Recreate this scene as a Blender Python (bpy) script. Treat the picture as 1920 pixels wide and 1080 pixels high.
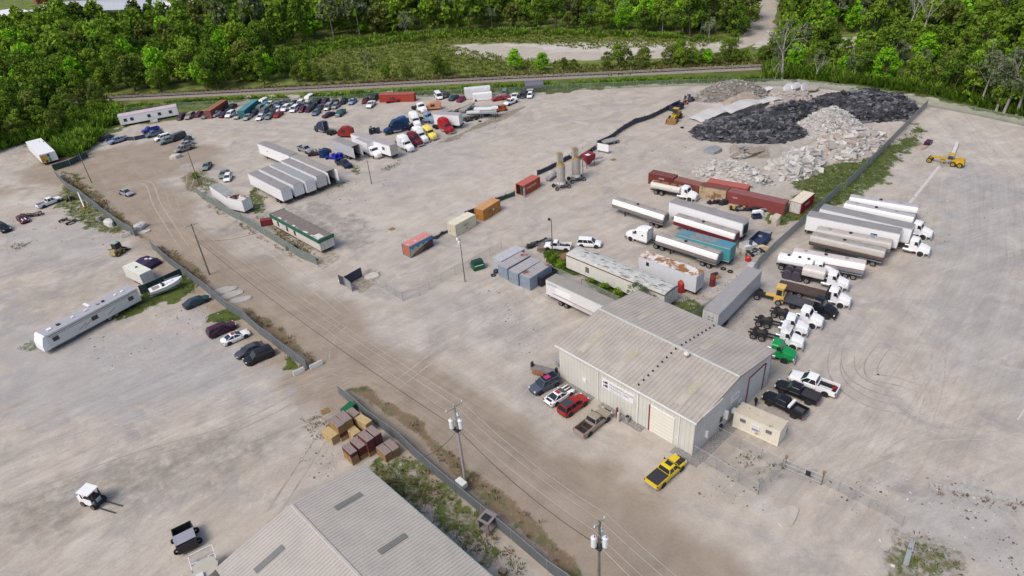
import bpy, math, random
import numpy as np
from mathutils import Vector, Matrix
random.seed(7); R = np.random.RandomState(11)
for o in list(bpy.data.objects): bpy.data.objects.remove(o)
SC = bpy.context.scene; COL = SC.collection
# ---------------------------------------------------------------- camera
FPX, TH, RO, CH = 1250.05, math.radians(32.534), math.radians(-4.589), 64.59
cr, sr, ct, st = math.cos(RO), math.sin(RO), math.cos(TH), math.sin(TH)
_fw = Vector((0, ct, -st)); _up = Vector((0, st, ct)); _rt = Vector((1, 0, 0))
_R = cr*_rt + sr*_up; _U = cr*_up - sr*_rt
cam = bpy.data.objects.new('camera', bpy.data.cameras.new('camera')); COL.objects.link(cam)
cam.data.sensor_width = 36; cam.data.lens = FPX/1920*36; cam.data.clip_start = 1; cam.data.clip_end = 6000
cam.matrix_world = Matrix(((_R.x, _U.x, -_fw.x, 0), (_R.y, _U.y, -_fw.y, 0), (_R.z, _U.z, -_fw.z, CH), (0, 0, 0, 1)))
SC.camera = cam
# ---------------------------------------------------------------- light
SUN_EL, SUN_AZ = math.radians(52), math.radians(-128)      # azimuth of the sun from +Y, clockwise
W = bpy.data.worlds.new('World'); SC.world = W; W.use_nodes = True
nt = W.node_tree; bg = nt.nodes['Background']; sky = nt.nodes.new('ShaderNodeTexSky')
sky.sky_type = 'NISHITA'; sky.sun_disc = False; sky.sun_elevation = SUN_EL; sky.sun_rotation = SUN_AZ
sky.dust_density = 3.5; sky.air_density = 1.0; sky.ozone_density = 1.0
nt.links.new(sky.outputs[0], bg.inputs[0]); bg.inputs[1].default_value = 0.125
sl = bpy.data.lights.new('sun', 'SUN'); sl.energy = 1.6; sl.angle = math.radians(24); sl.color = (1, .935, .84)
so = bpy.data.objects.new('sun', sl); COL.objects.link(so)
sd = Vector((math.sin(SUN_AZ)*math.cos(SUN_EL), math.cos(SUN_AZ)*math.cos(SUN_EL), math.sin(SUN_EL)))
so.rotation_euler = sd.to_track_quat('Z', 'Y').to_euler(); so.location = (0, 0, 150)
SC.view_settings.view_transform = 'Standard'; SC.view_settings.look = 'None'; SC.view_settings.gamma = 1
SC.view_settings.exposure = 0.40
# ---------------------------------------------------------------- helpers
def G(px, py, z=0.0):
    """surveyed photo point -> world point on the level z"""
    a, b = px-960, py-540; a, b = a*cr+b*sr, -a*sr+b*cr
    Y = FPX*ct-b*st; Z = -FPX*st-b*ct; t = (z-CH)/Z
    return Vector((a*t, Y*t, z))
def tag(o, label=None, cat=None, group=None, kind=None):
    if label: o['label'] = label
    if cat: o['category'] = cat
    if group: o['group'] = group
    if kind: o['kind'] = kind
    return o
_M = {}
def mat(name, col, rough=.6, metal=0., var=.12, scale=.6, stain=None, stain_amt=.0, stain_scale=.5, spec=.4, bump=0, objc=True):
    """paint / metal / wood: base colour with soft wear noise and optional stains of another colour"""
    if name in _M: return _M[name]
    m = bpy.data.materials.new(name); m.use_nodes = True; n = m.node_tree; p = n.nodes['Principled BSDF']
    p.inputs['Roughness'].default_value = rough; p.inputs['Metallic'].default_value = metal
    p.inputs['Specular IOR Level'].default_value = spec
    c4 = (*col, 1)
    if var > 0 or stain:
        tc = n.nodes.new('ShaderNodeTexCoord'); src = tc.outputs['Object']
        no = n.nodes.new('ShaderNodeTexNoise'); no.inputs['Scale'].default_value = scale*2; no.inputs['Detail'].default_value = 6
        no.inputs['Roughness'].default_value = .65
        n.links.new(src, no.inputs['Vector'])
        mr = n.nodes.new('ShaderNodeMapRange'); mr.inputs[1].default_value = .25; mr.inputs[2].default_value = .75
        mr.inputs[3].default_value = 1-var*1.4; mr.inputs[4].default_value = 1+var*.5
        n.links.new(no.outputs[0], mr.inputs[0])
        mx = n.nodes.new('ShaderNodeVectorMath'); mx.operation = 'MULTIPLY'; mx.inputs[0].default_value = col
        n.links.new(mr.outputs[0], mx.inputs[1]); out = mx.outputs[0]
        if stain:
            n2 = n.nodes.new('ShaderNodeTexNoise'); n2.inputs['Scale'].default_value = stain_scale; n2.inputs['Detail'].default_value = 8
            n2.inputs['Roughness'].default_value = .7; n.links.new(src, n2.inputs['Vector'])
            m2 = n.nodes.new('ShaderNodeMapRange'); m2.inputs[1].default_value = .62-stain_amt*.3; m2.inputs[2].default_value = .70-stain_amt*.3
            n.links.new(n2.outputs[0], m2.inputs[0])
            mi = n.nodes.new('ShaderNodeMix'); mi.data_type = 'RGBA'; n.links.new(m2.outputs[0], mi.inputs[0])
            n.links.new(out, mi.inputs[6]); mi.inputs[7].default_value = (*stain, 1); out = mi.outputs[2]
        n.links.new(out, p.inputs['Base Color'])
        if bump:
            bp = n.nodes.new('ShaderNodeBump'); bp.inputs['Strength'].default_value = bump; bp.inputs['Distance'].default_value = .05
            n.links.new(no.outputs[0], bp.inputs['Height']); n.links.new(bp.outputs[0], p.inputs['Normal'])
    else: p.inputs['Base Color'].default_value = c4
    _M[name] = m; return m
class MB:
    """collects shapes into ONE mesh"""
    def __init__(s): s.v = []; s.f = []; s.i = []; s.mats = []; s.sm = []
    def mi(s, m):
        if m not in s.mats: s.mats.append(m)
        return s.mats.index(m)
    def add(s, vs, fs, m, T=None, smooth=False):
        b = len(s.v); k = s.mi(m)
        for v in vs: s.v.append(tuple(T @ Vector(v)) if T is not None else tuple(v))
        for f in fs: s.f.append([b+q for q in f]); s.i.append(k); s.sm.append(smooth)
    def box(s, x0, x1, y0, y1, z0, z1, m, T=None, tx=0, ty=0, tx2=None):
        """box; top face inset by tx (front & rear; tx2 = front end) and ty"""
        a = tx; c = tx if tx2 is None else tx2
        v = [(x0, y0, z0), (x1, y0, z0), (x1, y1, z0), (x0, y1, z0), (x0+a, y0+ty, z1), (x1-c, y0+ty, z1), (x1-c, y1-ty, z1), (x0+a, y1-ty, z1)]
        s.add(v, [(3, 2, 1, 0), (4, 5, 6, 7), (0, 1, 5, 4), (1, 2, 6, 5), (2, 3, 7, 6), (3, 0, 4, 7)], m, T); return s
    def cyl(s, p0, p1, r0, r1=None, m=None, n=10, T=None, caps=True, smooth=True):
        r1 = r0 if r1 is None else r1; p0 = Vector(p0); p1 = Vector(p1); d = (p1-p0).normalized()
        u = d.orthogonal().normalized(); w = d.cross(u); vs = []
        for p, r in ((p0, r0), (p1, r1)):
            for k in range(n):
                a = 2*math.pi*k/n; vs.append(p+u*(r*math.cos(a))+w*(r*math.sin(a)))
        s.add(vs, [(k, (k+1) % n, n+(k+1) % n, n+k) for k in range(n)], m, T, smooth)
        if caps: s.add(vs, [tuple(range(n-1, -1, -1)), tuple(range(n, 2*n))], m, T)
        return s
    def loft(s, rings, m, caps=True, T=None, smooth=False, mats=None):
        n = len(rings[0]); vs = [p for r in rings for p in r]
        for i in range(len(rings)-1):
            for k in range(n):
                q = (i*n+k, i*n+(k+1) % n, (i+1)*n+(k+1) % n, (i+1)*n+k)
                s.add([vs[j] for j in q], [(0, 1, 2, 3)], mats[k] if mats else m, T, smooth)
        if caps:
            s.add(rings[0], [tuple(range(n-1, -1, -1))], m, T); s.add(rings[-1], [tuple(range(n))], m, T)
        return s
    def poly(s, pts, z0, z1, m, T=None):
        """vertical prism over a plan polygon"""
        n = len(pts); vs = [(p[0], p[1], z0) for p in pts]+[(p[0], p[1], z1) for p in pts]
        s.add(vs, [tuple(range(n-1, -1, -1)), tuple(range(n, 2*n))]+[(k, (k+1) % n, n+(k+1) % n, n+k) for k in range(n)], m, T); return s
    def side(s, pts, y0, y1, m, T=None):
        """prism across y of an x-z profile"""
        n = len(pts); vs = [(p[0], y0, p[1]) for p in pts]+[(p[0], y1, p[1]) for p in pts]
        s.add(vs, [tuple(range(n)), tuple(range(2*n-1, n-1, -1))]+[(n+k, n+(k+1) % n, (k+1) % n, k) for k in range(n)], m, T); return s
    def ball(s, c, r, m, n=10, h=6, T=None, sc=(1, 1, 1)):
        rings = []
        for i in range(h+1):
            a = -math.pi/2+math.pi*i/h; q = max(.02, math.cos(a))
            rings.append([(c[0]+sc[0]*r*q*math.cos(2*math.pi*k/n), c[1]+sc[1]*r*q*math.sin(2*math.pi*k/n), c[2]+sc[2]*r*math.sin(a)) for k in range(n)])
        s.loft(rings, m, True, T, True); return s
    def mesh(s, name):
        me = bpy.data.meshes.new(name); me.from_pydata(s.v, [], s.f)
        for m in s.mats: me.materials.append(m)
        me.polygons.foreach_set('material_index', s.i); me.polygons.foreach_set('use_smooth', s.sm); me.update()
        return me
    def build(s, name, parent=None, T=None):
        o = bpy.data.objects.new(name, s.mesh(name)); COL.objects.link(o)
        if parent: o.parent = parent
        if T is not None: o.matrix_local = T
        return o
def empty(name, loc=(0, 0, 0), rz=0):
    o = bpy.data.objects.new(name, None); COL.objects.link(o); o.location = loc; o.rotation_euler = (0, 0, rz); o.empty_display_size = .3
    return o
def raw(name, V, F, mats, idx=None, smooth=False, attrs=None):
    """fast mesh from arrays; F is (n,k)"""
    me = bpy.data.meshes.new(name); V = np.asarray(V, np.float32); F = np.asarray(F, np.int32); n, k = F.shape
    me.vertices.add(len(V)); me.vertices.foreach_set('co', V.ravel())
    me.loops.add(n*k); me.loops.foreach_set('vertex_index', F.ravel())
    me.polygons.add(n); me.polygons.foreach_set('loop_start', np.arange(n, dtype=np.int32)*k)
    for m in mats: me.materials.append(m)
    if idx is not None: me.polygons.foreach_set('material_index', np.asarray(idx, np.int32))
    me.polygons.foreach_set('use_smooth', np.full(n, smooth))
    for nm, arr in (attrs or {}).items():
        arr = np.asarray(arr, np.float32)
        if arr.ndim == 1: a = me.attributes.new(nm, 'FLOAT', 'POINT'); a.data.foreach_set('value', arr)
        else: a = me.attributes.new(nm, 'FLOAT_VECTOR', 'POINT'); a.data.foreach_set('vector', arr.ravel())
    me.update(calc_edges=True); return me
def link(name, me, parent=None):
    o = bpy.data.objects.new(name, me); COL.objects.link(o)
    if parent: o.parent = parent
    return o
# value noise on arrays
def vnoise(x, y, seed=0):
    rs = np.random.RandomState(seed); tb = rs.rand(256, 256)
    xi = np.floor(x).astype(int); yi = np.floor(y).astype(int); fx = x-xi; fy = y-yi
    fx = fx*fx*(3-2*fx); fy = fy*fy*(3-2*fy); a = lambda i, j: tb[(xi+i) & 255, (yi+j) & 255]
    return (a(0, 0)*(1-fx)+a(1, 0)*fx)*(1-fy)+(a(0, 1)*(1-fx)+a(1, 1)*fx)*fy
def fbm(x, y, seed=0, o=4):
    s = 0; w = .5
    for k in range(o): s = s+w*vnoise(x*2**k+17.3*k, y*2**k+9.1*k, seed+k); w *= .5
    return s/(1-.5**o)
def poly_sd(X, Y, P):
    """signed distance (inside > 0) to a polygon"""
    P = np.array([(p[0], p[1]) for p in P]); n = len(P); D = np.full(X.shape, 1e9); ins = np.zeros(X.shape, bool)
    for i in range(n):
        ax, ay = P[i]; bx, by = P[(i+1) % n]; dx, dy = bx-ax, by-ay
        t = np.clip(((X-ax)*dx+(Y-ay)*dy)/(dx*dx+dy*dy+1e-9), 0, 1)
        D = np.minimum(D, (X-ax-t*dx)**2+(Y-ay-t*dy)**2)
        c = (ay > Y) != (by > Y)
        ins ^= c & (X < (bx-ax)*(Y-ay)/(by-ay+1e-12)+ax)
    D = np.sqrt(D); return np.where(ins, D, -D)
def line_st(X, Y, P):
    """nearest point on a polyline: distance along, signed offset"""
    P = np.array([(p[0], p[1]) for p in P]); best = np.full(X.shape, 1e18); S = np.zeros(X.shape); T = np.zeros(X.shape); acc = 0
    for i in range(len(P)-1):
        ax, ay = P[i]; dx, dy = P[i+1]-P[i]; L = math.hypot(dx, dy)
        t = np.clip(((X-ax)*dx+(Y-ay)*dy)/(L*L), 0 if i else -1e9, 1 if i < len(P)-2 else 1e9)
        d = (X-ax-t*dx)**2+(Y-ay-t*dy)**2; k = d < best
        best = np.where(k, d, best); S = np.where(k, acc+t*L, S)
        T = np.where(k, np.sign((X-ax)*dy-(Y-ay)*dx)*np.sqrt(d), T); acc += L
    return S, T
def GP(*pts): return [G(*p) for p in pts]
# ================================================================ GROUND
def sstep(x, a, b): t = np.clip((x-a)/(b-a), 0, 1); return t*t*(3-2*t)
GRASS = [ # (polygon in photo points, strength, edge softness)
 ([(0,262),(45,262),(95,285),(150,300),(185,262),(230,240),(330,225),(440,185),(600,178),(760,172),(1000,178),(1200,158),(1330,152),(1500,150),(1600,165),(1740,184),(1920,228),(1920,-40),(0,-40)],1,4),
 ([(545,90),(560,148),(700,150),(830,150),(1000,148),(1200,140),(1500,120),(1440,60),(1380,78),(1300,70),(1200,62),(1000,56),(800,60),(640,70)],1,4),
 ([(1528,310),(1620,290),(1680,265),(1720,235),(1740,245),(1700,290),(1660,330),(1600,380),(1560,395),(1500,370),(1480,345)],.8,3),
 ([(1440,392),(1500,360),(1560,350),(1590,330),(1560,370),(1510,410),(1470,430),(1440,420)],.8,1.5),
 ([(1040,455),(1062,470),(1090,520),(1200,550),(1190,570),(1140,560),(1050,500),(1015,475)],.9,.8),
 ([(1230,570),(1300,560),(1330,580),(1300,600),(1240,590)],.75,1),
 ([(270,548),(345,515),(380,540),(340,560),(280,580),(215,605),(200,595)],1,1),
 ([(385,605),(400,590),(430,578),(455,590),(450,600),(420,604)],1,.5),
 ([(530,672),(545,668),(575,690),(560,700),(540,690)],1,.5),
 ([(660,905),(700,870),(760,850),(800,870),(840,920),(900,970),(960,1030),(1000,1080),(960,1080),(900,1060),(850,1020),(800,970),(730,925)],.68,1.2),
 ([(450,382),(478,352),(500,372),(495,395),(470,400)],.75,.8),
 ([(545,420),(490,410),(470,400),(555,470),(600,490),(590,470)],.4,1),
 ([(355,330),(380,320),(410,345),(385,362),(365,350)],.6,1),
 ([(150,345),(240,420),(235,440),(180,435),(120,400),(110,370),(140,330),(100,325),(105,318),(150,330)],.7,1.5),
 ([(10,470),(30,455),(60,455),(50,462),(30,470)],.2,1),
 ([(28,655),(60,638),(90,640),(70,655)],.6,.6),
 ([(655,315),(670,310),(680,325),(665,330)],.6,.7),([(625,345),(650,340),(640,355),(630,355)],.6,.7),
 ([(715,318),(760,295),(745,310),(722,322)],.5,.8),
 ([(1370,860),(1400,840),(1440,860),(1470,880),(1440,895),(1400,885)],.35,1),
 ([(1680,1010),(1760,1030),(1800,1060),(1760,1080),(1680,1080)],.6,1),
 ([(1280,700),(1290,700),(1290,705),(1280,705)],0,1),
 ([(1410,470),(1440,445),(1450,455),(1425,480)],.5,1),
 ([(1750,905),(1925,940),(1925,960),(1745,920)],.35,1),([(1780,1000),(1880,1010),(1850,1060),(1790,1050)],.3,1.5),
 ([(1380,850),(1480,865),(1430,900)],.4,1),
]
DRY = [
 ([(1670,990),(1780,1010),(1850,1060),(1830,1090),(1670,1090)],.6,1.5), ([(1740,905),(1925,945),(1925,970),(1740,925)],.35,1),
 ([(665,905),(700,880),(760,860),(800,880),(850,940),(930,1000),(990,1080),(900,1070),(800,975),(735,925)],.5,1.5),
 ([(655,730),(690,722),(760,770),(830,830),(880,880),(950,930),(1020,990),(1090,1060),(1110,1090),(1080,1090),(1000,1020),(900,940),(840,880),(760,800),(690,755)],1,.7),
 ([(620,760),(670,770),(640,800),(600,830),(580,810),(560,780)],.5,1.5),
 ([(455,575),(500,600),(560,640),(600,680),(585,690),(540,650),(470,600)],1,.7),
 ([(285,460),(330,470),(400,530),(380,540),(330,495),(300,470)],1,.7),
 ([(115,325),(170,350),(220,395),(285,455),(250,440),(180,385),(130,345)],1,1),
 ([(370,355),(400,385),(460,425),(560,485),(600,500),(560,490),(470,440),(390,390)],.7,.6),
 ([(490,405),(540,440),(600,490),(560,480),(500,430)],.9,.8),
 ([(590,480),(625,465),(640,480),(610,510),(590,500)],.6,.8),
 ([(655,530),(690,505),(720,512),(690,545),(670,550)],.7,.8),
 ([(340,335),(360,320),(385,335),(370,362),(352,360)],1,.8),
 ([(230,222),(330,205),(345,225),(260,240)],.6,1.5),
 ([(820,268),(880,240),(960,205),(985,200),(970,215),(900,240),(840,268)],.8,1),
 ([(1090,185),(1140,178),(1155,186),(1110,190)],.4,1.5),
 ([(1420,420),(1360,350),(1500,345),(1530,370),(1480,395)],.35,2),
 ([(60,275),(110,300),(90,315),(30,310),(0,300),(0,285)],.5,2),
 ([(130,190),(560,162),(1000,138),(1460,112),(1460,122),(1000,150),(560,172),(130,200)],.9,1.5),
 ([(660,700),(700,690),(715,712),(690,725)],.3,1),
]
PALE = [([(1290,230),(1330,180),(1560,165),(1740,185),(1700,230),(1500,260),(1350,260)],.5,6),
 ([(1740,190),(1920,235),(1920,330),(1700,270)],.4,8),
 ([(500,395),(560,375),(660,430),(620,455)],.5,1.5),([(590,375),(700,400),(700,440),(640,440)],.4,2),
 ([(1390,960),(1440,930),(1500,950),(1490,985),(1440,990)],.6,1),([(1180,850),(1290,870),(1250,930),(1180,900)],.3,3),
 ([(850,600),(1030,560),(1040,640),(900,650)],.5,6),([(640,440),(900,300),(1100,240),(1200,230),(900,400),(700,480)],.35,8),
 ([(100,345),(0,330),(0,390),(90,380),(110,360)],.6,3),
 ([(860,85),(1100,80),(1400,78),(1440,10),(1425,10),(1420,60),(1380,90),(1200,100),(1010,115),(930,98)],1.3,2.5),
 ([(840,88),(960,82),(980,98),(900,110)],1.2,2.5),([(1580,70),(1680,70),(1690,95),(1590,95)],1.3,2),([(1440,-10),(1400,-10),(1420,90),(1450,90)],1,2),
 ]
COOL = [([(0,560),(120,640),(350,600),(500,700),(540,720),(400,760),(200,780),(0,800)],1,5),([(0,440),(120,400),(240,450),(200,500),(0,520)],.7,4),([(1780,300),(1930,330),(1930,760),(1800,720),(1720,600),(1730,450)],.9,8),([(1750,900),(1930,930),(1930,1090),(1700,1090),(1690,990)],.8,4),([(1440,930),(1500,900),(1520,960),(1430,990)],.6,2),([(730,540),(900,540),(1000,600),(960,640),(800,600)],.6,4),([(500,380),(620,370),(700,430),(640,470)],.5,3),([(1430,480),(1640,520),(1620,620),(1500,700),(1440,620)],.4,4),([(760,250),(900,240),(900,330),(700,360)],.5,6)]
DARK = [([(520,388),(600,378),(690,425),(690,455),(640,470),(600,440)],.7,1.2),([(0,960),(120,900),(300,830),(440,790),(560,830),(420,900),(200,960),(0,1040)],.65,6),([(0,560),(100,520),(260,500),(230,540),(100,600),(0,620)],.35,4),([(1440,600),(1530,640),(1500,700),(1400,640)],.3,3),([(840,560),(960,560),(1030,620),(960,640),(880,600)],.3,3),([(60,480),(200,490),(160,520),(30,510)],.4,2),([(1270,380),(1400,410),(1500,420),(1420,500),(1330,540),(1200,500)],.35,3),([(1460,560),(1380,610),(1420,700),(1500,690)],.3,2),
 ([(380,430),(480,390),(560,400),(545,420),(450,440)],.5,2),([(520,380),(600,372),(640,360),(650,340),(560,380)],.35,2),
 ([(640,760),(560,860),(640,900),(690,800)],.3,4),([(380,850),(520,800),(640,850),(450,920)],.25,8),
 ([(1040,660),(1040,720),(1080,725),(1300,860),(1330,880),(1160,790)],.35,1),
 ([(1380,760),(1330,830),(1300,870),(1400,920),(1480,870),(1490,830)],.35,1.5),
 ([(1440,690),(1500,790),(1400,760)],.35,1.5),
 ([(1050,480),(1060,520),(1300,600),(1340,560),(1240,520)],.5,1),
 ([(1340,280),(1660,180),(1740,200),(1500,280)],.3,2),
 ([(120,440),(210,430),(240,460),(130,470)],.25,3),
]
road_c = GP((120,330),(230,330),(330,430),(480,560),(620,650),(760,740),(900,830),(1050,930),(1250,1075),(1400,1180))
FLOWS = [ # polyline, half width, s scale, t scale
 GP((170,300),(280,390),(400,490),(560,600),(720,710),(900,830),(1080,950),(1300,1110)),
 GP((-60,560),(120,500),(280,440),(330,450),(420,520)),
 GP((-100,960),(150,870),(400,780),(560,720),(680,690),(760,720),(880,800)),
 GP((-60,1130),(120,1000),(300,900),(480,800),(640,720)),
 GP((180,1120),(330,960),(440,860),(560,770),(700,720)),
 GP((1900,780),(1780,830),(1600,900),(1480,1000),(1440,1100)),
 GP((560,590),(700,520),(900,410),(1100,300),(1260,230),(1320,200)),
 GP((1760,210),(1850,330),(1850,480),(1760,680),(1660,850),(1500,980),(1300,1090)),
 GP((1560,700),(1640,600),(1760,520),(1900,470)),
 GP((350,230),(600,250),(800,270),(1000,220),(1250,170)),
 GP((620,640),(800,520),(1000,440),(1200,330),(1320,270)),
]
def build_ground():
    Vs = []; Fs = []; off = 0
    def block(xs, ys):
        nonlocal off
        X, Y = np.meshgrid(xs, ys); n, m = X.shape
        Vs.append(np.stack([X.ravel(), Y.ravel(), np.zeros(X.size)], 1))
        i = np.arange(n-1)[:, None]*m+np.arange(m-1)[None]; i = i.ravel()+off
        Fs.append(np.stack([i, i+1, i+m+1, i+m], 1)); off += X.size
    block(np.arange(-110, 110.1, .44), np.arange(30, 120.01, .4))
    block(np.arange(-220, 220.1, .88), np.arange(120, 260.01, .7))
    block(np.arange(-700, 500.1, 4), np.arange(260, 800.1, 3.6))
    for a in (np.array([-4000, -700.]), np.array([500, 4000.])): block(a, np.array([260., 800.]))
    block(np.array([-4000, 4000.]), np.array([800, 6000.])); block(np.array([-4000, 4000.]), np.array([-1500, 30.]))
    for a in (np.array([-4000, -110.]), np.array([110, 4000.])): block(a, np.array([30., 120.]))
    for a in (np.array([-4000, -220.]), np.array([220, 4000.])): block(a, np.array([120., 260.]))
    V = np.concatenate(Vs); F = np.concatenate(Fs); X, Y = V[:, 0], V[:, 1]
    w1 = (fbm(X*.35, Y*.35, 3)-.5); w2 = (fbm(X*.09, Y*.09, 8)-.5)
    def lay(L, nz=5):
        M = np.zeros(len(X))
        for P, s, e in L:
            P = GP(*P); xs = [p.x for p in P]; ys = [p.y for p in P]; e2 = e*2.2
            k = (X > min(xs)-9) & (X < max(xs)+9) & (Y > min(ys)-9) & (Y < max(ys)+9)
            if not k.any(): continue
            d = poly_sd(X[k], Y[k], P)+w1[k]*nz*min(e, 2)
            M[k] = np.maximum(M[k], s*sstep(d, -e*.5, e*.5))
        return M
    gr = lay(GRASS); dry = lay(DRY, 3); pale = lay(PALE, 4); cool = lay(COOL, 6); dark = lay(DARK, 5)
    # everything beyond the railway and outside the survey is green
    far = sstep(Y-(228+np.abs(X)*.16), 0, 15); far = np.where(pale > .3, 0, far); gr = np.maximum(gr, far)*(1-np.clip(pale*1.2, 0, 1)*(Y > 235))
    s, t = line_st(X, Y, road_c); wd = 11+3*sstep(-s, -60, 40)
    road = sstep(wd+w2*9-np.abs(t-1), 0, 5)*(Y < 170)
    cd = G(215, 315); d = np.hypot((X-cd.x)*.8, Y-cd.y); road = np.maximum(road, sstep(24+w2*14-d, 0, 6))
    at = {'cool': cool, 'grass': gr, 'dry': dry, 'pale': pale, 'dark': dark, 'road': road}
    for i, grp in enumerate(((0, 6, 8), (1, 4, 5), (2, 7), (3, 9))):      # lanes far apart share one slot
        res = []
        for q in grp:
            s, t = line_st(X, Y, FLOWS[q]); res.append((s+q*400, t, np.exp(-(t/(11 if q == 0 else 24 if q in (6, 8) else 20))**2)))
        Wt = np.stack([r[2] for r in res]); k = Wt.argmax(0); ar = np.arange(len(X)); so_ = np.sort(Wt, 0)
        at['flow%d' % i] = np.stack([np.stack([r[0] for r in res])[k, ar], np.stack([r[1] for r in res])[k, ar], np.clip(so_[-1]-so_[-2]*1.2, 0, 1)], 1)
    m = bpy.data.materials.new('gravel_ground'); m.use_nodes = True; n = m.node_tree; L = n.links; N = n.nodes
    p = N['Principled BSDF']; p.inputs['Roughness'].default_value = .95; p.inputs['Specular IOR Level'].default_value = .15
    pos = N.new('ShaderNodeNewGeometry').outputs['Position']
    def att(nm, vec=False):
        a = N.new('ShaderNodeAttribute'); a.attribute_name = nm; return a.outputs['Vector' if vec else 'Fac']
    def noise(v, sc, det=5, rg=.6, dist=0):
        q = N.new('ShaderNodeTexNoise'); q.inputs['Scale'].default_value = sc; q.inputs['Detail'].default_value = det
        q.inputs['Roughness'].default_value = rg; q.inputs['Distortion'].default_value = dist; L.new(v, q.inputs['Vector']); return q.outputs[0]
    def ma(op, a, b=None, c=None):
        q = N.new('ShaderNodeMath'); q.operation = op
        for i, v in enumerate((a, b, c)):
            if v is None: continue
            if isinstance(v, (int, float)): q.inputs[i].default_value = v
            else: L.new(v, q.inputs[i])
        return q.outputs[0]
    def mr(v, a, b, c=0., d=1.):
        q = N.new('ShaderNodeMapRange'); L.new(v, q.inputs[0])
        for i, k in enumerate((a, b, c, d)): q.inputs[i+1].default_value = k
        return q.outputs[0]
    def mix(f, a, b):
        q = N.new('ShaderNodeMix'); q.data_type = 'RGBA'
        if isinstance(f, float): q.inputs[0].default_value = f
        else: L.new(f, q.inputs[0])
        for i, v in ((6, a), (7, b)):
            if isinstance(v, tuple): q.inputs[i].default_value = (*v, 1)
            else: L.new(v, q.inputs[i])
        return q.outputs[2]
    big = noise(pos, .035, 5, .6, .6); med = noise(pos, .22, 6, .65, .4); fine = noise(pos, 2.6, 5, .7); gri = noise(pos, 9, 3, .7)
    base = mix(mr(big, .35, .65), (.40, .348, .292), (.365, .332, .30))
    base = mix(mr(med, .42, .75), base, (.475, .432, .385)); base = mix(mr(noise(pos, .11, 7, .7, .8), .50, .68), base, (.29, .27, .255))
    roadc = mix(mr(med, .3, .7), (.243, .196, .15), (.322, .268, .212))
    c = mix(ma('MULTIPLY', att('road'), .95), base, roadc)
    c = mix(ma('MULTIPLY', att('cool'), .6), c, mix(mr(med, .4, .65), (.30, .30, .305), (.345, .34, .345)))
    pm = ma('MULTIPLY', att('pale'), mr(med, .3, .6)); c = mix(ma('MINIMUM', pm, 1.), c, (.50, .46, .42))
    dm = ma('MULTIPLY', att('dark'), mr(noise(pos, .5, 6, .7, .5), .35, .6)); c = mix(ma('MINIMUM', dm, 1.), c, (.19, .175, .155))
    # wheel tracks: noise drawn out along each driving line
    tot = None
    for i in range(4):
        sp = N.new('ShaderNodeSeparateXYZ'); L.new(att('flow%d' % i, True), sp.inputs[0])
        def strk(a, b, det):
            cb = N.new('ShaderNodeCombineXYZ'); L.new(ma('MULTIPLY', sp.outputs[0], a), cb.inputs[0]); L.new(ma('MULTIPLY', sp.outputs[1], b), cb.inputs[1])
            cb.inputs[2].default_value = i*7.7; return noise(cb.outputs[0], 1, det, .7, .25)
        v = ma('ADD', ma('SUBTRACT', strk(.045, .34, 7), .5), ma('MULTIPLY', ma('SUBTRACT', strk(.07, 1.5, 4), .5), .6)); rut = strk(.022, 1.9, 2); v = ma('SUBTRACT', v, ma('MULTIPLY', mr(rut, .60, .70), .13)); v = ma('ADD', v, ma('MULTIPLY', mr(rut, .40, .30), .08))
        v = ma('MULTIPLY', v, sp.outputs[2]); tot = v if tot is None else ma('ADD', tot, v)
    keep = ma('SUBTRACT', 1, ma('MINIMUM', ma('ADD', att('grass'), att('dry')), 1.))
    st_ = ma('MULTIPLY', tot, keep)
    fac = ma('ADD', 1, ma('ADD', ma('MULTIPLY', st_, .52), ma('ADD', ma('MULTIPLY', ma('SUBTRACT', fine, .5), .34), ma('MULTIPLY', ma('SUBTRACT', gri, .5), .45))))
    # small dark spots: oil, debris crumbs, tufts
    spot = noise(pos, .9, 2, .5); sp2 = mr(ma('MULTIPLY', spot, mr(big, .45, .62, .86, 1.)), .73, .76); c = mix(ma('MULTIPLY', sp2, .55), c, (.11, .09, .065))
    # plants
    gn = noise(pos, .8, 6, .75, .3); gcol = mix(mr(gn, .35, .65), (.04, .06, .016), (.085, .115, .03)); spy = N.new('ShaderNodeSeparateXYZ'); L.new(pos, spy.inputs[0]); gcol = mix(ma('MULTIPLY', mr(med, .35, .62), mr(spy.outputs[1], 215, 245, .18, 1.)), gcol, (.18, .215, .055))
    gm = mr(ma('ADD', att('grass'), ma('MULTIPLY', ma('SUBTRACT', gn, .5), 1.8)), .42, .75); c = mix(gm, c, gcol)
    dn = noise(pos, 1.3, 6, .75, .4); dcol = mix(mr(dn, .35, .65), (.10, .065, .035), (.21, .15, .09)); dcol = mix(mr(noise(pos, .45, 3), .5, .6), dcol, (.09, .10, .035))
    dmk = mr(ma('ADD', att('dry'), ma('MULTIPLY', ma('SUBTRACT', dn, .5), 2.4)), .45, .95); c = mix(ma('MULTIPLY', dmk, .85), c, dcol)
    sc = N.new('ShaderNodeVectorMath'); sc.operation = 'SCALE'; L.new(c, sc.inputs[0]); L.new(fac, sc.inputs[3]); L.new(sc.outputs[0], p.inputs['Base Color'])
    bp = N.new('ShaderNodeBump'); bp.inputs['Strength'].default_value = .5; bp.inputs['Distance'].default_value = .18
    L.new(ma('ADD', ma('ADD', ma('MULTIPLY', fine, .5), ma('MULTIPLY', gri, .2)), ma('MULTIPLY', st_, 1.2)), bp.inputs['Height']); L.new(bp.outputs[0], p.inputs['Normal'])
    o = link('ground', raw('ground', V, F, [m], attrs=at)); tag(o, kind='structure')
    return gr, dry, X, Y
_gr, _dry, _gx, _gy = build_ground()

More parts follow.
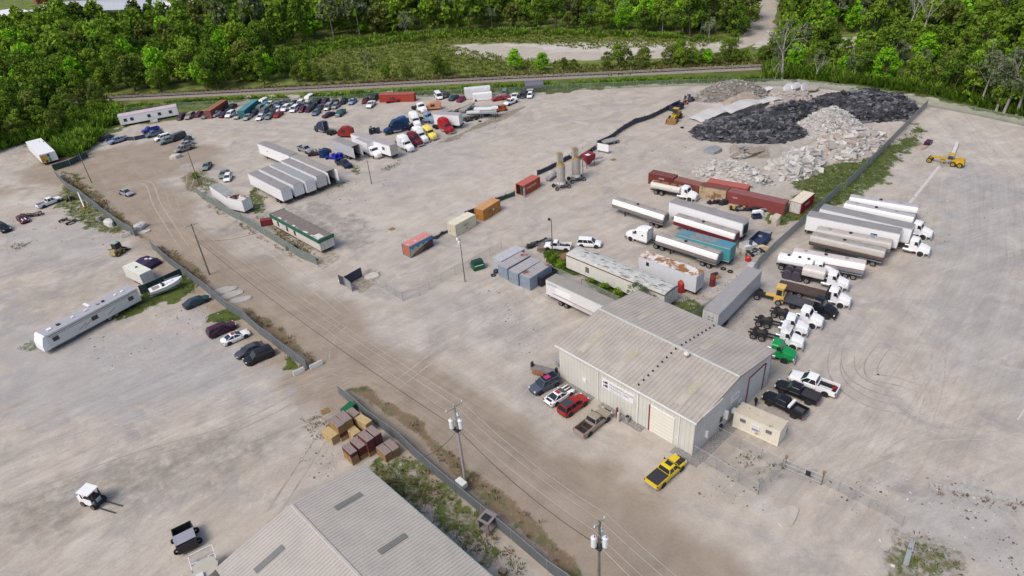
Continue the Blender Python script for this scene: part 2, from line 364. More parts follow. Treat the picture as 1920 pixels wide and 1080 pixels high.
SAND = mat('dirt_track', (.43, .385, .33), .95, var=.15, scale=.15)
def lane(name, P, W, z, m):
    P = [Vector((q.x, q.y, 0)) for q in P]; mb = MB(); A = []; rs = random.Random(3)
    for k, p in enumerate(P):
        d = (P[min(k+1, len(P)-1)]-P[max(k-1, 0)]).normalized(); nv_ = Vector((-d.y, d.x, 0)); w = W[min(k*len(W)//len(P), len(W)-1)]/2; A.append((p-nv_*w*rs.uniform(.85, 1.15), p+nv_*w*rs.uniform(.85, 1.15)))
    for (a, b), (c, d) in zip(A, A[1:]): mb.add([(q.x, q.y, z) for q in (a, b, d, c)], [(0, 3, 2, 1)], m)
    tag(mb.build(name), kind='structure')
# tyre tracks pressed into the gravel
def smooth(P, n=6):
    out = []; Q = [P[0]]+P+[P[-1]]
    for i in range(1, len(Q)-2):
        a, b, c, d = Q[i-1:i+3]
        for k in range(n): t = k/n; out.append(.5*((2*b)+(c-a)*t+(2*a-5*b+4*c-d)*t*t+(3*b-a-3*c+d)*t**3))
    return out+[P[-1]]
TRK = mat('tyre_track', (.345, .305, .27), .95, var=.3, scale=.4); TRL = mat('tyre_track_pale', (.415, .375, .335), .95, var=.25, scale=.4)
for i, (P, m) in enumerate(((((1578,655),(1580,690),(1600,715),(1640,735),(1690,748)), TRK), (((1650,640),(1622,680),(1630,710),(1680,722),(1720,735)), TRK), (((1560,640),(1552,690),(1575,730),(1630,762),(1700,778)), TRK), (((1700,560),(1740,620),(1745,700),(1715,800)), TRL),
    (((1920,815),(1790,805),(1690,825),(1620,885)), TRL), (((1000,230),(1080,215),(1110,235),(1060,262),(980,275)), TRL), (((960,262),(1060,240),(1130,245)), TRL), (((740,735),(860,640),(960,560)), TRL),
    (((250,300),(310,290),(350,330),(330,380)), TRK), (((215,330),(280,318),(310,360),(330,430)), TRK), (((230,350),(270,345),(290,390),(340,470)), TRL), (((420,380),(500,470),(640,590)), TRL), (((560,690),(400,760),(200,800),(0,850)), TRL), (((620,700),(450,790),(250,850),(30,930)), TRK), (((600,810),(540,900),(500,960)), TRK),
    (((1500,560),(1600,590),(1700,680),(1720,760)), TRL), (((1100,640),(1000,700),(930,760)), TRL), (((150,590),(230,680),(380,700)), TRL), (((700,700),(620,680),(640,620),(700,600)), TRK))):
    P = [Vector((q.x, q.y, 0)) for q in smooth(GP(*P))]
    for s in (0, 1.7):
        mb = MB(); o0 = P[0]; A = []
        for k, p in enumerate(P):
            d = (P[min(k+1, len(P)-1)]-P[max(k-1, 0)]).normalized(); nv_ = Vector((-d.y, d.x, 0)); w = .11*math.sin(3.14*(k+.3)/(len(P)+.2))+.02; A.append((p+nv_*(s-w)-o0, p+nv_*(s+w)-o0))
        for (a, b), (c, d) in zip(A, A[1:]): mb.add([(q.x, q.y, .004+i*.0004) for q in (a, b, d, c)], [(0, 3, 2, 1)], m)
        o = mb.build('tyre_track'); o.location = (o0.x, o0.y, 0); tag(o, kind='structure')
lane('dirt_track', smooth(GP((1000,106),(1120,104),(1230,104),(1320,96),(1380,86),(1412,66),(1428,40),(1438,10),(1450,-30))), [13, 9, 8, 8, 8, 9, 10], .012, SAND)
lane('sand_patch', smooth(GP((838,90),(880,93),(930,96),(990,104),(1050,112))), [4, 16, 20, 22, 12], .008, SAND); lane('clearing', smooth(GP((1572,82),(1610,84),(1650,82),(1700,80))), [14, 18, 16], .008, SAND)
# ================================================================ RAILWAY
def ribbon(P, w, z, m, mb, side=0):
    P = [Vector((p.x, p.y, 0)) for p in P]; A = []; B = []
    for i, p in enumerate(P):
        d = (P[min(i+1, len(P)-1)]-P[max(i-1, 0)]).normalized(); nrm = Vector((-d.y, d.x, 0))
        A.append(p+nrm*(side-w/2)); B.append(p+nrm*(side+w/2))
    for i in range(len(P)-1):
        q = [A[i], A[i+1], B[i+1], B[i]]; mb.add([(v.x, v.y, z) for v in q], [(3, 2, 1, 0)] if True else [], m)
def densify(P, step):
    out = [P[0]]
    for a, b in zip(P, P[1:]):
        n = max(1, int((b-a).length/step)); out += [a.lerp(b, (k+1)/n) for k in range(n)]
    return out
rail = GP((-60,203),(130,190),(400,177),(640,165),(960,149),(1200,138),(1450,126),(1700,114),(1980,100))
BAL = mat('rail_ballast', (.26, .225, .195), .95, var=.3, scale=1.2); BALD = mat('rail_ballast_dark', (.11, .09, .08), .95, var=.3, scale=1.5)
def bank(P, mb, prof, ms):
    for i in range(len(P)-1):
        a, b = P[i], P[i+1]; d = (b-a).normalized(); nv = Vector((-d.y, d.x, 0))
        for k in range(len(prof)-1):
            (u0, z0), (u1, z1) = prof[k], prof[k+1]
            q = [a+nv*u0+Vector((0, 0, z0)), b+nv*u0+Vector((0, 0, z0)), b+nv*u1+Vector((0, 0, z1)), a+nv*u1+Vector((0, 0, z1))]
            mb.add(q, [(0, 1, 2, 3)], ms[k])
mb = MB(); bank(rail, mb, [(-2.4, .004), (-1.5, .4), (-1.1, .5), (1.1, .5), (1.5, .45), (2.2, .004)], [BAL, BAL, BALD, BAL, BAL])
o = mb.build('railway_embankment'); tag(o, kind='structure')
RAILM = mat('rail_steel', (.50, .46, .44), .45, .3, var=.1); TIEM = mat('rail_tie', (.09, .07, .06), .9)
rt = empty('railway_track', rail[3]); off = rail[3]
for sd in (-.72, .72):
    mb = MB(); P = [p-off for p in rail]
    bank(P, mb, [(sd-.06, .82), (sd-.06, .98), (sd+.06, .98), (sd+.06, .82)], [RAILM]*3); mb.build('rail', rt)
mb = MB(); P = densify(rail, 1.4)
for a, b in zip(P, P[1:]):
    if abs(a.x) > 210: continue
    ang = math.atan2(b.y-a.y, b.x-a.x); mb.box(-.2, .2, -1.3, 1.3, .66, .82, TIEM, Matrix.Translation(a-off) @ Matrix.Rotation(ang, 4, 'Z'))
mb.build('sleepers', rt); tag(rt, 'single railway track on pale ballast running between the yard fence and the tree line', 'railway track')
# ================================================================ VEGETATION
def leafmat(name, cols, rnd=True, transl=.25):
    m = bpy.data.materials.new(name); m.use_nodes = True; n = m.node_tree; N = n.nodes; L = n.links
    for q in list(N):
        if q.type == 'BSDF_PRINCIPLED': N.remove(q)
    a = N.new('ShaderNodeAttribute'); a.attribute_name = 'tint'
    oi = N.new('ShaderNodeObjectInfo')
    ad = N.new('ShaderNodeMath'); ad.operation = 'MULTIPLY_ADD'; L.new(a.outputs['Fac'], ad.inputs[0]); ad.inputs[1].default_value = .55 if rnd else 1.
    k = N.new('ShaderNodeMath'); k.operation = 'MULTIPLY'; L.new(oi.outputs['Random'], k.inputs[0]); k.inputs[1].default_value = .45 if rnd else 0
    L.new(k.outputs[0], ad.inputs[2])
    cr_ = N.new('ShaderNodeValToRGB'); e = cr_.color_ramp.elements; e[0].color = (*cols[0], 1); e[1].color = (*cols[-1], 1)
    for i, c in enumerate(cols[1:-1]): q = e.new((i+1)/(len(cols)-1)); q.color = (*c, 1)
    L.new(ad.outputs[0], cr_.inputs[0])
    d = N.new('ShaderNodeBsdfDiffuse'); t = N.new('ShaderNodeBsdfTranslucent'); mx = N.new('ShaderNodeMixShader'); mx.inputs[0].default_value = transl
    L.new(cr_.outputs[0], d.inputs[0]); L.new(cr_.outputs[0], t.inputs[0]); L.new(d.outputs[0], mx.inputs[1]); L.new(t.outputs[0], mx.inputs[2])
    L.new(mx.outputs[0], N['Material Output'].inputs[0]); return m
LEAF = leafmat('foliage_green', [(0.0448, 0.0922, 0.0154), (0.102, 0.179, 0.023), (0.186, 0.288, 0.0333), (0.301, 0.435, 0.0448)])
LEAFB = leafmat('foliage_bright', [(0.115, 0.282, 0.0154), (0.205, 0.435, 0.023), (0.307, 0.576, 0.0384)])
LEAFG = leafmat('foliage_grey', [(0.0896, 0.128, 0.064), (0.166, 0.205, 0.102), (0.243, 0.282, 0.154)])
LEAFO = leafmat('foliage_olive', [(0.0704, 0.115, 0.023), (0.141, 0.192, 0.0358), (0.23, 0.269, 0.0576)])
GRASSM = leafmat('grass_blades', [(.045, .07, .015), (.08, .115, .024), (.12, .15, .045), (.15, .13, .07)], False)
DRYM = leafmat('dry_weeds', [(.07, .045, .03), (.15, .09, .05), (.22, .17, .09), (.10, .10, .04)], False)
BARK = mat('bark_brown', (.10, .08, .06), .9, var=.3, scale=2); BARKW = mat('bark_pale', (.36, .34, .30), .8, var=.3, scale=2)
def leaves(C, RAD, cnt, size, rs, tint=None, flat=.75):
    """cnt leaf quads over the ellipsoid clumps (C centres, RAD radii)"""
    k = rs.randint(0, len(C), cnt); d = rs.normal(size=(cnt, 3)); d[:, 2] = d[:, 2]*.9+.25; d /= np.linalg.norm(d, axis=1)[:, None]
    rr = (rs.rand(cnt)**.35)[:, None]
    P = C[k]+d*RAD[k][:, None]*rr*np.array([1, 1, flat])
    nrm = d+rs.normal(size=(cnt, 3))*.55; nrm /= np.linalg.norm(nrm, axis=1)[:, None]
    u = np.cross(nrm, rs.normal(size=(cnt, 3))); u /= np.linalg.norm(u, axis=1)[:, None]; w = np.cross(nrm, u)
    s = (size*(.6+.8*rs.rand(cnt)))[:, None]
    V = np.stack([P-u*s, P-w*s*.7+nrm*s*.2, P+u*s, P+w*s*.7+nrm*s*.2], 1).reshape(-1, 3)
    ct_ = (rs.rand(len(C)) if tint is None else tint)[k]; t = np.clip(ct_*.75+rs.rand(cnt)*.3+(d[:, 2])*.08-.05, 0, 1)
    return V, np.arange(cnt*4).reshape(-1, 4), np.repeat(t, 4)
def crown_clumps(h, r, rs, kind):
    if kind == 'column': n = 26; zz = rs.rand(n); z = h*(.12+.86*zz); q = r*(.75*np.sin(np.pi*np.clip(zz*.8+.15, 0, 1))+.1); rad = r*(.30+.2*rs.rand(n))
    elif kind == 'bush': n = 18; zz = rs.rand(n); z = h*(.1+.7*zz); q = r*(1-zz*.6)*.8; rad = r*(.3+.25*rs.rand(n))
    elif kind == 'airy': n = 24; zz = rs.rand(n); z = h*(.45+.5*zz); q = r*(.9*np.sin(np.pi*(zz*.7+.25))); rad = r*(.16+.16*rs.rand(n))
    else: n = 34; zz = rs.rand(n)**.8; z = h*(.14+.80*zz); q = r*np.sin(np.pi*np.clip(zz*.78+.17, 0, 1))*.85; rad = r*(.24+.22*rs.rand(n))
    a = rs.rand(n)*6.283; q = q*np.sqrt(rs.rand(n)*.6+.4)
    return np.stack([q*np.cos(a), q*np.sin(a), z], 1), rad
def limbs(mb, h, r, rs, m, kind):
    top = h*(.62 if kind != 'bare' else .5); r0 = .10+h*.014; lean = Vector((rs.normal()*.05*h, rs.normal()*.05*h, 0))
    pts = [Vector((0, 0, -.1)), lean*.4+Vector((0, 0, top*.5)), lean+Vector((0, 0, top))]; rd = [r0*1.25, r0*.8, r0*.5]
    for i in range(2): mb.cyl(pts[i], pts[i+1], rd[i], rd[i+1], m, 6, caps=False)
    def br(p, d, L, rr, lv):
        q = p+d*L; mb.cyl(p, q, rr, rr*.55, m, 5 if lv == 0 else 4, caps=False)
        if lv < (3 if kind == 'bare' else 1):
            for _ in range(3 if lv == 0 else 2):
                d2 = (d+Vector(rs.normal(size=3).tolist())*.45+Vector((0, 0, .22))).normalized(); br(p+d*L*rs.uniform(.55, 1), d2, L*.62, rr*.55, lv+1)
    nb = 5 if kind != 'bare' else 4
    for k in range(nb):
        a = 6.283*k/nb+rs.rand(); t = rs.uniform(.45, 1); p = pts[1].lerp(pts[2], max(0, t*2-1)) if t > .5 else pts[0].lerp(pts[1], t*2)
        d = Vector((math.cos(a), math.sin(a), 1.1 if kind != 'bare' else 1.6)).normalized(); br(p, d, r*(.75 if kind != 'bare' else .85), r0*.42, 0)
TREES = {}
def tree_var(key, kind, h, r, n, size, leaf, bark, seed):
    rs = np.random.RandomState(seed); C, RAD = crown_clumps(h, r, rs, kind if kind != 'bare' else 'airy')
    V, F, T = leaves(C, RAD, n, size, rs); cr_ = raw(key+'_crown', V, F, [leaf], attrs={'tint': T})
    mb = MB(); limbs(mb, h, r, rs, bark, kind); TREES.setdefault(key, []).append((mb.mesh(key+'_trunk'), cr_))
for s in range(5): tree_var('broad', 'broad', 11+s*.5, 4.3+.2*(s % 3), 1900, .36, LEAF, BARK, 20+s)
for s in range(3): tree_var('column', 'column', 12.5, 2.7, 1500, .34, LEAF, BARK, 40+s)
for s in range(2): tree_var('bright', 'broad', 10, 4.0, 1700, .36, LEAFB, BARK, 50+s)
for s in range(2): tree_var('olive', 'broad', 10.5, 4.2, 1700, .34, LEAFO, BARK, 56+s)
for s in range(3): tree_var('grey', 'airy', 12.5, 4.6, 1000, .28, LEAFG, BARKW, 60+s)
for s in range(3): tree_var('bare', 'bare', 14, 5.0, 170, .26, LEAFG, BARKW, 70+s)
for s in range(3): tree_var('bush', 'bush', 4.0, 2.7, 1000, .26, LEAF, BARK, 80+s)
TL = {'broad': ('broad_tree', 'dense green tree'), 'column': ('tall_tree', 'slim vine-clad tree'), 'bright': ('broad_tree', 'bright yellow-green tree'),
      'olive': ('broad_tree', 'dull olive tree'), 'grey': ('pale_tree', 'grey-green pale-stemmed tree'), 'bare': ('bare_tree', 'nearly leafless tree with pale forked trunk'), 'bush': ('bush', 'low leafy green bush')}
_tc = {}
def tree(key, x, y, sc, label, group, rz=None, v=None, sz=None):
    vs = TREES[key]; tm, cm = vs[random.randrange(len(vs)) if v is None else v]
    r = empty(TL[key][0], (x, y, 0), random.random()*6.28 if rz is None else rz); r.scale = (sc, sc, sc*(sz or random.uniform(.85, 1.15)))
    link('trunk', tm, r); link('crown' if key != 'bush' else 'foliage', cm, r)
    tag(r, label, 'bush' if key == 'bush' else 'tree', group); return r
def inpoly(P, step, rs, jit=.45):
    P = GP(*P); xs = [p.x for p in P]; ys = [p.y for p in P]
    X, Y = np.meshgrid(np.arange(min(xs), max(xs), step), np.arange(min(ys), max(ys), step)); X = X+(np.arange(X.shape[0])[:, None] % 2)*step*.5
    X = X.ravel()+rs.uniform(-jit, jit, X.size)*step; Y = Y.ravel()+rs.uniform(-jit, jit, Y.size)*step
    k = poly_sd(X, Y, P) > 0; return np.stack([X[k], Y[k]], 1)
def invis(p, h=14):
    """keep what the wide view could see, with a margin for a step aside"""
    out = []
    for z in (0, h):
        x, y, zz = p[0], p[1], z-CH; d = y*ct-zz*st; u = y*st+zz*ct; a = FPX*x/d; b = -FPX*u/d
        out.append((960+a*cr-b*sr, 540+a*sr+b*cr))
    return out[0][0] > -140 and out[0][0] < 2080 and out[0][1] > -60 and True or (out[1][1] > -30 and out[0][1] > -110 and -140 < out[0][0] < 2080)
REG = [
 ('left', [(-120,300),(-20,285),(30,268),(110,258),(160,240),(195,225),(215,200),(120,199),(-120,212)], 6.2, {'broad': .45, 'column': .2, 'olive': .35}, (.6, 1.05), 'trees in the wood at the left edge of the yard'),
 ('leftwood', [(-160,202),(120,184),(400,169),(480,163),(560,155),(545,135),(500,100),(440,80),(300,50),(200,48),(60,58),(0,75),(-200,95)], 8.0, {'broad': .60, 'column': .12, 'bright': .13, 'olive': .15}, (.75, 1.45), 'trees of the wood beyond the railway on the left'),
 ('hedge', [(560,157),(1450,117),(1450,110),(1300,117),(1200,123),(960,138),(700,149),(545,146)], 3.6, {'broad': .3, 'olive': .5, 'bright': .08, 'bush': .12}, (.42, .82), 'trees of the hedge row beyond the railway'),
 ('back', [(440,82),(560,88),(700,70),(900,60),(1000,58),(1200,66),(1380,80),(1410,60),(1405,-70),(300,-95),(330,40)], 8.6, {'broad': .45, 'column': .15, 'bright': .12, 'olive': .12, 'grey': .16}, (.8, 1.6), 'trees of the far wood beyond the meadow'),
 ('right', [(1455,143),(1500,142),(1600,156),(1740,174),(1920,214),(2200,280),(2400,100),(2200,-60),(1470,-70),(1470,60),(1440,100)], 6.8, {'broad': .32, 'column': .34, 'bright': .17, 'olive': .1, 'grey': .07}, (.65, 1.35), 'trees of the wood behind the wire fence on the right'),
]
CLEAR = [GP((1570,100),(1690,100),(1700,66),(1560,62)), GP((1405,100),(1440,95),(1450,-60),(1415,-60))]
SPEC = [ # single trees that stand out
 ('grey', (765,72), .95, 'lone grey-green tree standing on the meadow in front of the far wood'),
 ('bright', (967,132), .75, 'bright yellow-green tree in the hedge row beyond the railway'),
 ('bare', (1466,150), 1.35, 'bare pale tree with forked white branches behind the fence corner'),
 ('bare', (1452,152), .55, 'thin bare tree leaning by the railway end'),
 ('bare', (1528,150), .7, 'pale leaning trunk wrapped in leaves right of the forked bare tree'),
 ('grey', (1602,150), .8, 'thin-leaved pale tree by the clearing behind the fence'),
 ('bare', (1065,52), .85, 'white forked trunk at the edge of the far wood'),
 ('bare', (1110,54), .7, 'pair of white stems at the edge of the far wood'),
 ('bare', (1168,56), .9, 'tall white leaning stem at the edge of the far wood'),
 ('grey', (1242,60), .8, 'grey-green tree with short white trunk beyond the meadow'),
 ('bare', (1280,58), .9, 'white double stem standing before the dark far wood'),
 ('grey', (1313,63), .75, 'grey tree left of the dirt track bend'), ('grey', (1326,62), .75, 'slim grey tree nearest the dirt track bend'),
 ('grey', (1365,61), .8, 'grey-green tree over the bend of the dirt track'), ('bare', (1393,54), .7, 'bare grey tree beside the dirt track'),
 ('grey', (1838,196), 1.15, 'grey-leaved tree with twisted trunk behind the right fence'), ('bare', (1856,198), 1.25, 'bare white tree between grey crowns on the right'),
 ('grey', (1882,212), 1.35, 'tall grey tree with two pale trunks by the right fence'), ('bare', (1868,208), 1.1, 'pale slim trunk next to the tall grey tree'),
 ('grey', (1906,216), 1.3, 'leaning pale tree at the right edge of the picture'), ('bare', (1722,92), 1.6, 'big forked silver tree in the right wood'),
 ('bare', (1702,62), 1.5, 'silver tree with spread arms at the top of the right wood'), ('bare', (1790,40), 1.0, 'silver leaning stem in the top right wood'), ('bare', (1830,50), 1.0, 'grey branching tree behind the green crowns top right'),
 ('bare', (315,38), 1.1, 'dark bare tree standing above the left wood'), ('bare', (345,30), 1.0, 'thin bare tree beside the white roofs'), ('bare', (563,47), 1.0, 'white forked tree at the left end of the far wood'),
 ('bare', (620,40), 1.0, 'grey bare tree in the far wood left of the meadow'), ('bare', (830,35), 1.0, 'pale bare tree deep in the far wood'), ('bare', (893,46), .6, 'short white dead stem at the wood edge'),
 ('grey', (690,130), .55, 'thin grey-green tree in the hedge row'), ('bright', (1600,60), .95, 'bright green tree in front of the clearing'),
 ('bush', (790,78), .8, 'bright bush at the foot of the lone meadow tree'),
]
LMK = {'left': [(-60, 'at the left picture edge'), (40, 'above the painted box trailer'), (110, 'right of the painted box trailer'), (170, 'at the sky blue skip'), (215, 'left of the white office trailer')],
 'leftwood': [(x, 'above '+t) for x, t in ((40, 'the painted box trailer'), (120, 'the sky blue skip'), (200, 'the left end of the white office trailer'), (280, 'the middle of the white office trailer'), (330, 'the right end of the white office trailer'), (400, 'the brown container'), (465, 'the teal containers'), (530, 'the front red sedan'))],
 'hedge': [(x, t) for x, t in ((580, 'above the middle of the parked car rows'), (660, 'above the light blue sedan'), (740, 'above the back red container'), (830, 'above the white step van'), (905, 'above the grey and white box body'), (1000, 'above the covered trailer'), (1090, 'left of the middle of the fence'), (1180, 'right of the middle of the fence'), (1270, 'above the wavy fence end'), (1350, 'above the gravel heap'), (1420, 'by the dirt track mouth'))],
 'back': [(x, t) for x, t in ((480, 'at the left end of the meadow'), (600, 'left of the lone meadow tree'), (765, 'behind the lone meadow tree'), (880, 'near the white dead stem'), (1000, 'left of the white forked trunks'), (1110, 'around the white forked trunks'), (1220, 'right of the white forked trunks'), (1340, 'near the dirt track bend'))],
 'right': [(x, t) for x, t in ((1470, 'by the forked bare tree'), (1540, 'above the white leaning sheets'), (1610, 'above the end of the asphalt heap'), (1680, 'left of the fence corner'), (1740, 'right behind the fence corner'), (1800, 'right of the fence corner'), (1860, 'near the twisted grey trees'), (1930, 'at the right picture edge'))]}
REGS = {r[0]: r[4] for r in REG}
def build_trees():
    rs = np.random.RandomState(5); allp = []
    for nm, P, step, mixd, (s0, s1), grp in REG:
        ks = list(mixd); pr = np.array([mixd[k] for k in ks]); pr /= pr.sum()
        for x, y in inpoly(P, step, rs):
            if any(poly_sd(np.array([x]), np.array([y]), c)[0] > -1 for c in CLEAR) or not invis((x, y)): continue
            tw = float(fbm(np.array([x*.03]), np.array([y*.03]), 77)[0]); allp.append((math.hypot(math.hypot(x, y), CH)/(.6 if nm in ('leftwood', 'back') else 1), x, y, ks[rs.choice(len(ks), p=pr)], s0+(s1-s0)*min(1, max(0, (tw-.5)*1.6+rs.rand())), nm, grp))
    allp.sort(); print('TREES', len(allp))
    # each region gets its share of single trees, nearest first
    cnt = {}
    cap = {'left': 34, 'leftwood': 75, 'hedge': 55, 'back': 28, 'right': 75}; far = []
    LB = {'left': 'in the wood at the left edge of the yard', 'leftwood': 'in the left wood beyond the railway', 'hedge': 'in the hedge row beyond the railway', 'back': 'at the front of the far wood beyond the meadow', 'right': 'in the wood behind the right wire fence'}
    allp = [(math.hypot(a[1], a[2]),)+a[1:] for a in allp]; allp.sort()
    for d, x, y, k, s, nm, grp in allp:
        c = cnt.get(nm, 0)
        if c < cap[nm]:
            cnt[nm] = c+1; px = 960+FPX*(x*cr+((y*st-CH*ct))*sr)/(y*ct+CH*st); lm = min(LMK[nm], key=lambda q: abs(q[0]-px)); sz_ = (s-REGS[nm][0])/(REGS[nm][1]-REGS[nm][0]); f3 = cap[nm]/3
            lb = '%s %s, %s %s' % ('small' if sz_ < .33 else 'mid-sized' if sz_ < .67 else 'big', TL[k][1].replace('tall ', ''), 'front row' if c < f3 else 'second row' if c < 2*f3 else 'deeper row', lm[1])
            tree(k, x, y, s, lb, grp)
        else: far.append((x, y, k, s))
    for k, p, s, lb in SPEC: q = G(*p); tree(k, q.x, q.y, s, lb, None, sz=1)
    # the rest of the wood reads as one mass
    V = []; T = []; I = []
    prm = {'broad': (11.5, 4.4, 'broad'), 'column': (12.5, 2.8, 'column'), 'bright': (10, 4, 'broad'), 'olive': (10.5, 4.2, 'broad'), 'grey': (12.5, 4.6, 'airy'), 'bush': (4, 2.7, 'bush')}
    base = {}
    for k, (h, r, kd) in prm.items():
        base[k] = []
        for s in range(3):
            q = np.random.RandomState(300+s); C, RAD = crown_clumps(h, r, q, kd); base[k].append(leaves(C, RAD, 520, .62, q))
    mi_ = {'broad': 0, 'column': 0, 'bush': 0, 'bright': 1, 'grey': 2, 'olive': 3}
    for x, y, k, s in far:
        v, f, t = base[k][rs.randint(3)]; a = rs.rand()*6.28; c_, s_ = math.cos(a), math.sin(a)
        w = v*s; w = np.stack([w[:, 0]*c_-w[:, 1]*s_+x, w[:, 0]*s_+w[:, 1]*c_+y, w[:, 2]*rs.uniform(.85, 1.2)], 1)
        V.append(w); T.append(np.clip(t*.45+rs.rand()*.35+(float(fbm(np.array([x*.025]), np.array([y*.025]), 5)[0])-.35)*.7, 0, 1)); I.append(np.full(len(f), mi_[k]))
    V = np.concatenate(V); me = raw('forest', V, np.arange(len(V)).reshape(-1, 4), [leafmat('forest_green', [(0.0448, 0.0922, 0.0154), (0.0998, 0.177, 0.023), (0.179, 0.282, 0.0333), (0.288, 0.422, 0.0435)], False), leafmat('forest_bright', [(0.115, 0.269, 0.0154), (0.192, 0.41, 0.023), (0.282, 0.538, 0.0384)], False),
        leafmat('forest_grey', [(0.0768, 0.115, 0.0512), (0.154, 0.192, 0.0896), (0.218, 0.256, 0.141)], False), leafmat('forest_olive', [(0.0576, 0.0832, 0.0205), (0.109, 0.134, 0.032), (0.166, 0.192, 0.0448)], False)], idx=np.concatenate(I), attrs={'tint': np.concatenate(T)})
    print('FOREST quads', len(V)//4); tag(link('forest', me), 'deep wood of crowded green trees behind the front rows', 'forest', kind='stuff')
    mb = MB()
    for x, y, k, s in far:
        mb.cyl((x, y, 0), (x, y, 8*s), .22*s, .12*s, BARK if k != 'grey' else BARKW, 4, caps=False)
    tag(mb.build('forest_trunks'), 'mass of trunks inside the deep wood', 'tree trunks', kind='stuff')
build_trees()
def scatter_tufts(name, polys, dens, hh, size, m, label, cat, seed, n_leaf=9, mask=None, spread=.5, avoid=()):
    rs = np.random.RandomState(seed); C = []; S = []
    for P in polys:
        q = inpoly(P, 1/math.sqrt(dens), rs, .9)
        if len(q): C.append(q)
    C = np.concatenate(C); k = fbm(C[:, 0]*.25, C[:, 1]*.25, seed+1); C = C[k+rs.normal(size=len(C))*.08 > (mask or .0)]
    for Q in avoid: C = C[poly_sd(C[:, 0], C[:, 1], GP(*Q)) < 0]
    n = len(C); hv = hh*(.5+rs.rand(n)); cc = np.repeat(np.column_stack([C, np.zeros(n)]), n_leaf, 0); hv = np.repeat(hv, n_leaf)
    N_ = len(cc); a = rs.rand(N_)*6.28; rr = np.sqrt(rs.rand(N_))*spread*hv/hh; b = cc+np.stack([rr*np.cos(a), rr*np.sin(a), rs.rand(N_)*hv*.55], 1)
    d = np.stack([np.cos(a)*.7, np.sin(a)*.7, .5+rs.rand(N_)], 1)*(hv*.5)[:, None]; w = np.stack([-np.sin(a), np.cos(a), rs.normal(size=N_)*.4], 1)*size*(.6+.8*rs.rand(N_))[:, None]
    V = np.stack([b-w*.5, b+w*.5, b+d+w*.2, b+d-w*.3], 1).reshape(-1, 3); t = np.repeat(np.clip(fbm(cc[:, 0]*.3, cc[:, 1]*.3, seed)*.8+rs.rand(N_)*.5-.15, 0, 1), 4)
    print(name, N_); tag(link(name, raw(name, V, np.arange(len(V)).reshape(-1, 4), [m], attrs={'tint': t})), label, cat, kind='stuff')
UND = leafmat('undergrowth', [(.04, .09, .012), (.09, .17, .02), (.15, .26, .025), (.17, .17, .06)], False)
scatter_tufts('brush', [[(215,225),(340,197),(560,189),(760,181),(960,171),(1200,159),(1440,153),(1440,147),(1200,151),(960,162),(760,173),(560,181),(340,190),(215,205)]], .8, 1.0, .42, UND, 'strip of low green brush between the yard fence and the railway', 'undergrowth', 21, 22, .40, 1.3)
scatter_tufts('undergrowth', [[(1440,150),(1500,149),(1600,158),(1740,177),(1920,218),(2100,262),(2100,240),(1920,200),(1740,160),(1600,142),(1440,125)], [(-60,305),(30,272),(110,262),(160,245),(200,240),(240,228),(210,200),(-60,250)], [(95,285),(140,300),(190,258),(160,245)]], .7, 2.2, .55, UND, 'tangle of vines and bushes filling the wood floor by the fences', 'undergrowth', 22, 26, .2, 1.8)
scatter_tufts('meadow_brush', [[(545,92),(640,74),(800,62),(1000,57),(1200,63),(1380,79),(1380,84),(1200,72),(1000,68),(800,76),(640,95),(560,120)], [(380,100),(545,92),(560,140),(460,140)]], .14, 1.6, .6, UND, 'light green brush along the edge of the meadow', 'undergrowth', 23, 22, .3, 1.8)
scatter_tufts('trackside_weeds', [[(130,186),(560,161),(960,139),(1450,115),(1450,120),(960,144),(560,166),(130,192)]], .8, .8, .3, DRYM, 'brown dry weeds along the far side of the railway', 'weeds', 24, 12, .3, .6)
scatter_tufts('verge_weeds', [p[0] for p in DRY[:10]], 1.6, .45, .10, DRYM, 'brown dry weeds on the verges along the fences', 'weeds', 25, 10, .50, .35)
scatter_tufts('grass', [p[0] for p in GRASS[2:21]], 1.5, .34, .10, GRASSM, 'patches of green grass growing in the gravel yards', 'grass', 26, 9, .40, .4)
scatter_tufts('field_grass', [GRASS[1][0]], .40, .8, .5, leafmat('field_green', [(.10, .14, .025), (.17, .21, .045), (.25, .25, .09)], False), 'long grass of the meadow beyond the hedge row', 'grass', 27, 9, .30, 1.1, avoid=[[(836,84),(960,80),(1100,92),(1320,88),(1400,60),(1450,60),(1440,100),(1320,112),(1100,122),(930,106)]])
# ================================================================ FENCES
def screenmat(name, col, op, var=.25):
    m = bpy.data.materials.new(name); m.use_nodes = True; n = m.node_tree; N = n.nodes; L = n.links; p = N['Principled BSDF']
    p.inputs['Roughness'].default_value = .7; no = N.new('ShaderNodeTexNoise'); no.inputs['Scale'].default_value = 1.2; no.inputs['Detail'].default_value = 5
    tc = N.new('ShaderNodeTexCoord'); L.new(tc.outputs['Object'], no.inputs[0])
    mx = N.new('ShaderNodeMix'); mx.data_type = 'RGBA'; mx.inputs[6].default_value = (*[c*(1-var) for c in col], 1); mx.inputs[7].default_value = (*[c*(1+var) for c in col], 1); L.new(no.outputs[0], mx.inputs[0])
    L.new(mx.outputs[2], p.inputs['Base Color'])
    if op < 1:
        t = N.new('ShaderNodeBsdfTransparent'); s = N.new('ShaderNodeMixShader'); s.inputs[0].default_value = op
        L.new(t.outputs[0], s.inputs[1]); L.new(p.outputs[0], s.inputs[2]); L.new(s.outputs[0], N['Material Output'].inputs[0])
    return m
SCR = screenmat('screen_slate', (.115, .13, .14), .97); SCRG = screenmat('screen_grey', (.26, .28, .28), .9); SCRB = screenmat('screen_navy', (.035, .04, .07), 1)
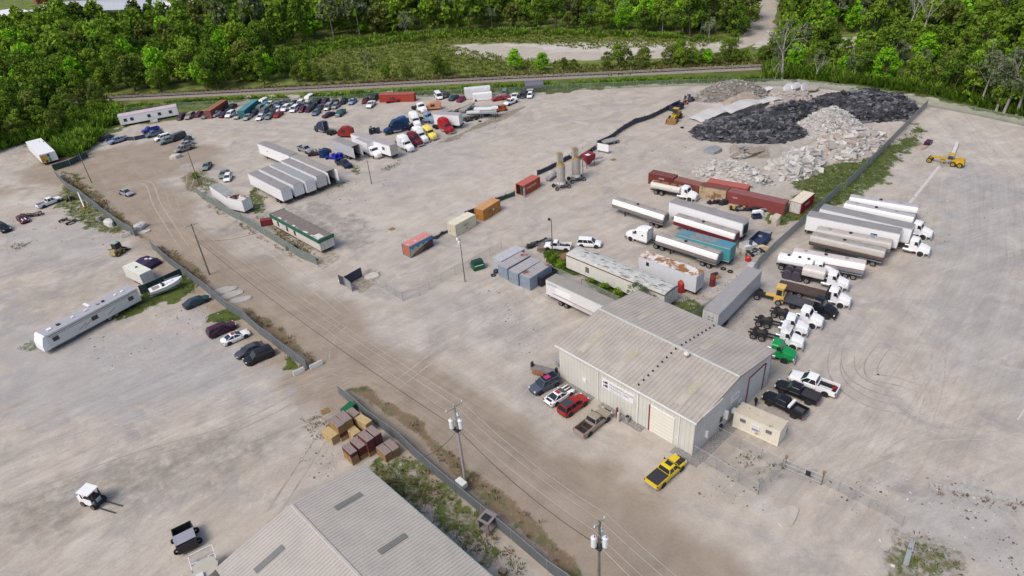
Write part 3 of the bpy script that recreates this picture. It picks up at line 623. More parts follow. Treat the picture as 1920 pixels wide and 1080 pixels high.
SCRN = screenmat('screen_darkgreen', (.02, .05, .045), 1); CHAIN = screenmat('chain_link', (.30, .32, .32), .20); CHAING = screenmat('chain_link_green', (.16, .22, .14), .38)
TRIMW = mat('post_white', (.7, .7, .7), .5)
GALV = mat('galvanised', (.42, .43, .44), .5, .5, var=.1); DARKP = mat('dark_steel', (.05, .05, .06), .6, .3)
def fence(top, h, m, label, name='screen_fence', cat='fence', step=3.2, post=GALV, group=None, sag=.0, rail_=True, pr=.04, wob=.08):
    P = [G(x, y, h) for x, y in top]; P = [Vector((p.x, p.y, 0)) for p in P]; o0 = P[0].copy(); P = densify(P, step); n = len(P)
    r = empty(name, o0); rs = random.Random(n*7+int(h*10)); off = [Vector((rs.uniform(-wob, wob), rs.uniform(-wob, wob), 0)) for _ in P]
    hz = [h*(1-sag*rs.random()) for _ in P]; mb = MB()
    fine_ = []
    for i in range(n-1):
        K = 4
        for k in range(K):
            t = k/K; fine_.append((P[i].lerp(P[i+1], t)+off[i].lerp(off[i+1], t)+Vector((rs.uniform(-.04, .04), rs.uniform(-.04, .04), 0)), hz[i]*(1-t)+hz[i+1]*t-(.0 if k == 0 else sag*.3)))
    fine_.append((P[-1]+off[-1], hz[-1]))
    for (a, ha), (b, hb) in zip(fine_, fine_[1:]):
        a = a-o0; b = b-o0; q = (b-a).normalized(); nv = Vector((-q.y, q.x, 0))*.012
        mb.add([a+nv+Vector((0, 0, .04)), b+nv+Vector((0, 0, .04)), b+nv+Vector((0, 0, hb)), a+nv+Vector((0, 0, ha))], [(0, 1, 2, 3)], m)
    mb.build('mesh_panel', r); st_ = max(1, math.ceil(n/95))
    pm = None
    for i in range(0, n, st_):
        if pm is None: pm = MB().cyl((0, 0, 0), (0, 0, h+.1), pr, pr, post, 6).mesh('fence_post')
        o = link('post', pm, r); o.location = P[i]-o0
    if rail_:
        mb = MB()
        for i in range(n-1): mb.cyl(P[i]+off[i]-o0+Vector((0, 0, hz[i])), P[i+1]+off[i+1]-o0+Vector((0, 0, hz[i+1])), pr*.6, pr*.6, post, 5)
        mb.build('top_rail', r)
    tag(r, label, cat, group); return r
fence([(100,317),(118,338),(150,358),(190,390),(225,415),(247,427)], 2.2, SCR, 'slate screened fence curving between the dry bank and the upper left yard')
fence([(279,450),(312,480),(345,504),(375,525),(418,561),(442,577),(459,588),(481,609),(503,624),(527,643),(570,674)], 2.1, SCR, 'long slate screened fence between the dirt road and the yard with the mobile home')
fence([(630,721),(660,744),(685,767),(725,795),(748,812),(770,834),(806,867),(850,904),(900,945),(957,992),(1025,1050),(1065,1079),(1120,1128)], 1.9, SCR, 'slate screened fence along the road past the stacked wooden crates')
fence([(364,349),(381,362),(409,379),(431,392),(449,400),(473,414),(493,427),(530,449),(559,467),(590,480)], 2.1, screenmat('screen_green_grey', (.15, .18, .17), .95), 'grey-green screened fence along the road in front of the green-trimmed office trailer')
fence([(1741,186),(1705,222),(1673,255),(1645,283),(1617,311),(1588,337)], 2.1, SCRG, 'grey screened fence running down from the rear corner past the rubble piles')
fence([(1577,342),(1547,372),(1513,401),(1482,428),(1452,455),(1424,482),(1415,496)], 2.1, SCRG, 'bent grey screened fence beside the parked tank trailers and junk')
fence([(215,205),(330,193),(480,186),(640,180),(705,173),(805,170),(905,166),(960,164),(1085,157),(1260,150),(1335,148),(1440,148),(1522,151),(1615,162),(1690,175),(1741,185),(1830,201),(1920,220),(2060,252)], 2.1, CHAING, 'long wire fence along the back of the yards below the woods', 'wire_fence', step=3.5, wob=.02)
fence([(1007,318),(1035,306),(1060,292),(1078,283),(1092,276)], 1.6, SCRB, 'sagging navy screened fence behind the silos', sag=.3, post=DARKP)
fence([(1119,262),(1144,251),(1157,240),(1170,232),(1192,221),(1225,210),(1252,197),(1277,186)], 1.8, SCRB, 'wavy navy screened fence between the two gravel lots', sag=.25, post=DARKP, wob=.25)
fence([(928,371),(948,362),(965,357)], 1.5, SCRN, 'dark green collapsed fence cloth between the orange and red containers', sag=.4, post=DARKP)
fence([(872,396),(890,390)], 1.7, SCRB, 'black fence cloth between the cream and orange containers', sag=.1, post=DARKP)
fence([(806,441),(818,441),(828,433),(840,428)], 1.0, SCRB, 'fallen navy fence cloth beside the cream container', sag=.4, post=DARKP)
fence([(704,521),(723,530),(740,540),(753,549)], 1.8, CHAIN, 'bare wire fence corner by the open yard gate', 'wire_fence', step=4)
fence([(753,549),(784,539),(803,527),(826,514),(852,500),(879,488),(898,476),(918,465),(940,454)], 1.8, CHAIN, 'bare wire fence leading from the gate towards the grey containers', 'wire_fence', step=4)
fence([(633,515),(643,519)], 2.1, SCRB, 'short navy screened gate wing at the yard entrance', 'gate', 'gate', step=3)
fence([(644,519),(676,501)], 2.1, SCRB, 'open navy screened gate leaf at the yard entrance', 'gate', 'gate', step=3)
fence([(644,520),(656,529)], 2.1, SCRG, 'grey mesh gate leaf with round post at the entrance', 'gate', 'gate', step=3)
fence([(1304,836),(1345,860),(1386,884),(1425,907)], 1.9, CHAIN, 'bare wire fence running out from the near corner of the metal building', 'wire_fence', step=3)
fence([(1425,907),(1448,883),(1470,860)], 1.9, CHAIN, 'bare wire fence closing the small weedy pen', 'wire_fence', step=3)
fence([(1348,801),(1390,822),(1430,841),(1470,860)], 1.9, CHAIN, 'bare wire fence behind the cream office container', 'wire_fence', step=3)
fence([(1545,889),(1576,903),(1605,918),(1634,932),(1666,947),(1697,969)], 1.7, CHAIN, 'low wire fence continuing from the pipe gate', 'wire_fence', step=3)
fence([(258,536),(272,532),(338,503)], 1.9, SCRN, 'dark green screened fence behind the motor boat')
fence([(198,262),(225,256),(250,256),(278,250)], 1.3, SCRB, 'low black screen wall with white posts beside the light blue pickup', post=TRIMW)
fence([(96,309),(128,300),(162,284)], 1.8, SCRN, 'dark green screened fence below the white box trailer')
fence([(1031,499),(1051,506),(1090,524),(1130,542),(1160,556)], 1.8, screenmat('old_chain', (.30, .31, .31), .45), 'old wire fence between the two long trailers', 'wire_fence', step=3)
fence([(1400,508),(1370,532),(1342,555),(1300,584)], 1.8, screenmat('old_chain2', (.30, .31, .31), .5), 'weathered wire fence beside the diagonal grey trailer', 'wire_fence', step=3)
# rolling pipe gate
g0 = G(1474, 860, 1.9); g1 = G(1544, 889, 1.9); g = empty('pipe_gate', (g0.x, g0.y, 0), math.atan2(g1.y-g0.y, g1.x-g0.x)); Lg = math.hypot(g1.x-g0.x, g1.y-g0.y)
mb = MB()
for z in (.35, 1.0, 1.7): mb.cyl((0, 0, z), (Lg, 0, z), .045, .045, GALV, 6)
for k in range(4): mb.cyl((Lg*k/3, 0, .3), (Lg*k/3, 0, 1.75), .05, .05, GALV, 6)
mb.build('gate_frame', g)
for x in (0, Lg): MB().cyl((x, .12, 0), (x, .12, 2.1), .09, .09, mat('rust_post', (.16, .10, .08), .8), 8).ball((x, .12, 2.15), .2, mat('rust_cap', (.25, .16, .09), .8)).build('post', g)
MB().box(Lg*.57, Lg*.7, -.1, -.06, .75, 1.5, mat('black_plastic', (.02, .02, .025), .5)).build('lock_box', g)
tag(g, 'pipe gate with rusty end posts at the lower right', 'gate')

# ================================================================ MAIN METAL BUILDING
def rib_mat(name, col, axis, pitch, dark=.72, width=.14, var=.06, grime=None):
    m = bpy.data.materials.new(name); m.use_nodes = True; n = m.node_tree; N = n.nodes; L = n.links; p = N['Principled BSDF']
    p.inputs['Roughness'].default_value = .5; p.inputs['Metallic'].default_value = .0; p.inputs['Specular IOR Level'].default_value = .35
    tc = N.new('ShaderNodeTexCoord'); sp = N.new('ShaderNodeSeparateXYZ'); L.new(tc.outputs['Object'], sp.inputs[0])
    a = N.new('ShaderNodeMath'); a.operation = 'MULTIPLY'; a.inputs[1].default_value = 1/pitch; L.new(sp.outputs[axis], a.inputs[0])
    b = N.new('ShaderNodeMath'); b.operation = 'FRACT'; L.new(a.outputs[0], b.inputs[0])
    c = N.new('ShaderNodeMath'); c.operation = 'LESS_THAN'; c.inputs[1].default_value = width; L.new(b.outputs[0], c.inputs[0])
    no = N.new('ShaderNodeTexNoise'); no.inputs['Scale'].default_value = .35; no.inputs['Detail'].default_value = 8; no.inputs['Roughness'].default_value = .7; L.new(tc.outputs['Object'], no.inputs[0])
    mr = N.new('ShaderNodeMapRange'); L.new(no.outputs[0], mr.inputs[0]); mr.inputs[1].default_value = .3; mr.inputs[2].default_value = .7; mr.inputs[3].default_value = 1-var*2; mr.inputs[4].default_value = 1+var
    d = N.new('ShaderNodeMath'); d.operation = 'MULTIPLY_ADD'; L.new(c.outputs[0], d.inputs[0]); d.inputs[1].default_value = dark-1; d.inputs[2].default_value = 1
    e = N.new('ShaderNodeMath'); e.operation = 'MULTIPLY'; L.new(d.outputs[0], e.inputs[0]); L.new(mr.outputs[0], e.inputs[1])
    v = N.new('ShaderNodeVectorMath'); v.operation = 'SCALE'; v.inputs[0].default_value = col; L.new(e.outputs[0], v.inputs[3]); L.new(v.outputs[0], p.inputs['Base Color']); return m
b0 = Vector((20.99, 58.66)); BA = .7167; BL, BW, BH, RH = 18.39, 22.75, 6.0, 7.35
bd = empty('metal_building', (b0.x, b0.y, 0), BA)   # +x along the gable wall, +y along the sign wall
WALL = rib_mat('wall_sheet', (.58, .575, .53), 1, .6, .82, .18); WALLG = rib_mat('wall_sheet_gable', (.55, .545, .53), 0, .6, .86, .2); ROOF = rib_mat('roof_sheet', (.41, .368, .325), 1, .62, .76, .10, .10)
TRIM = mat('white_trim', (.72, .72, .72), .5, var=.05); TRIMG = mat('grey_trim', (.33, .33, .33), .5); DOORW = mat('roller_white', (.70, .68, .60), .5, var=.04); RED = mat('red_steel', (.20, .03, .03), .6)
mb = MB()
mb.add([(0, 0, 0), (0, BW, 0), (0, BW, BH), (0, 0, BH)], [(0, 3, 2, 1)], WALL); mb.add([(BL, 0, 0), (BL, BW, 0), (BL, BW, BH), (BL, 0, BH)], [(0, 1, 2, 3)], WALL)
for y in (0, BW): mb.add([(0, y, 0), (BL, y, 0), (BL, y, BH), (BL/2, y, RH), (0, y, BH)], [(0, 1, 2, 3, 4)], WALLG)
mb.build('wall', bd)
mb = MB(); e = .35
for s in (0, 1):
    x0, x1 = (-e, BL/2) if s == 0 else (BL+e, BL/2); sl_ = (RH-BH)/(BL/2); z0 = BH-e*sl_+.02; z1 = RH+.02
    mb.add([(x0, -e, z0), (x0, BW+e, z0), (x1, BW+e, z1), (x1, -e, z1)], [(0, 3, 2, 1) if s == 0 else (0, 1, 2, 3)], ROOF)
    mb.add([(x0, -e, z0-.1), (x0, BW+e, z0-.1), (x1, BW+e, z1-.1), (x1, -e, z1-.1)], [(0, 1, 2, 3)], ROOF)
    y = -e+.3
    while y < BW+e:
        mb.add([(x0, y-.04, z0+.003), (x0, y+.04, z0+.003), (x1, y+.04, z1+.003), (x1, y-.04, z1+.003), (x0, y, z0+.04), (x1, y, z1+.04)], [(0, 3, 5, 4), (1, 4, 5, 2), (0, 4, 1)], ROOF); y += .62
rf = mb.build('roof', bd)
MB().box(BL/2-.22, BL/2+.22, -e, BW+e, RH+.03, RH+.12, mat('ridge_cap', (.42, .44, .42), .5), ty=0, tx=.1).build('ridge_cap', rf)
slp = math.atan2(RH-BH, BL/2)
def on_roof(side, u, y):     # u metres up from the eave
    x = u*math.cos(slp); z = BH+u*math.sin(slp); return (x if side == 0 else BL-x, y, z)
FIB = mat('fibreglass', (.42, .375, .29), .5, var=.15, scale=1); FIBL = mat('fibreglass_pale', (.44, .405, .345), .5, var=.1)
def roof_patch(nm, side, u0, u1, y0, y1, m, z=.035):
    mb = MB(); sg = 1 if side == 0 else -1
    q = [on_roof(side, u0, y0), on_roof(side, u0, y1), on_roof(side, u1, y1), on_roof(side, u1, y0)]
    lo = [(a, b, c+z) for a, b, c in q]; hi = [(a, b, c+z+.03) for a, b, c in q]
    mb.add(lo+hi, [(4, 7, 6, 5) if side == 0 else (4, 5, 6, 7), (0, 1, 5, 4), (1, 2, 6, 5), (2, 3, 7, 6), (3, 0, 4, 7)], m); return mb.build(nm, bd)
for yc in (BW-3.4, BW-9.6, 3.2): roof_patch('roof_light', 0, .8, 2.7, yc-.55, yc+.5, FIBL); roof_patch('roof_light', 0, 2.7, 5.6, yc-.55, yc+.5, FIB)
for yc in (BW-5.5, BW-12.4, 6.5): roof_patch('roof_light', 1, 3.2, 5.2, yc-.5, yc+.5, FIB); roof_patch('roof_light', 1, 5.2, 7.4, yc-.5, yc+.5, FIBL)
VB = mat('vent_black', (.02, .02, .03), .6)
for s in (0, 1):
    for k in range(9):
        u = .5+k*1.02; p = on_roof(s, u, 9.0-(.0 if s == 0 else .1)); MB().cyl((p[0], p[1], p[2]), (p[0], p[1], p[2]+.22), .12, .12, VB, 8).build('roof_vent', bd)
p = on_roof(0, 8.2, 7.0); MB().cyl(p, (p[0], p[1], p[2]+.5), .18, .12, GALV, 8).ball((p[0], p[1], p[2]+.65), .42, mat('vent_white', (.62, .58, .56), .6), sc=(1, 1, .7)).build('turbine_vent', bd)
mb = MB(); mb.box(-e-.13, -e-.01, -e, BW+e, BH-.22, BH-.03, TRIM); mb.build('gutter', bd)
for y in (.6+1.6, 8.6, 15.4): MB().box(-.14, -.02, y-.07, y+.07, 0, BH-.1, TRIM).build('downpipe', bd)
mb = MB()
for s in (0, 1):
    x0, x1 = (-e, BL/2) if s == 0 else (BL+e, BL/2); z0 = BH-e*(RH-BH)/(BL/2); z1 = RH
    mb.add([(x0, -e-.03, z0-.22), (x1, -e-.03, z1-.22), (x1, -e-.03, z1+.03), (x0, -e-.03, z0+.03)], [(0, 1, 2, 3) if s == 0 else (3, 2, 1, 0)], TRIMG)
mb.build('gable_trim', bd)
for x in (0, BL): MB().box(x-.04, x+.04, -.04, .04, 0, BH-.1, TRIMG).build('corner_trim', bd)
# roller doors
d = MB().box(-.09, -.01, 3.0, 6.6, .05, 4.4, DOORW); dr = d.build('roller_door', bd)
mb = MB(); mb.box(-.13, -.01, 6.6, 6.8, 0, 4.5, RED); mb.box(-.13, -.01, 2.9, 3.0, 0, 4.5, TRIM); mb.box(-.13, -.01, 3.0, 6.6, 4.4, 4.5, TRIM); mb.build('door_frame', dr)
mb = MB()
for k in range(7): mb.box(-.1, -.09, 3.0, 6.6, .6*k+.55, .6*k+.57, TRIMG)
mb.build('panel_seam', dr)
dr = MB().box(12.6, 16.6, -.09, -.01, .05, 4.7, mat('roller_grey', (.56, .56, .55), .5, var=.05)).build('roller_door', bd)
mb = MB(); mb.box(16.6, 16.85, -.14, -.01, 0, 4.8, RED); mb.box(12.5, 12.6, -.12, -.01, 0, 4.8, RED); mb.box(12.6, 16.6, -.12, -.01, 4.7, 4.8, RED); mb.build('door_frame', dr)
dr = MB().box(10.3, 11.3, -.08, -.01, 0, 2.15, mat('door_white', (.62, .63, .65), .5)).build('entrance_door', bd); MB().box(10.6, 10.85, -.11, -.08, 1.2, 1.5, mat('glass_dark', (.02, .025, .03), .1, spec=.8, var=0)).build('door_window', dr)
GLASS = mat('glass_dark', (.02, .025, .03), .1)
w = MB().box(6.0, 6.6, -.07, -.01, 1.3, 2.2, GLASS).build('window', bd)
MB().box(6.9, 7.15, -.5, -.01, 1.5, 2.9, TRIM).build('open_shutter', bd)
MB().box(2.6, 2.8, -.35, -.01, 1.3, 2.4, TRIM).build('open_shutter', bd)
MB().box(.9, 5.2, -e-.12, -e-.05, BH-.05, BH+.18, TRIM, T=Matrix.Translation((0, 0, .25))).build('gable_flashing', bd)
MB().box(-.1, -.01, 17.6, 18.2, 1.9, 2.5, TRIM).build('wall_vent', bd); MB().box(-.1, -.01, 2.35, 2.55, 1.4, 1.7, TRIM).build('switch_box', bd)
# signs
SW = mat('sign_white', (.72, .72, .74), .5, var=.03); INK = mat('sign_ink', (.03, .03, .06), .6, var=0); INKG = mat('sign_ink_grey', (.25, .26, .3), .6, var=0)
def text(s, size, m, T, parent, name='lettering', ext=.004, sx=1.):
    c = bpy.data.curves.new(name, 'FONT'); c.body = s; c.size = size; c.extrude = ext; c.space_character = 1.05
    o = bpy.data.objects.new(name, c); COL.objects.link(o); dg = bpy.context.evaluated_depsgraph_get(); me = bpy.data.meshes.new_from_object(o.evaluated_get(dg))
    bpy.data.objects.remove(o); bpy.data.curves.remove(c); me.materials.clear(); me.materials.append(m); o = link(name, me, parent); o.matrix_local = T @ Matrix.Diagonal((sx, 1, 1, 1)); return o
def wallT(face, a, z, off=.0, tilt=0):
    """frame on the building: face 'L' sign wall (x=0), 'G' gable wall (y=0); text runs to the right, seen from outside"""
    if face == 'L': return Matrix.Translation((-off, a, z)) @ Matrix(((0, 0, -1, 0), (-1, 0, 0, 0), (0, 1, 0, 0), (0, 0, 0, 1)))
    return Matrix.Translation((a, -off, z)) @ Matrix(((1, 0, 0, 0), (0, 0, -1, 0), (0, 1, 0, 0), (0, 0, 0, 1)))
sg = MB().box(-.1, -.02, 9.3, 14.7, 2.9, 4.45, SW).build('company_sign', bd)
text('TRANSPORTATION', .44, INK, wallT('L', 13.4, 3.9, .105), sg); text('TRUCKING YARD', .40, INK, wallT('L', 13.4, 3.43, .105), sg); text('SERVICES  AND  REPAIR', .2, INKG, wallT('L', 13.3, 3.1, .105), sg)
mb = MB()
for z, c in ((3.9, INK), (3.3, INK)):
    mb.box(-.115, -.1, 13.65, 14.45, z, z+.14, c); mb.box(-.115, -.1, 13.7, 14.1, z+.14, z+.32, c)
    for y in (13.8, 14.05, 14.35): mb.cyl((-.115, y, z-.03), (-.1, y, z-.03), .08, .08, c, 8)
mb.build('truck_emblem', sg)
sg = MB().box(8.3, 10.1, -.1, -.02, 3.2, 4.3, SW).build('company_sign', bd)
text('OFFICE', .42, INK, wallT('G', 8.45, 3.8, .105), sg); text('SERVICE SHOP', .2, INKG, wallT('G', 8.45, 3.5, .105), sg)
tag(bd, 'pale ribbed metal building with gabled roof, company sign and white roller door', 'building')
# concrete aprons, gravel strips
CONC = mat('concrete_slab', (.40, .36, .31), .9, var=.12, scale=.5); CRUSH = mat('crushed_stone', (.30, .285, .27), .9, var=.6, scale=3)
def slab(name, pts, m, z=.06, label=None):
    P = GP(*pts); mb = MB(); c = sum(P, Vector())/len(P); P = [p-c for p in P]
    a = sum(P[i].x*P[(i+1) % len(P)].y-P[(i+1) % len(P)].x*P[i].y for i in range(len(P)))
    if a < 0: P = P[::-1]
    mb.poly(P, .004, z, m); o = mb.build(name); o.location = (c.x, c.y, 0); tag(o, kind='structure'); return o
Bm = Matrix.Translation((b0.x, b0.y, 0)) @ Matrix.Rotation(BA, 4, 'Z')
def bslab(name, x0, x1, y0, y1, m, z):
    o = MB().box(x0, x1, y0, y1, .004, z, m).build(name); o.matrix_world = Bm; tag(o, kind='structure')
bslab('concrete_apron', -1.6, -.02, 2.4, 7.2, CONC, .07); bslab('concrete_pad', -1.3, -.02, 14.6, 15.9, CONC, .07); bslab('concrete_apron_side', 12.3, 17.2, -2.4, -.02, CONC, .07)
bslab('gravel_strip', -1.2, -.02, 7.25, 14.5, CRUSH, .03); bslab('gravel_strip_far', -1.1, -.02, 16, 22.6, CRUSH, .03); bslab('gravel_strip_near', -1.4, -.02, -1.5, 2.3, CRUSH, .03); bslab('gravel_strip_side', .0, 12.2, -1.6, -.02, CRUSH, .03)

# ================================================================ SHED ROOF AT THE BOTTOM
a0 = G(680, 875, 4.6); a1 = G(405, 1060, 4.6); ar = G(915, 1080, 4.6); yd = Vector((ar.x-a0.x, ar.y-a0.y, 0)).normalized(); xd = Vector((yd.y, -yd.x, 0)); 
if xd.dot(a1-a0) < 0: xd = -xd
SWd = (a1-a0).dot(xd); SL = 30; sh = empty('storage_shed', (a0.x, a0.y, 0), math.atan2(xd.y, xd.x)); sgn = 1 if (Matrix.Rotation(math.atan2(xd.y, xd.x), 3, 'Z') @ Vector((0, 1, 0))).dot(yd) > 0 else -1
ROOF2 = rib_mat('shed_roof_sheet', (.43, .395, .36), 1, .42, .62, .10, .07); WALL2 = rib_mat('shed_wall_sheet', (.45, .45, .43), 1, .4, .85, .2)
mb = MB(); hz0, hz1 = 4.6, 6.1; Y1 = SL*sgn
for y in (0, Y1): mb.add([(0, y, 0), (SWd, y, 0), (SWd, y, hz0), (SWd/2, y, hz1), (0, y, hz0)], [(0, 1, 2, 3, 4)], WALL2)
for x in (0, SWd): mb.add([(x, 0, 0), (x, Y1, 0), (x, Y1, hz0), (x, 0, hz0)], [(0, 1, 2, 3)], WALL2)
mb.build('wall', sh); mb = MB()
for s in (0, 1):
    x0, x1 = (-.25, SWd/2) if s == 0 else (SWd+.25, SWd/2); z0 = hz0-.02
    mb.add([(x0, -.2*sgn, z0), (x0, Y1, z0), (x1, Y1, hz1), (x1, -.2*sgn, hz1)], [(0, 1, 2, 3)], ROOF2)
    y = .1
    while y < SL: mb.add([(x0, (y-.03)*sgn, z0+.004), (x0, (y+.03)*sgn, z0+.004), (x1, (y+.03)*sgn, hz1+.004), (x1, (y-.03)*sgn, hz1+.004), (x0, y*sgn, z0+.035), (x1, y*sgn, hz1+.035)], [(0, 3, 5, 4), (1, 4, 5, 2), (0, 4, 1)], ROOF2); y += .42
rf = mb.build('roof', sh)
MB().box(SWd/2-.22, SWd/2+.22, min(0, Y1), max(0, Y1), hz1-.02, hz1+.07, mat('shed_ridge', (.41, .39, .36), .6), tx=.1).build('ridge_cap', rf)
mb = MB(); mb.box(-.33, -.26, min(0, Y1), max(0, Y1), hz0-.15, hz0+.01, mat('green_gutter', (.25, .34, .31), .5)); mb.build('gutter', sh)
SK = rib_mat('skylight_grey', (.20, .20, .19), 1, .21, .55, .25)
for pc in ((654, 940), (737, 1020), (505, 1048)):
    lc = Matrix.Rotation(-sh.rotation_euler[2], 3, 'Z') @ (G(*pc, 5.3)-Vector((a0.x, a0.y, 5.3))); xx = lc.x; yy = abs(lc.y); half = 1.7; mb = MB(); zf = lambda x: hz0+(hz1-hz0)*(1-abs(x-SWd/2)/(SWd/2))
    q = [(xx-half, (yy-.38)*sgn), (xx+half, (yy-.38)*sgn), (xx+half, (yy+.38)*sgn), (xx-half, (yy+.38)*sgn)]
    mb.add([(a, b, zf(a)+.045) for a, b in q]+[(a, b, zf(a)+.075) for a, b in q], [(4, 5, 6, 7), (0, 1, 5, 4), (1, 2, 6, 5), (2, 3, 7, 6), (3, 0, 4, 7)], SK); mb.build('skylight', sh)
tag(sh, 'large pale ribbed shed roof with dark skylights at the bottom of the picture', 'building')

# ================================================================ FAR BUILDINGS (top left)
def hall(p1, p2, depth, h, m, rm, label, dz=1.2, win=True, z=0):
    a = G(*p1); b = G(*p2); L_ = (b-a).length; r = empty('commercial_building', (a.x, a.y, 0), math.atan2(b.y-a.y, b.x-a.x))
    mb = MB(); mb.box(0, L_, 0, depth, 0, h, m); mb.build('wall', r)
    mb = MB(); mb.add([(-.5, -.5, h+.01), (L_+.5, -.5, h+.01), (L_+.5, depth+.5, h+.01), (-.5, depth+.5, h+.01), (-.5, depth/2, h+dz), (L_+.5, depth/2, h+dz)], [(0, 1, 5, 4), (3, 4, 5, 2), (0, 4, 3), (1, 2, 5), (0, 3, 2, 1)], rm); mb.build('roof', r)
    if win:
        n = max(2, int(L_/9))
        for k in range(n): MB().box(L_*(k+.3)/n, L_*(k+.55)/n, -.08, -.01, 1.2, 3.2, GLASS).build('window', r)
    tag(r, label, 'building'); return r
WH = mat('far_white', (.74, .74, .76), .6); GRF = mat('far_grey', (.40, .42, .46), .6); BRK = mat('far_brick', (.25, .08, .05), .8)
hall((-90,70), (62,40), 30, 6, BRK, WH, 'low brick building with a broad white roof in the top left corner')
hall((60,48), (300,45), 34, 8, GRF, mat('far_roof_grey', (.46, .48, .52), .6), 'long grey-roofed warehouse above the left wood')
hall((300,50), (430,34), 30, 9, WH, WH, 'white warehouse behind the dark bare tree', win=True)
hall((70,8), (95,4), 8, 13, BRK, BRK, 'brick stair tower beside the white-roofed building')
hall((430,30), (500,20), 30, 8, WH, GRF, 'grey-roofed hall at the top edge left of the far wood')
# ================================================================ VEHICLE PARTS
P1 = mat('paint_main', (.5, .5, .5), .3, var=0); P2 = mat('paint_second', (.3, .3, .3), .4, var=0)
TYRE = mat('tyre_rubber', (.018, .018, .02), .85, var=.2); RIM = mat('rim_alloy', (.42, .42, .44), .35, .6, var=.05); RIMD = mat('rim_dark', (.05, .05, .055), .4, .4, var=0)
CHR = mat('chrome_part', (.55, .55, .57), .25, .8, var=.05); BLK = mat('black_trim', (.022, .022, .025), .6, var=.1); GLS = mat('vehicle_glass', (.018, .024, .032), .08, var=0, spec=.7)
HL = mat('headlamp_glass', (.60, .60, .58), .2, var=0); TLM = mat('taillamp_red', (.30, .01, .01), .3, var=0); FRAME = mat('truck_frame', (.03, .028, .03), .7, var=.4, scale=3); ALU = mat('aluminium', (.50, .50, .52), .35, .6, var=.1)
_C = {}
def paint(name, col, rough=.32, metal=0., var=.06, **k): return mat('paint_'+name, col, rough, metal, var, **k)
C_ = dict(white=paint('white', (.78, .78, .80)), cream=paint('cream', (.66, .62, .48)), black=paint('black', (.012, .012, .016)), navy=paint('navy', (.02, .03, .07)), blue=paint('blue', (.02, .05, .22)), steel=paint('steelblue', (.12, .17, .24)),
 royal=paint('royal', (.015, .03, .35)), ltblue=paint('lightblue', (.22, .30, .42)), grey=paint('grey', (.17, .18, .19)), dgrey=paint('darkgrey', (.06, .065, .075)), silver=paint('silver', (.38, .39, .40), .3, .3), red=paint('red', (.33, .012, .015)), maroon=paint('maroon', (.12, .012, .025)),
 plum=paint('plum', (.06, .012, .035)), green=paint('green', (.01, .26, .07)), dgreen=paint('darkgreen', (.02, .06, .05)), teal=paint('teal', (.02, .12, .13)), tan=paint('tan', (.30, .25, .20)), yellow=paint('yellow', (.68, .50, .012)), ltyel=paint('lightyellow', (.78, .62, .14)), mach=paint('machine', (.55, .34, .02), .5, var=.25),
 magenta=paint('magenta', (.24, .008, .05)), salmon=paint('salmon', (.48, .22, .14), .6), greyg=paint('greygreen', (.16, .21, .19)), brown=paint('brown', (.10, .05, .03), .7), aged=paint('agedgrey', (.28, .28, .27), .6, var=.3), offw=paint('offwhite', (.60, .60, .58), .5, var=.15), yardy=paint('yardyellow', (.62, .42, .12), .5, var=.1), dkblue=paint('dkblue', (.012, .035, .10)))
KD = {}
class Kind:
    def __init__(s, name, wheels=None): s.name = name; s.parts = []; s.w = wheels or {}
    def part(s, nm, mb, T=None, par=None):
        s.parts.append((nm, mb if isinstance(mb, bpy.types.Mesh) else mb.mesh(nm), T, par)); return len(s.parts)-1
def spawn(kind, loc, rz, label, cat, group=None, c1=None, c2=None, name=None, lite=False, rot=None, sc=1.):
    k = KD[kind]; r = empty(name or k.name, loc, rz)
    if rot: r.rotation_euler = (rot[0], rot[1], rz)
    if sc != 1.: r.scale = (sc, sc, sc)
    ob = []
    for nm, me, T, par in k.parts:
        if lite and nm in ('rim', 'mirror', 'headlight', 'taillight', 'grille', 'number_plate', 'door_handle', 'sunroof'): ob.append(None); continue
        o = bpy.data.objects.new(nm, me); COL.objects.link(o); o.parent = r if par is None or ob[par] is None else ob[par]
        if T is not None: o.matrix_local = T
        for i, m in enumerate(me.materials):
            if m == P1 and c1: o.material_slots[i].link = 'OBJECT'; o.material_slots[i].material = c1
            elif m == P2 and c2: o.material_slots[i].link = 'OBJECT'; o.material_slots[i].material = c2
        ob.append(o)
    tag(r, label, cat, group); return r
def wheel_parts(k, pos, r=.34, w=.24, rim=RIM, name='wheel'):
    key = (r, w, rim.name)
    if key not in _C:
        t = MB(); rings = []
        for (q, y) in ((r*.62, -w/2), (r*.93, -w/2), (r, -w*.36), (r, w*.36), (r*.93, w/2), (r*.62, w/2)):
            rings.append([(q*math.cos(6.2832*i/16), y, q*math.sin(6.2832*i/16)) for i in range(16)])
        t.loft(rings, TYRE, False, None, True); me = t.mesh('tyre'); h = MB(); h.cyl((0, -w*.42, 0), (0, w*.42, 0), r*.63, r*.63, rim, 14); h.cyl((0, -w*.46, 0), (0, w*.46, 0), r*.2, r*.2, BLK, 8)
        for a in range(5): h.cyl((r*.4*math.cos(a*1.2566), -w*.44, r*.4*math.sin(a*1.2566)), (r*.4*math.cos(a*1.2566), w*.44, r*.4*math.sin(a*1.2566)), r*.09, r*.09, BLK, 5)
        _C[key] = (me, h.mesh('rim'))
    me, h = _C[key]
    for (x, y) in pos:
        i = k.part(name, me, Matrix.Translation((x, y, r))); k.part('rim', h, None, i)
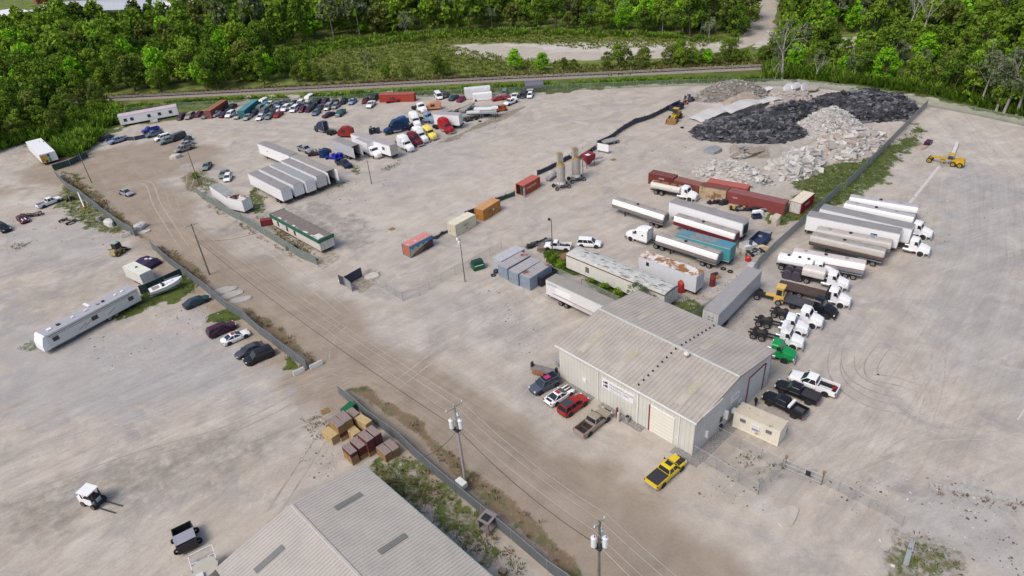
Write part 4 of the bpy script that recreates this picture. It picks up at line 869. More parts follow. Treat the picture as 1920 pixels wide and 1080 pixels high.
def sect(x, w, zb, zs, zt):
    return [(x, w*.90, zb), (x, w, zb+.16), (x, w*1.0, (zb+zs)/2+.05), (x, w*.975, zs-.05), (x, w*.90, zs), (x, w*.5, zt), (x, -w*.5, zt), (x, -w*.90, zs), (x, -w*.975, zs-.05), (x, -w*1.0, (zb+zs)/2+.05), (x, -w, zb+.16), (x, -w*.90, zb)]
def quad(pts, m, th=.02):
    a, b, c, d = [Vector(p) for p in pts]; n = (b-a).cross(d-a).normalized()*th; mb = MB(); v = [a, b, c, d, a+n, b+n, c+n, d+n]
    mb.add(v, [(0, 3, 2, 1), (4, 5, 6, 7), (0, 1, 5, 4), (1, 2, 6, 5), (2, 3, 7, 6), (3, 0, 4, 7)], m); return mb
def cabin(k, xb0, xb1, xt0, xt1, wb, wt, zb, zt, body, pil=(.5,), roof=True, rm=P1):
    """glasshouse: base xb0..xb1 (rear..front), roof xt0..xt1"""
    f = lambda x, z, s, o=0: None
    k.part('windscreen', quad([(xb1, -wb, zb), (xb1, wb, zb), (xt1, wt, zt), (xt1, -wt, zt)], GLS))
    k.part('rear_window', quad([(xb0, wb, zb), (xb0, -wb, zb), (xt0, -wt, zt), (xt0, wt, zt)], GLS))
    for s in (1, -1):
        p = [(xb1-.04, s*wb, zb), (xb0+.04, s*wb, zb), (xt0+.02, s*wt, zt), (xt1-.02, s*wt, zt)]
        k.part('side_window', quad(p if s > 0 else p[::-1], GLS))
        for (a, b) in ((xb0, xt0), (xb1, xt1)): body.cyl((a, s*wb, zb), (b, s*wt, zt), .05, .045, rm, 5)
        for q in pil: body.cyl((xb0+(xb1-xb0)*q, s*(wb+.01), zb), (xt0+(xt1-xt0)*q, s*(wt+.012), zt), .045, .04, rm, 5)
    if roof:
        rs = []
        for t, z in ((0, .0), (.08, .05), (.5, .075), (.92, .05), (1, 0)):
            x = xt0-.05+(xt1-xt0+.1)*t; rs.append([(x, wt+.03, zt-.02), (x, wt*.95, zt+.02+z*.5), (x, wt*.5, zt+.02+z), (x, -wt*.5, zt+.02+z), (x, -wt*.95, zt+.02+z*.5), (x, -wt-.03, zt-.02)])
        body.loft(rs, rm, True, None, True)
def car(name, L, W, st, cab, wx, wr=.33, rim=RIM, hl=(.62, .72), tl=(.75, .92), pil=(.52,), roofm=P1):
    k = Kind(name); w = W/2; b = MB(); b.loft([sect(*s) for s in st], P1, True, None, True)
    b.box(-L/2+.15, L/2-.2, -w*.8, w*.8, .16, .3, BLK)
    for x in wx:
        for s in (1, -1): b.cyl((x, s*(w-.12), wr+.02), (x, s*(w+.012), wr+.02), wr+.075, wr+.075, BLK, 16)
    b.box(L/2-.12, L/2+.0, -w*.55, w*.55, .33, .5, BLK); b.box(-L/2-.01, -L/2+.12, -w*.7, w*.7, .34, .48, BLK)
    cabin(k, *cab, b, pil, True, roofm); k.parts.insert(0, ('body', b.mesh('body'), None, None))
    wheel_parts(k, [(x, s*(w-.09)) for x in wx for s in (1, -1)], wr, .22, rim)
    for s in (1, -1):
        k.part('headlight', MB().box(L/2-.22, L/2-.06, s*w*.72-.14, s*w*.72+.14, hl[0], hl[1], HL)); k.part('taillight', MB().box(-L/2+.0, -L/2+.14, s*w*.74-.13, s*w*.74+.13, tl[0], tl[1], TLM))
        k.part('mirror', MB().box(cab[1]-.35, cab[1]-.2, s*(w+.02)-.09, s*(w+.02)+.09, cab[6]+.02, cab[6]+.15, P1))
    KD[name] = k; k.w = dict(f=wx[0], r=wx[1], y=w-.09); return k
car('sedan', 4.8, 1.84, [(-2.4,.76,.4,.72,.78),(-2.25,.86,.26,.86,.94),(-1.6,.91,.2,.92,1.0),(.9,.92,.2,.88,.97),(1.75,.89,.22,.78,.86),(2.2,.82,.26,.66,.73),(2.4,.7,.36,.52,.57)], (-1.85,1.15,-1.0,.25,.80,.60,.94,1.38), (1.45,-1.4))
car('coupe', 4.7, 1.9, [(-2.35,.8,.42,.78,.84),(-2.2,.9,.26,.92,1.0),(-1.4,.95,.2,.95,1.02),(.8,.93,.2,.84,.93),(1.75,.92,.22,.74,.82),(2.2,.86,.26,.62,.69),(2.35,.74,.34,.5,.55)], (-1.75,.95,-.75,.05,.80,.58,.93,1.32), (1.42,-1.38), .35, RIMD)
car('hatchback', 4.1, 1.78, [(-2.05,.78,.36,.82,.88),(-1.9,.86,.24,.92,.98),(-1.2,.89,.2,.95,1.0),(.8,.89,.2,.92,1.0),(1.5,.86,.22,.82,.9),(1.9,.78,.26,.68,.74),(2.05,.68,.36,.54,.58)], (-1.9,1.1,-1.6,.3,.78,.62,.95,1.46), (1.25,-1.25), .31)
car('suv', 4.8, 1.96, [(-2.4,.84,.42,.95,1.0),(-2.3,.92,.3,1.02,1.06),(-1.4,.97,.26,1.04,1.08),(1.0,.96,.26,1.0,1.08),(1.8,.93,.28,.94,1.02),(2.25,.86,.32,.84,.9),(2.4,.76,.42,.62,.66)], (-2.32,1.15,-2.0,.45,.86,.70,1.05,1.66), (1.45,-1.42), .38, RIM, (.74,.9), (.85,1.05), (.35, .66))
car('minivan', 5.0, 1.95, [(-2.5,.84,.4,.95,1.0),(-2.38,.92,.28,1.02,1.06),(-1.4,.96,.22,1.04,1.08),(1.3,.95,.22,1.0,1.06),(2.0,.9,.26,.86,.94),(2.35,.82,.3,.72,.78),(2.5,.7,.4,.56,.6)], (-2.42,1.65,-2.15,.75,.86,.72,1.05,1.68), (1.6,-1.45), .34, RIM, (.66,.8), (.9,1.1), (.35, .68))
car('cargo_van', 5.4, 2.0, [(-2.7,.9,.4,1.1,1.12),(-2.6,.97,.3,1.15,1.18),(-1.4,1.0,.26,1.15,1.18),(1.6,.98,.26,1.1,1.15),(2.2,.95,.28,1.0,1.08),(2.6,.86,.32,.86,.92),(2.7,.78,.42,.66,.7)], (-2.62,2.0,-2.55,1.35,.93,.84,1.15,1.98), (1.75,-1.6), .37, RIM, (.74,.9), (.9,1.2), (.3, .66))
def pickup(name, L=5.9, W=2.02, crew=True, lift=0, rim=RIM, cover=None, bedm=BLK):
    k = Kind(name); w = W/2; b = MB(); xc = -.55 if crew else -.2; z0 = .42+lift; x1 = L/2
    st = [(xc,w*.97,z0,1.12+lift,1.14+lift),(1.3,w,z0,1.1+lift,1.18+lift),(2.2,w*.97,z0,1.05+lift,1.14+lift),(x1-.2,w*.9,z0+.05,.98+lift,1.04+lift),(x1,w*.8,z0+.15,.76+lift,.8+lift)]
    b.loft([sect(*s) for s in st], P1, True, None, True)
    zt = 1.18+lift; xr = -L/2
    for s in (1, -1): b.box(xr+.06, xc-.03, min(s*w*.98, s*(w*.98-.12)), max(s*w*.98, s*(w*.98-.12)), z0+.05, zt, P1)
    b.box(xc-.13, xc-.03, -w*.9, w*.9, z0+.2, zt, P1); b.box(xr+.1, xc-.1, -w*.86, w*.86, z0+.1, .72+lift, bedm)
    for x in (1.85, -1.75):
        for s in (1, -1): b.cyl((x, s*(w-.14), .40), (x, s*(w+.012), .40), .47, .47, BLK, 16)
    b.box(xr-.12, xr+.02, -w*.85, w*.85, .5+lift, .66+lift, CHR); b.box(x1-.08, x1+.08, -w*.85, w*.85, .42+lift, .62+lift, CHR if rim is RIM else BLK)
    cabin(k, xc, 1.45, xc+.22, .72, w*.88, w*.72, 1.13+lift, 1.74+lift, b, (.5,) if crew else (), True)
    k.parts.insert(0, ('body', b.mesh('body'), None, None)); k.part('tailgate', MB().box(xr, xr+.09, -w*.9, w*.9, z0+.25, zt-.01, P1))
    if cover: k.part('bed_cover', MB().box(xr+.1, xc-.14, -w*.9, w*.9, zt-.06, zt+.03, cover))
    wheel_parts(k, [(x, s*(w-.12)) for x in (1.85, -1.75) for s in (1, -1)], .40, .27, rim)
    for s in (1, -1):
        k.part('headlight', MB().box(x1-.2, x1-.02, s*w*.76-.13, s*w*.76+.13, .78+lift, .96+lift, HL)); k.part('taillight', MB().box(xr-.02, xr+.1, s*w*.93-.07, s*w*.93+.07, .8+lift, 1.1+lift, TLM))
        k.part('mirror', MB().box(1.0, 1.12, s*(w+.1)-.12, s*(w+.1)+.12, 1.2+lift, 1.42+lift, BLK))
    k.part('grille', MB().box(x1-.03, x1+.04, -.5, .5, .66+lift, .95+lift, BLK)); KD[name] = k; k.w = dict(f=1.85, r=-1.75, y=w-.12); k.name = 'pickup_truck'
pickup('pickup_truck'); pickup('pickup_dark', rim=RIMD); pickup('pickup_covered', cover=mat('bed_cover_dark', (.035, .033, .038), .6)); pickup('pickup_short', 5.3, 1.9, False)
# ---------------------------------------------------------------- trucks
def truck(name, sleeper=0., roof='mid', wb=5.2, rear=(0, -1.3), frame_end=-.9, body=None, fairing=False, dome=False, fend=False):
    """x forward, front axle at 0; rear axles at -wb+rear[i]"""
    k = Kind(name if name in ('box_truck', 'tank_truck', 'flatbed_truck') else 'tank_truck' if name in ('tank_truck_long', 'multi_axle_truck') else 'flatbed_truck' if name == 'short_flatbed' else 'semi_truck'); b = MB(); xe = -wb+rear[-1]+frame_end
    fr = MB()
    for s in (1, -1): fr.box(xe, 1.0, s*.42-.05, s*.42+.05, .62, .9, FRAME)
    for x in [0]+[-wb+q for q in rear]: fr.cyl((x, -1.0, .52), (x, 1.0, .52), .1, .1, FRAME, 6); fr.box(x-.3, x+.3, -.2, .2, .4, .66, FRAME)
    fr.box(-2.9, -1.0, -.45, .45, .45, .9, FRAME)
    # hood
    hs = [(1.32, .62, .62, 1.12, 1.20), (1.2, .82, .58, 1.42, 1.52), (.5, .98, .62, 1.66, 1.76), (-.45, 1.05, .66, 1.86, 1.96)]
    b.loft([sect(*q) for q in hs], P1, True, None, True)
    for s in (1, -1): b.cyl((0, s*.80, .55), (0, s*1.13, .55), .66, .66, P1, 16); b.cyl((0, s*.9, .52), (0, s*1.145, .52), .56, .56, BLK, 16)
    # cab
    xb = -2.05; w = 1.08; ct_ = 2.72
    b.loft([[(x, y, z) for (y, z) in ((w, .75), (w, 1.95), (-w, 1.95), (-w, .75))] for x in (xb, -.45)], P1)
    cabt = dict(low=2.72, mid=2.72)
    b.box(xb, xb+.06, -w, w, 1.95, 2.72, P1); b.box(-1.35, -1.27, -w-.005, w+.005, 1.95, 2.70, P1)
    k.parts = []
    k.part('windscreen', quad([(-.5, -.98, 1.95), (-.5, .98, 1.95), (-.86, .9, 2.62), (-.86, -.9, 2.62)], GLS))
    for s in (1, -1):
        p = [(-.55, s*1.06, 1.93), (-1.3, s*1.06, 1.93), (-1.3, s*1.0, 2.6), (-.85, s*1.0, 2.6)]; k.part('side_window', quad(p if s > 0 else p[::-1], GLS))
        b.cyl((-.47, s*1.02, 1.93), (-.86, s*.94, 2.68), .06, .05, P1, 6); b.box(-2.02, -1.35, s*1.04-.04, s*1.04+.04, 1.9, 2.72, P1)
    rs = [[(x, w*q, z-.12), (x, w*.85*q, z+.03), (x, 0, z+.12), (x, -w*.85*q, z+.03), (x, -w*q, z-.12)] for x, z, q in ((-.78, 2.66, .88), (-1.1, 2.78, .98), (xb, 2.84 if not sleeper else 2.9, 1.0))]
    b.loft(rs, P1, True, None, True); b.box(xb, -.9, -w*.93, w*.93, 2.6, 2.72, P1)
    xs = xb
    if sleeper:
        xs = xb-sleeper; h = 3.35 if roof == 'mid' else 3.85 if roof == 'high' else 2.9; s = MB()
        s.box(xs, xb, -1.14, 1.14, .8, h-.25, P1)
        rr = [[(x, 1.14*q, z-.4), (x, 1.05*q, z-.08), (x, .7*q, z+.05), (x, -.7*q, z+.05), (x, -1.05*q, z-.08), (x, -1.14*q, z-.4)] for x, z, q in ((xs, h, 1), (xb-.2, h, 1), (xb+.35, h-(.15 if roof != 'low' else 0), .97), (-.95, 2.86, .85))]
        s.loft(rr, P1, True, None, True)
        k.part('sleeper', s)
        for q in (1, -1): k.part('sleeper_window', MB().box(xb-.75, xb-.4, q*1.15-.015, q*1.15+.015, 1.9, 2.2, GLS))
        for q in (1, -1): k.part('side_fairing', MB().box(xs-.5, xs, q*1.1-.03, q*1.1+.03, .9, h-.6, P1)) if fairing else None
    elif fairing:
        s = MB(); rr = [[(x, 1.0, 2.72), (x, .95*q, z), (x, -.95*q, z), (x, -1.0, 2.72)] for x, z, q in ((xb-.05, 3.7, 1), (xb+.5, 3.55, .95), (-.95, 2.85, .8))]; s.loft(rr, P1, True, None, True); k.part('roof_fairing', s)
    k.parts.insert(0, ('cab', b.mesh('cab'), None, None)); k.part('chassis', fr)
    k.part('bumper', MB().box(1.22, 1.45, -1.12, 1.12, .42, .72, CHR if not dome else P1)); k.part('grille', MB().box(1.26, 1.36, -.42, .42, .78, 1.3, BLK if dome else CHR))
    for s in (1, -1):
        k.part('headlight', MB().box(1.1, 1.28, s*.82-.13, s*.82+.13, .85, 1.08, HL)); k.part('fuel_tank', MB().cyl((-1.3, s*.86, .72), (-2.9-(sleeper*.4), s*.86, .72), .32, .32, ALU, 12))
        k.part('mirror', MB().box(-.72, -.62, s*1.35-.1, s*1.35+.1, 1.95, 2.5, BLK)); 
        if sleeper: k.part('exhaust_stack', MB().cyl((xs-.12, s*.85, .9), (xs-.12, s*.85, 3.6), .09, .09, CHR, 8))
    if not body:
        m = MB(); m.box(-wb+rear[0]-1.1, -wb+rear[0]+.5, -.45, .45, .98, 1.12, FRAME, tx=.2); m.cyl((-wb+rear[0]-.5, 0, 1.1), (-wb+rear[0]-.5, 0, 1.16), .5, .5, mat('grease_plate', (.05, .04, .035), .5), 14); k.part('fifth_wheel', m)
    wheel_parts(k, [(0, s*.98) for s in (1, -1)], .52, .3)
    wheel_parts(k, [(-wb+q, s*.82) for q in rear for s in (1, -1)], .52, .6, RIM if not dome else RIMD)
    if fend:
        for s in (1, -1):
            for q in rear: k.part('fender', MB().side([(-wb+q-.7, 1.0), (-wb+q-.5, 1.22), (-wb+q+.5, 1.22), (-wb+q+.7, 1.0), (-wb+q+.66, .98), (-wb+q+.46, 1.18), (-wb+q-.46, 1.18), (-wb+q-.66, .98)], min(s*.55, s*1.15), max(s*.55, s*1.15), BLK))
    if body: body(k, xs-.25, xe)
    KD[name] = k; k.w = dict(f=0, r=-wb+rear[-1], y=1.0); k.len = (1.45, xe)
def tank_ring(x, w, zc, h, n=16, e=2.6):
    out = []
    for i in range(n):
        a = 6.2832*i/n+.196; c, s = math.cos(a), math.sin(a); out.append((x, w*math.copysign(abs(c)**(2/e), c), zc+h*math.copysign(abs(s)**(2/e), s)))
    return out
def tank_body(m, top=None):
    def f(k, x0, x1):
        b = MB(); b.loft([tank_ring(x, 1.12*q, 1.9, .78*q) for x, q in ((x1+.1, .75), (x1+.25, 1), (x0-.15, 1), (x0, .75))], P2, True, None, True); k.part('tank', b)
        if top: k.part('walkway', MB().box(x1+.5, x0-.4, -.55, .55, 2.66, 2.72, top))
        for q in (.3, .6, .85): k.part('hatch', MB().cyl((x1+(x0-x1)*q, 0, 2.66), (x1+(x0-x1)*q, 0, 2.84), .26, .26, BLK, 10))
    return f
def flat_body(m, head=True, z=1.1):
    def f(k, x0, x1):
        k.part('flatbed', MB().box(x1-.5, x0, -1.25, 1.25, z, z+.16, m))
        if head: k.part('head_board', MB().box(x0-.12, x0+.65, -1.22, 1.22, z, 2.6, BLK))
    return f
def box_body(k, x0, x1):
    k.part('cargo_box', MB().box(x1-1.2, x0+.1, -1.25, 1.25, 1.05, 3.9, P2)); k.part('roof', MB().box(x1-1.18, x0+.08, -1.23, 1.23, 3.9, 3.95, mat('roof_grey', (.36, .34, .33), .6)))
truck('sleeper_high', 1.9, 'high', 6.0, fairing=True); truck('sleeper_mid', 1.6, 'mid', 5.6); truck('day_cab', 0, 'low', 4.6, frame_end=-.9, fend=False); truck('day_cab_fairing', 0, 'low', 4.6, fairing=True)
truck('tank_truck', 0, 'low', 6.0, frame_end=-1.0, body=tank_body(None)); truck('tank_truck_long', 0, 'low', 6.6, (0, -1.3), -1.6, tank_body(None, mat('rust_walk', (.28, .13, .07), .9, var=.4)))
truck('flatbed_truck', 0, 'low', 6.4, (0, -1.35), -1.8, flat_body(mat('bed_brown', (.075, .05, .042), .8, var=.2)))
truck('short_flatbed', 0, 'low', 5.2, (0,), -1.6, flat_body(mat('bed_dark', (.06, .06, .07), .8, var=.2), False), dome=True); truck('box_truck', 0, 'low', 5.4, (0,), -1.6, box_body)
def vac_body(k, x0, x1):
    b = MB(); b.loft([tank_ring(x, 1.1*q, 2.05, .8*q, e=4) for x, q in ((x0-3.9, .8), (x0-3.8, 1), (x0-.3, 1), (x0-.2, .8))], P2, True, None, True); k.part('tank', b)
    for s in (1, -1):
        for q in (0, 1): k.part('fender', MB().cyl((x1+1.2+q*1.5, s*.5, .75), (x1+1.2+q*1.5, s*1.2, .75), .85, .85, mat('fender_dark', (.06, .05, .07), .5), 14))
truck('multi_axle_truck', 0, 'low', 5.2, (.0, -1.2, -2.4, -3.6), -.9, vac_body)

# ---------------------------------------------------------------- trailers & containers
def frame_on(p1, p2, h, W=2.6):
    a = G(*p1, h); b = G(*p2, h); return a, b, (b-a).length, math.atan2(b.y-a.y, b.x-a.x)
LENS = []
def trailer(p1, p2, h, label, side=None, roof=None, rear=2, W=2.6, zb=1.15, open_=False, wheels=True, name='box_trailer', cat='trailer', group=None, L=None, nose=0., swing=False, wb=None, extra=None, endm=None, roofbow=0., gear=True):
    side = side or mat('trailer_white', (.74, .74, .76), .45, var=.05); roof = roof or mat('trailer_roof', (.27, .26, .255), .6, var=.15, scale=.3)
    a, b, l, rz = frame_on(p1, p2, h); LENS.append((label[:40], round(l, 1)))
    if L:
        if rear == 2: a = b-(b-a).normalized()*L
        else: b = a+(b-a).normalized()*L
        l = L
    r = empty(name, (a.x, a.y, 0), rz); L = l; th = .06
    b_ = MB(); b_.box(0, L, 0, th, zb, h-.03, side); b_.box(0, L, W-th, W, zb, h-.03, side)
    xe, xf = (L, 0) if rear == 2 else (0, L); sg = -1 if rear == 2 else 1      # xe rear end, xf front end
    b_.box(*sorted((xf, xf+(-sg)*th)), th, W-th, zb, h-.03, side); b_.box(th, L-th, th, W-th, zb, zb+.1, BLK)
    for z in (zb, h-.12): b_.box(0, L, -.02, 0, z, z+.08, mat('rail_trim', (.5, .5, .52), .5)); 
    b_.build('body', r)
    if roofbow:
        m = MB(); rs = [[(x, -.04, h-.03), (x, W*.2, h+roofbow*.7), (x, W*.5, h+roofbow), (x, W*.8, h+roofbow*.7), (x, W+.04, h-.03)] for x in (-.04, L+.04)]; m.loft(rs, roof, True); m.build('roof', r)
    else: MB().box(.01, L-.01, .03, W-.03, h-.03, h, roof).build('roof', r)
    dm = endm or side
    if open_:
        for y in (0, W): MB().box(*sorted((xe+sg*.0, xe-sg*1.15)) if False else sorted((xe, xe-sg*1.1)), y-.03 if y else -.08, y+.08 if y else -.03, zb, h-.05, dm).build('rear_door', r)
        m = MB(); m.box(*sorted((xe, xe+sg*.12)), 0, W, zb-.12, zb, BLK); m.build('sill', r)
    else:
        for q in (0, 1):
            d = MB().box(*sorted((xe-sg*.0, xe+(-sg)*.05)), .03+q*(W/2-.02), W/2-.02+q*(W/2-.02), zb+.05, h-.08, dm).build('rear_door', r)
            mb = MB()
            for y in (.3, .85): mb.cyl((xe-sg*.08, q*W/2+y, zb+.1), (xe-sg*.08, q*W/2+y, h-.15), .025, .025, GALV, 5)
            mb.build('lock_rod', d)
    f = MB(); f.box(*sorted((xe+sg*.1, xe+sg*5.5)), W/2-.5, W/2+.5, zb-.35, zb-.02, FRAME); f.box(*sorted((xe+sg*.05, xe+sg*.2)), .3, W-.3, .5, zb-.02, FRAME); f.box(.2, L-.2, W/2-.12, W/2+.12, zb-.2, zb-.01, FRAME); f.build('chassis', r)
    if gear:
        for y in (.55, W-.55): MB().box(*sorted((xf+(-sg)*-2.4 if False else xf-(-1 if rear == 2 else 1)*2.5, xf-(-1 if rear == 2 else 1)*2.7)), y-.08, y+.08, 0, zb, FRAME).build('landing_leg', r)
    if wheels:
        k = Kind('x'); x0 = xe+sg*(wb or 2.4); wheel_parts(k, [(x0+q, y) for q in (0, sg*1.25) for y in (.32, W-.32)], .5, .6)
        par = []
        for nm, me, T, pi in k.parts:
            o = link(nm, me, r if pi is None else par[pi]); 
            if T is not None: o.matrix_local = T
            par.append(o)
    if extra: extra(r, L, W, zb, h)
    tag(r, label, cat, group); return r
def corr(mb, x0, x1, y, z0, z1, m, out, pitch=.28, dep=.04, axis=0):
    """corrugated sheet between x0 and x1 at y; out = outward sign; axis 1 swaps x and y"""
    n = max(2, int((x1-x0)/pitch)); p = (x1-x0)/n; pts = []
    for i in range(n): a = x0+i*p; pts += [(a, 0), (a+p*.35, 0), (a+p*.5, -dep), (a+p*.85, -dep)]
    pts.append((x1, 0)); v = []
    for a, d in pts:
        q = (a, y+out*d) if axis == 0 else (y+out*d, a); v += [(q[0], q[1], z0), (q[0], q[1], z1)]
    f = [(2*i, 2*i+2, 2*i+3, 2*i+1) for i in range(len(pts)-1)]
    if (out > 0) != (axis == 1): f = [q[::-1] for q in f]
    mb.add(v, f, m)
def container(p1, p2, label, m, roof=None, doors=1, h=2.59, W=2.44, L=None, open_=0, cat='container', group=None, z=0., name='shipping_container', doorm=None, extra=None, sidem=None, framem=None, dw=True, rot=None):
    a, b, l, rz = frame_on(p1, p2, h+z); LENS.append((label[:40], round(l, 1)))
    L = L or l; r = empty(name, (a.x, a.y, z), rz); fm = framem or m; sm = sidem or m; b_ = MB()
    corr(b_, .1, L-.1, .03, .15, h-.1, sm, -1); corr(b_, .1, L-.1, W-.03, .15, h-.1, m, 1)
    for x, s in ((.03, -1), (L-.03, 1)):
        if (doors == 1 and s < 0) or (doors == 2 and s > 0): continue
        corr(b_, .1, W-.1, x, .15, h-.1, m, s, axis=1)
    for x in (0, L-.12):
        for y in (0, W-.12): b_.box(x, x+.12, y, y+.12, 0, h-.01, fm)
    for y in (0, W-.1): b_.box(.12, L-.12, y, y+.1, .03, .17, fm); b_.box(.12, L-.12, y, y+.08, h-.12, h-.02, fm)
    for x in (0, L-.1): b_.box(x, x+.1, .12, W-.12, .03, .17, fm); b_.box(x, x+.1, .12, W-.12, h-.12, h-.02, fm)
    b_.box(.1, L-.1, .1, W-.1, .1, .16, BLK); b_.build('body', r)
    m2 = MB(); 
    n = int(L/.3)
    for k in range(n): m2.box(.08+k*(L-.16)/n, .08+(k+.6)*(L-.16)/n, .08, W-.08, h-.02, h+.012, roof or m)
    m2.box(.02, L-.02, .02, W-.02, h-.05, h-.018, roof or m); m2.build('roof', r)
    if doors:
        x = 0 if doors == 1 else L; s = -1 if doors == 1 else 1
        for q in (0, 1):
            if open_ and q == open_-1: continue
            d = MB(); corr(d, .13+q*(W/2-.13), W/2-.01+q*(W/2-.13), x-s*.02, .18, h-.13, doorm or m, s, .5, .03, 1); d = d.build('door', r); mb = MB()
            for y in (.28, .85): mb.cyl((x+s*.03, q*(W/2-.1)+y, .2), (x+s*.03, q*(W/2-.1)+y, h-.15), .025, .025, GALV, 5)
            mb.build('lock_rod', d)
    if extra: extra(r, L, W, h)
    tag(r, label, cat, group)
    if rot: r.rotation_euler = (rot[0], rot[1], rz)
    return r
def tanker(p1, p2, label, h=3.3, rear=2, up=None, stripe=None, low=None, topm=None, W=2.5, wheels=True, name='tank_trailer', group=None, hatches=3, fend=True, lowpanel=True):
    """long trailer with a rounded tank: pale shoulder, thin stripe, grey belly"""
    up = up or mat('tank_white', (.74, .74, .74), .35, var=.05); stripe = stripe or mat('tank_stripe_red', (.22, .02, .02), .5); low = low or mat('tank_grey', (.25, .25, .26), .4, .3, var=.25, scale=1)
    topm = topm or mat('tank_top', (.34, .31, .29), .8, var=.3, scale=1); a, b, l, rz = frame_on(p1, p2, h-.45); LENS.append((label[:40], round(l, 1)))
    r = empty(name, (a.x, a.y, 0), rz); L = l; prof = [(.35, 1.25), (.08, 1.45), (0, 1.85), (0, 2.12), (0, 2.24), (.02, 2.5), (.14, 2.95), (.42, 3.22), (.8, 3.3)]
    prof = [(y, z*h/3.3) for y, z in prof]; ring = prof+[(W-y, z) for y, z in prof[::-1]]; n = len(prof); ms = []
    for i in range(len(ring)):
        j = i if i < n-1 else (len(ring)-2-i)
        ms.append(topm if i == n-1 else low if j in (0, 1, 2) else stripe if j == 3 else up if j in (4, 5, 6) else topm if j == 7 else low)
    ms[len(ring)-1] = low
    def R_(x, q): c = W/2; zc = 2.2*h/3.3; return [(x, c+(y-c)*q, zc+(z-zc)*q) for y, z in ring]
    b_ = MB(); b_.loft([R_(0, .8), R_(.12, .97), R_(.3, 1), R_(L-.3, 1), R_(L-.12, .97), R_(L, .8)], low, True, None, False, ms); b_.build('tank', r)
    for q in range(hatches): x = L*(q+.6)/hatches*.85; MB().cyl((x, W/2, h), (x, W/2, h+.16), .3, .3, BLK if q % 2 else GALV, 10).build('hatch', r)
    xe, sg = (L, -1) if rear == 2 else (0, 1); f = MB(); f.box(.3, L-.3, W/2-.3, W/2+.3, 1.0, 1.3, FRAME); f.box(*sorted((xe+sg*.2, xe+sg*4)), .15, W-.15, 1.02, 1.12, ALU); f.build('chassis', r)
    xf = L-xe
    for y in (.6, W-.6): MB().box(*sorted((xf-sg*3, xf-sg*3.2)), y-.08, y+.08, 0, 1.2, FRAME).build('landing_leg', r)
    if wheels:
        k = Kind('x'); x0 = xe+sg*1.5; wheel_parts(k, [(x0+q, y) for q in (0, sg*1.25) for y in (.3, W-.3)], .5, .6); par = []
        for nm, me, T, pi in k.parts:
            o = link(nm, me, r if pi is None else par[pi])
            if T is not None: o.matrix_local = T
            par.append(o)
    tag(r, label, 'trailer', group); return r
def drive(kind, pf, pr_, label, cat, c1=None, c2=None, group=None, lite=False, name=None, sc=1., center=False, rot=None):
    """stand a vehicle on its near-side wheel marks: front wheel pf, rearmost wheel pr_"""
    f, r_ = G(*pf), G(*pr_); d = (f-r_).normalized(); w = KD[kind].w; mid = (f+r_)/2; nv = Vector((-d.y, d.x, 0))
    if nv.dot(mid) < 0: nv = -nv
    o = mid-d*((w['f']+w['r'])/2*sc)
    if not center: o = o+nv*w['y']*sc
    LENS.append((label[:40], 'wb', round((f-r_).length, 1), 'kind', round((w['f']-w['r'])*sc, 1)))
    return spawn(kind, (o.x, o.y, 0), math.atan2(d.y, d.x), label, cat, group, c1, c2, name, lite, rot, sc)
# ================================================================ TRAILERS
TW = mat('trailer_white', (.74, .74, .76), .45, var=.05); TRF = mat('trailer_roof', (.27, .26, .255), .6, var=.15, scale=.3)
TRF2 = mat('trailer_roof_tan', (.30, .275, .25), .6, var=.12, scale=.3); TG = mat('trailer_grey', (.44, .45, .48), .5, var=.12); TRFW = mat('trailer_roof_pale', (.36, .33, .33), .6, var=.1)
def decal(r, rects, m):      # thin painted panels on the near long side
    for nm, x0, x1, z0, z1, mm in rects: MB().box(x0, x1, -.035, -.002, z0, z1, mm or m).build(nm, r)
def tx_side(s, x, z, size, m, sx=1.):
    def f(r, L, W, zb, h=None): text(s, size, m, Matrix.Translation((x, -.045, z)) @ Matrix(((1, 0, 0, 0), (0, 0, -1, 0), (0, 1, 0, 0), (0, 0, 0, 1))), r, sx=sx)
    return f
g5 = 'five white trailers parked side by side, rear doors towards the road'
trailer((464, 325.1), (525.6, 356.4), 4.1, 'white box trailer nearest the road in the row of five', roof=TRF, group=g5, W=2.5)
trailer((485.9, 317.1), (548.9, 347.5), 4.1, 'second white box trailer of the row of five, with barred doors', roof=TRF, group=g5, W=2.5)
trailer((505.9, 309.3), (571.5, 340.6), 4.1, 'middle white box trailer of the row of five, roof lighter grey', roof=mat('roof_blue_grey', (.30, .31, .32), .6), group=g5, W=2.5)
trailer((526, 301.5), (592.3, 331.5), 4.1, 'fourth white box trailer of the row of five, scuffed rear doors', roof=TRF, group=g5, endm=C_['offw'], W=2.5)
trailer((544.4, 293.7), (610.4, 322.3), 4.1, 'fifth box trailer of the row of five, open at the back with a dark inside', roof=TRF2, open_=True, group=g5, W=2.5)
trailer((482.2, 269), (541.9, 292.2), 4.1, 'white box trailer standing behind the row of five', roof=TRF, extra=lambda r, L, W, zb, h: decal(r, [('logo', 4.5, 5.1, 2.7, 2.95, None)], INKG), wb=3)
trailer((621.5, 262.5), (658, 275.6), 4.1, 'shorter grey-white box trailer with open rear left of the white box truck', side=TG, roof=TRF, open_=True)
trailer((656.9, 251.2), (730, 273.8), 4.0, 'long white trailer with a small window left of the parked sleeper trucks', roof=TRFW, endm=mat('trailer_rear_cream', (.55, .50, .46), .6), extra=lambda r, L, W, zb, h: decal(r, [('window', L-3.4, L-2.3, 2.3, 3.1, GLS)], None), wheels=False)
trailer((811.9, 214.2), (859.7, 216.3), 4.2, 'white box trailer behind the red sleeper truck', roof=TRFW, W=2.6)
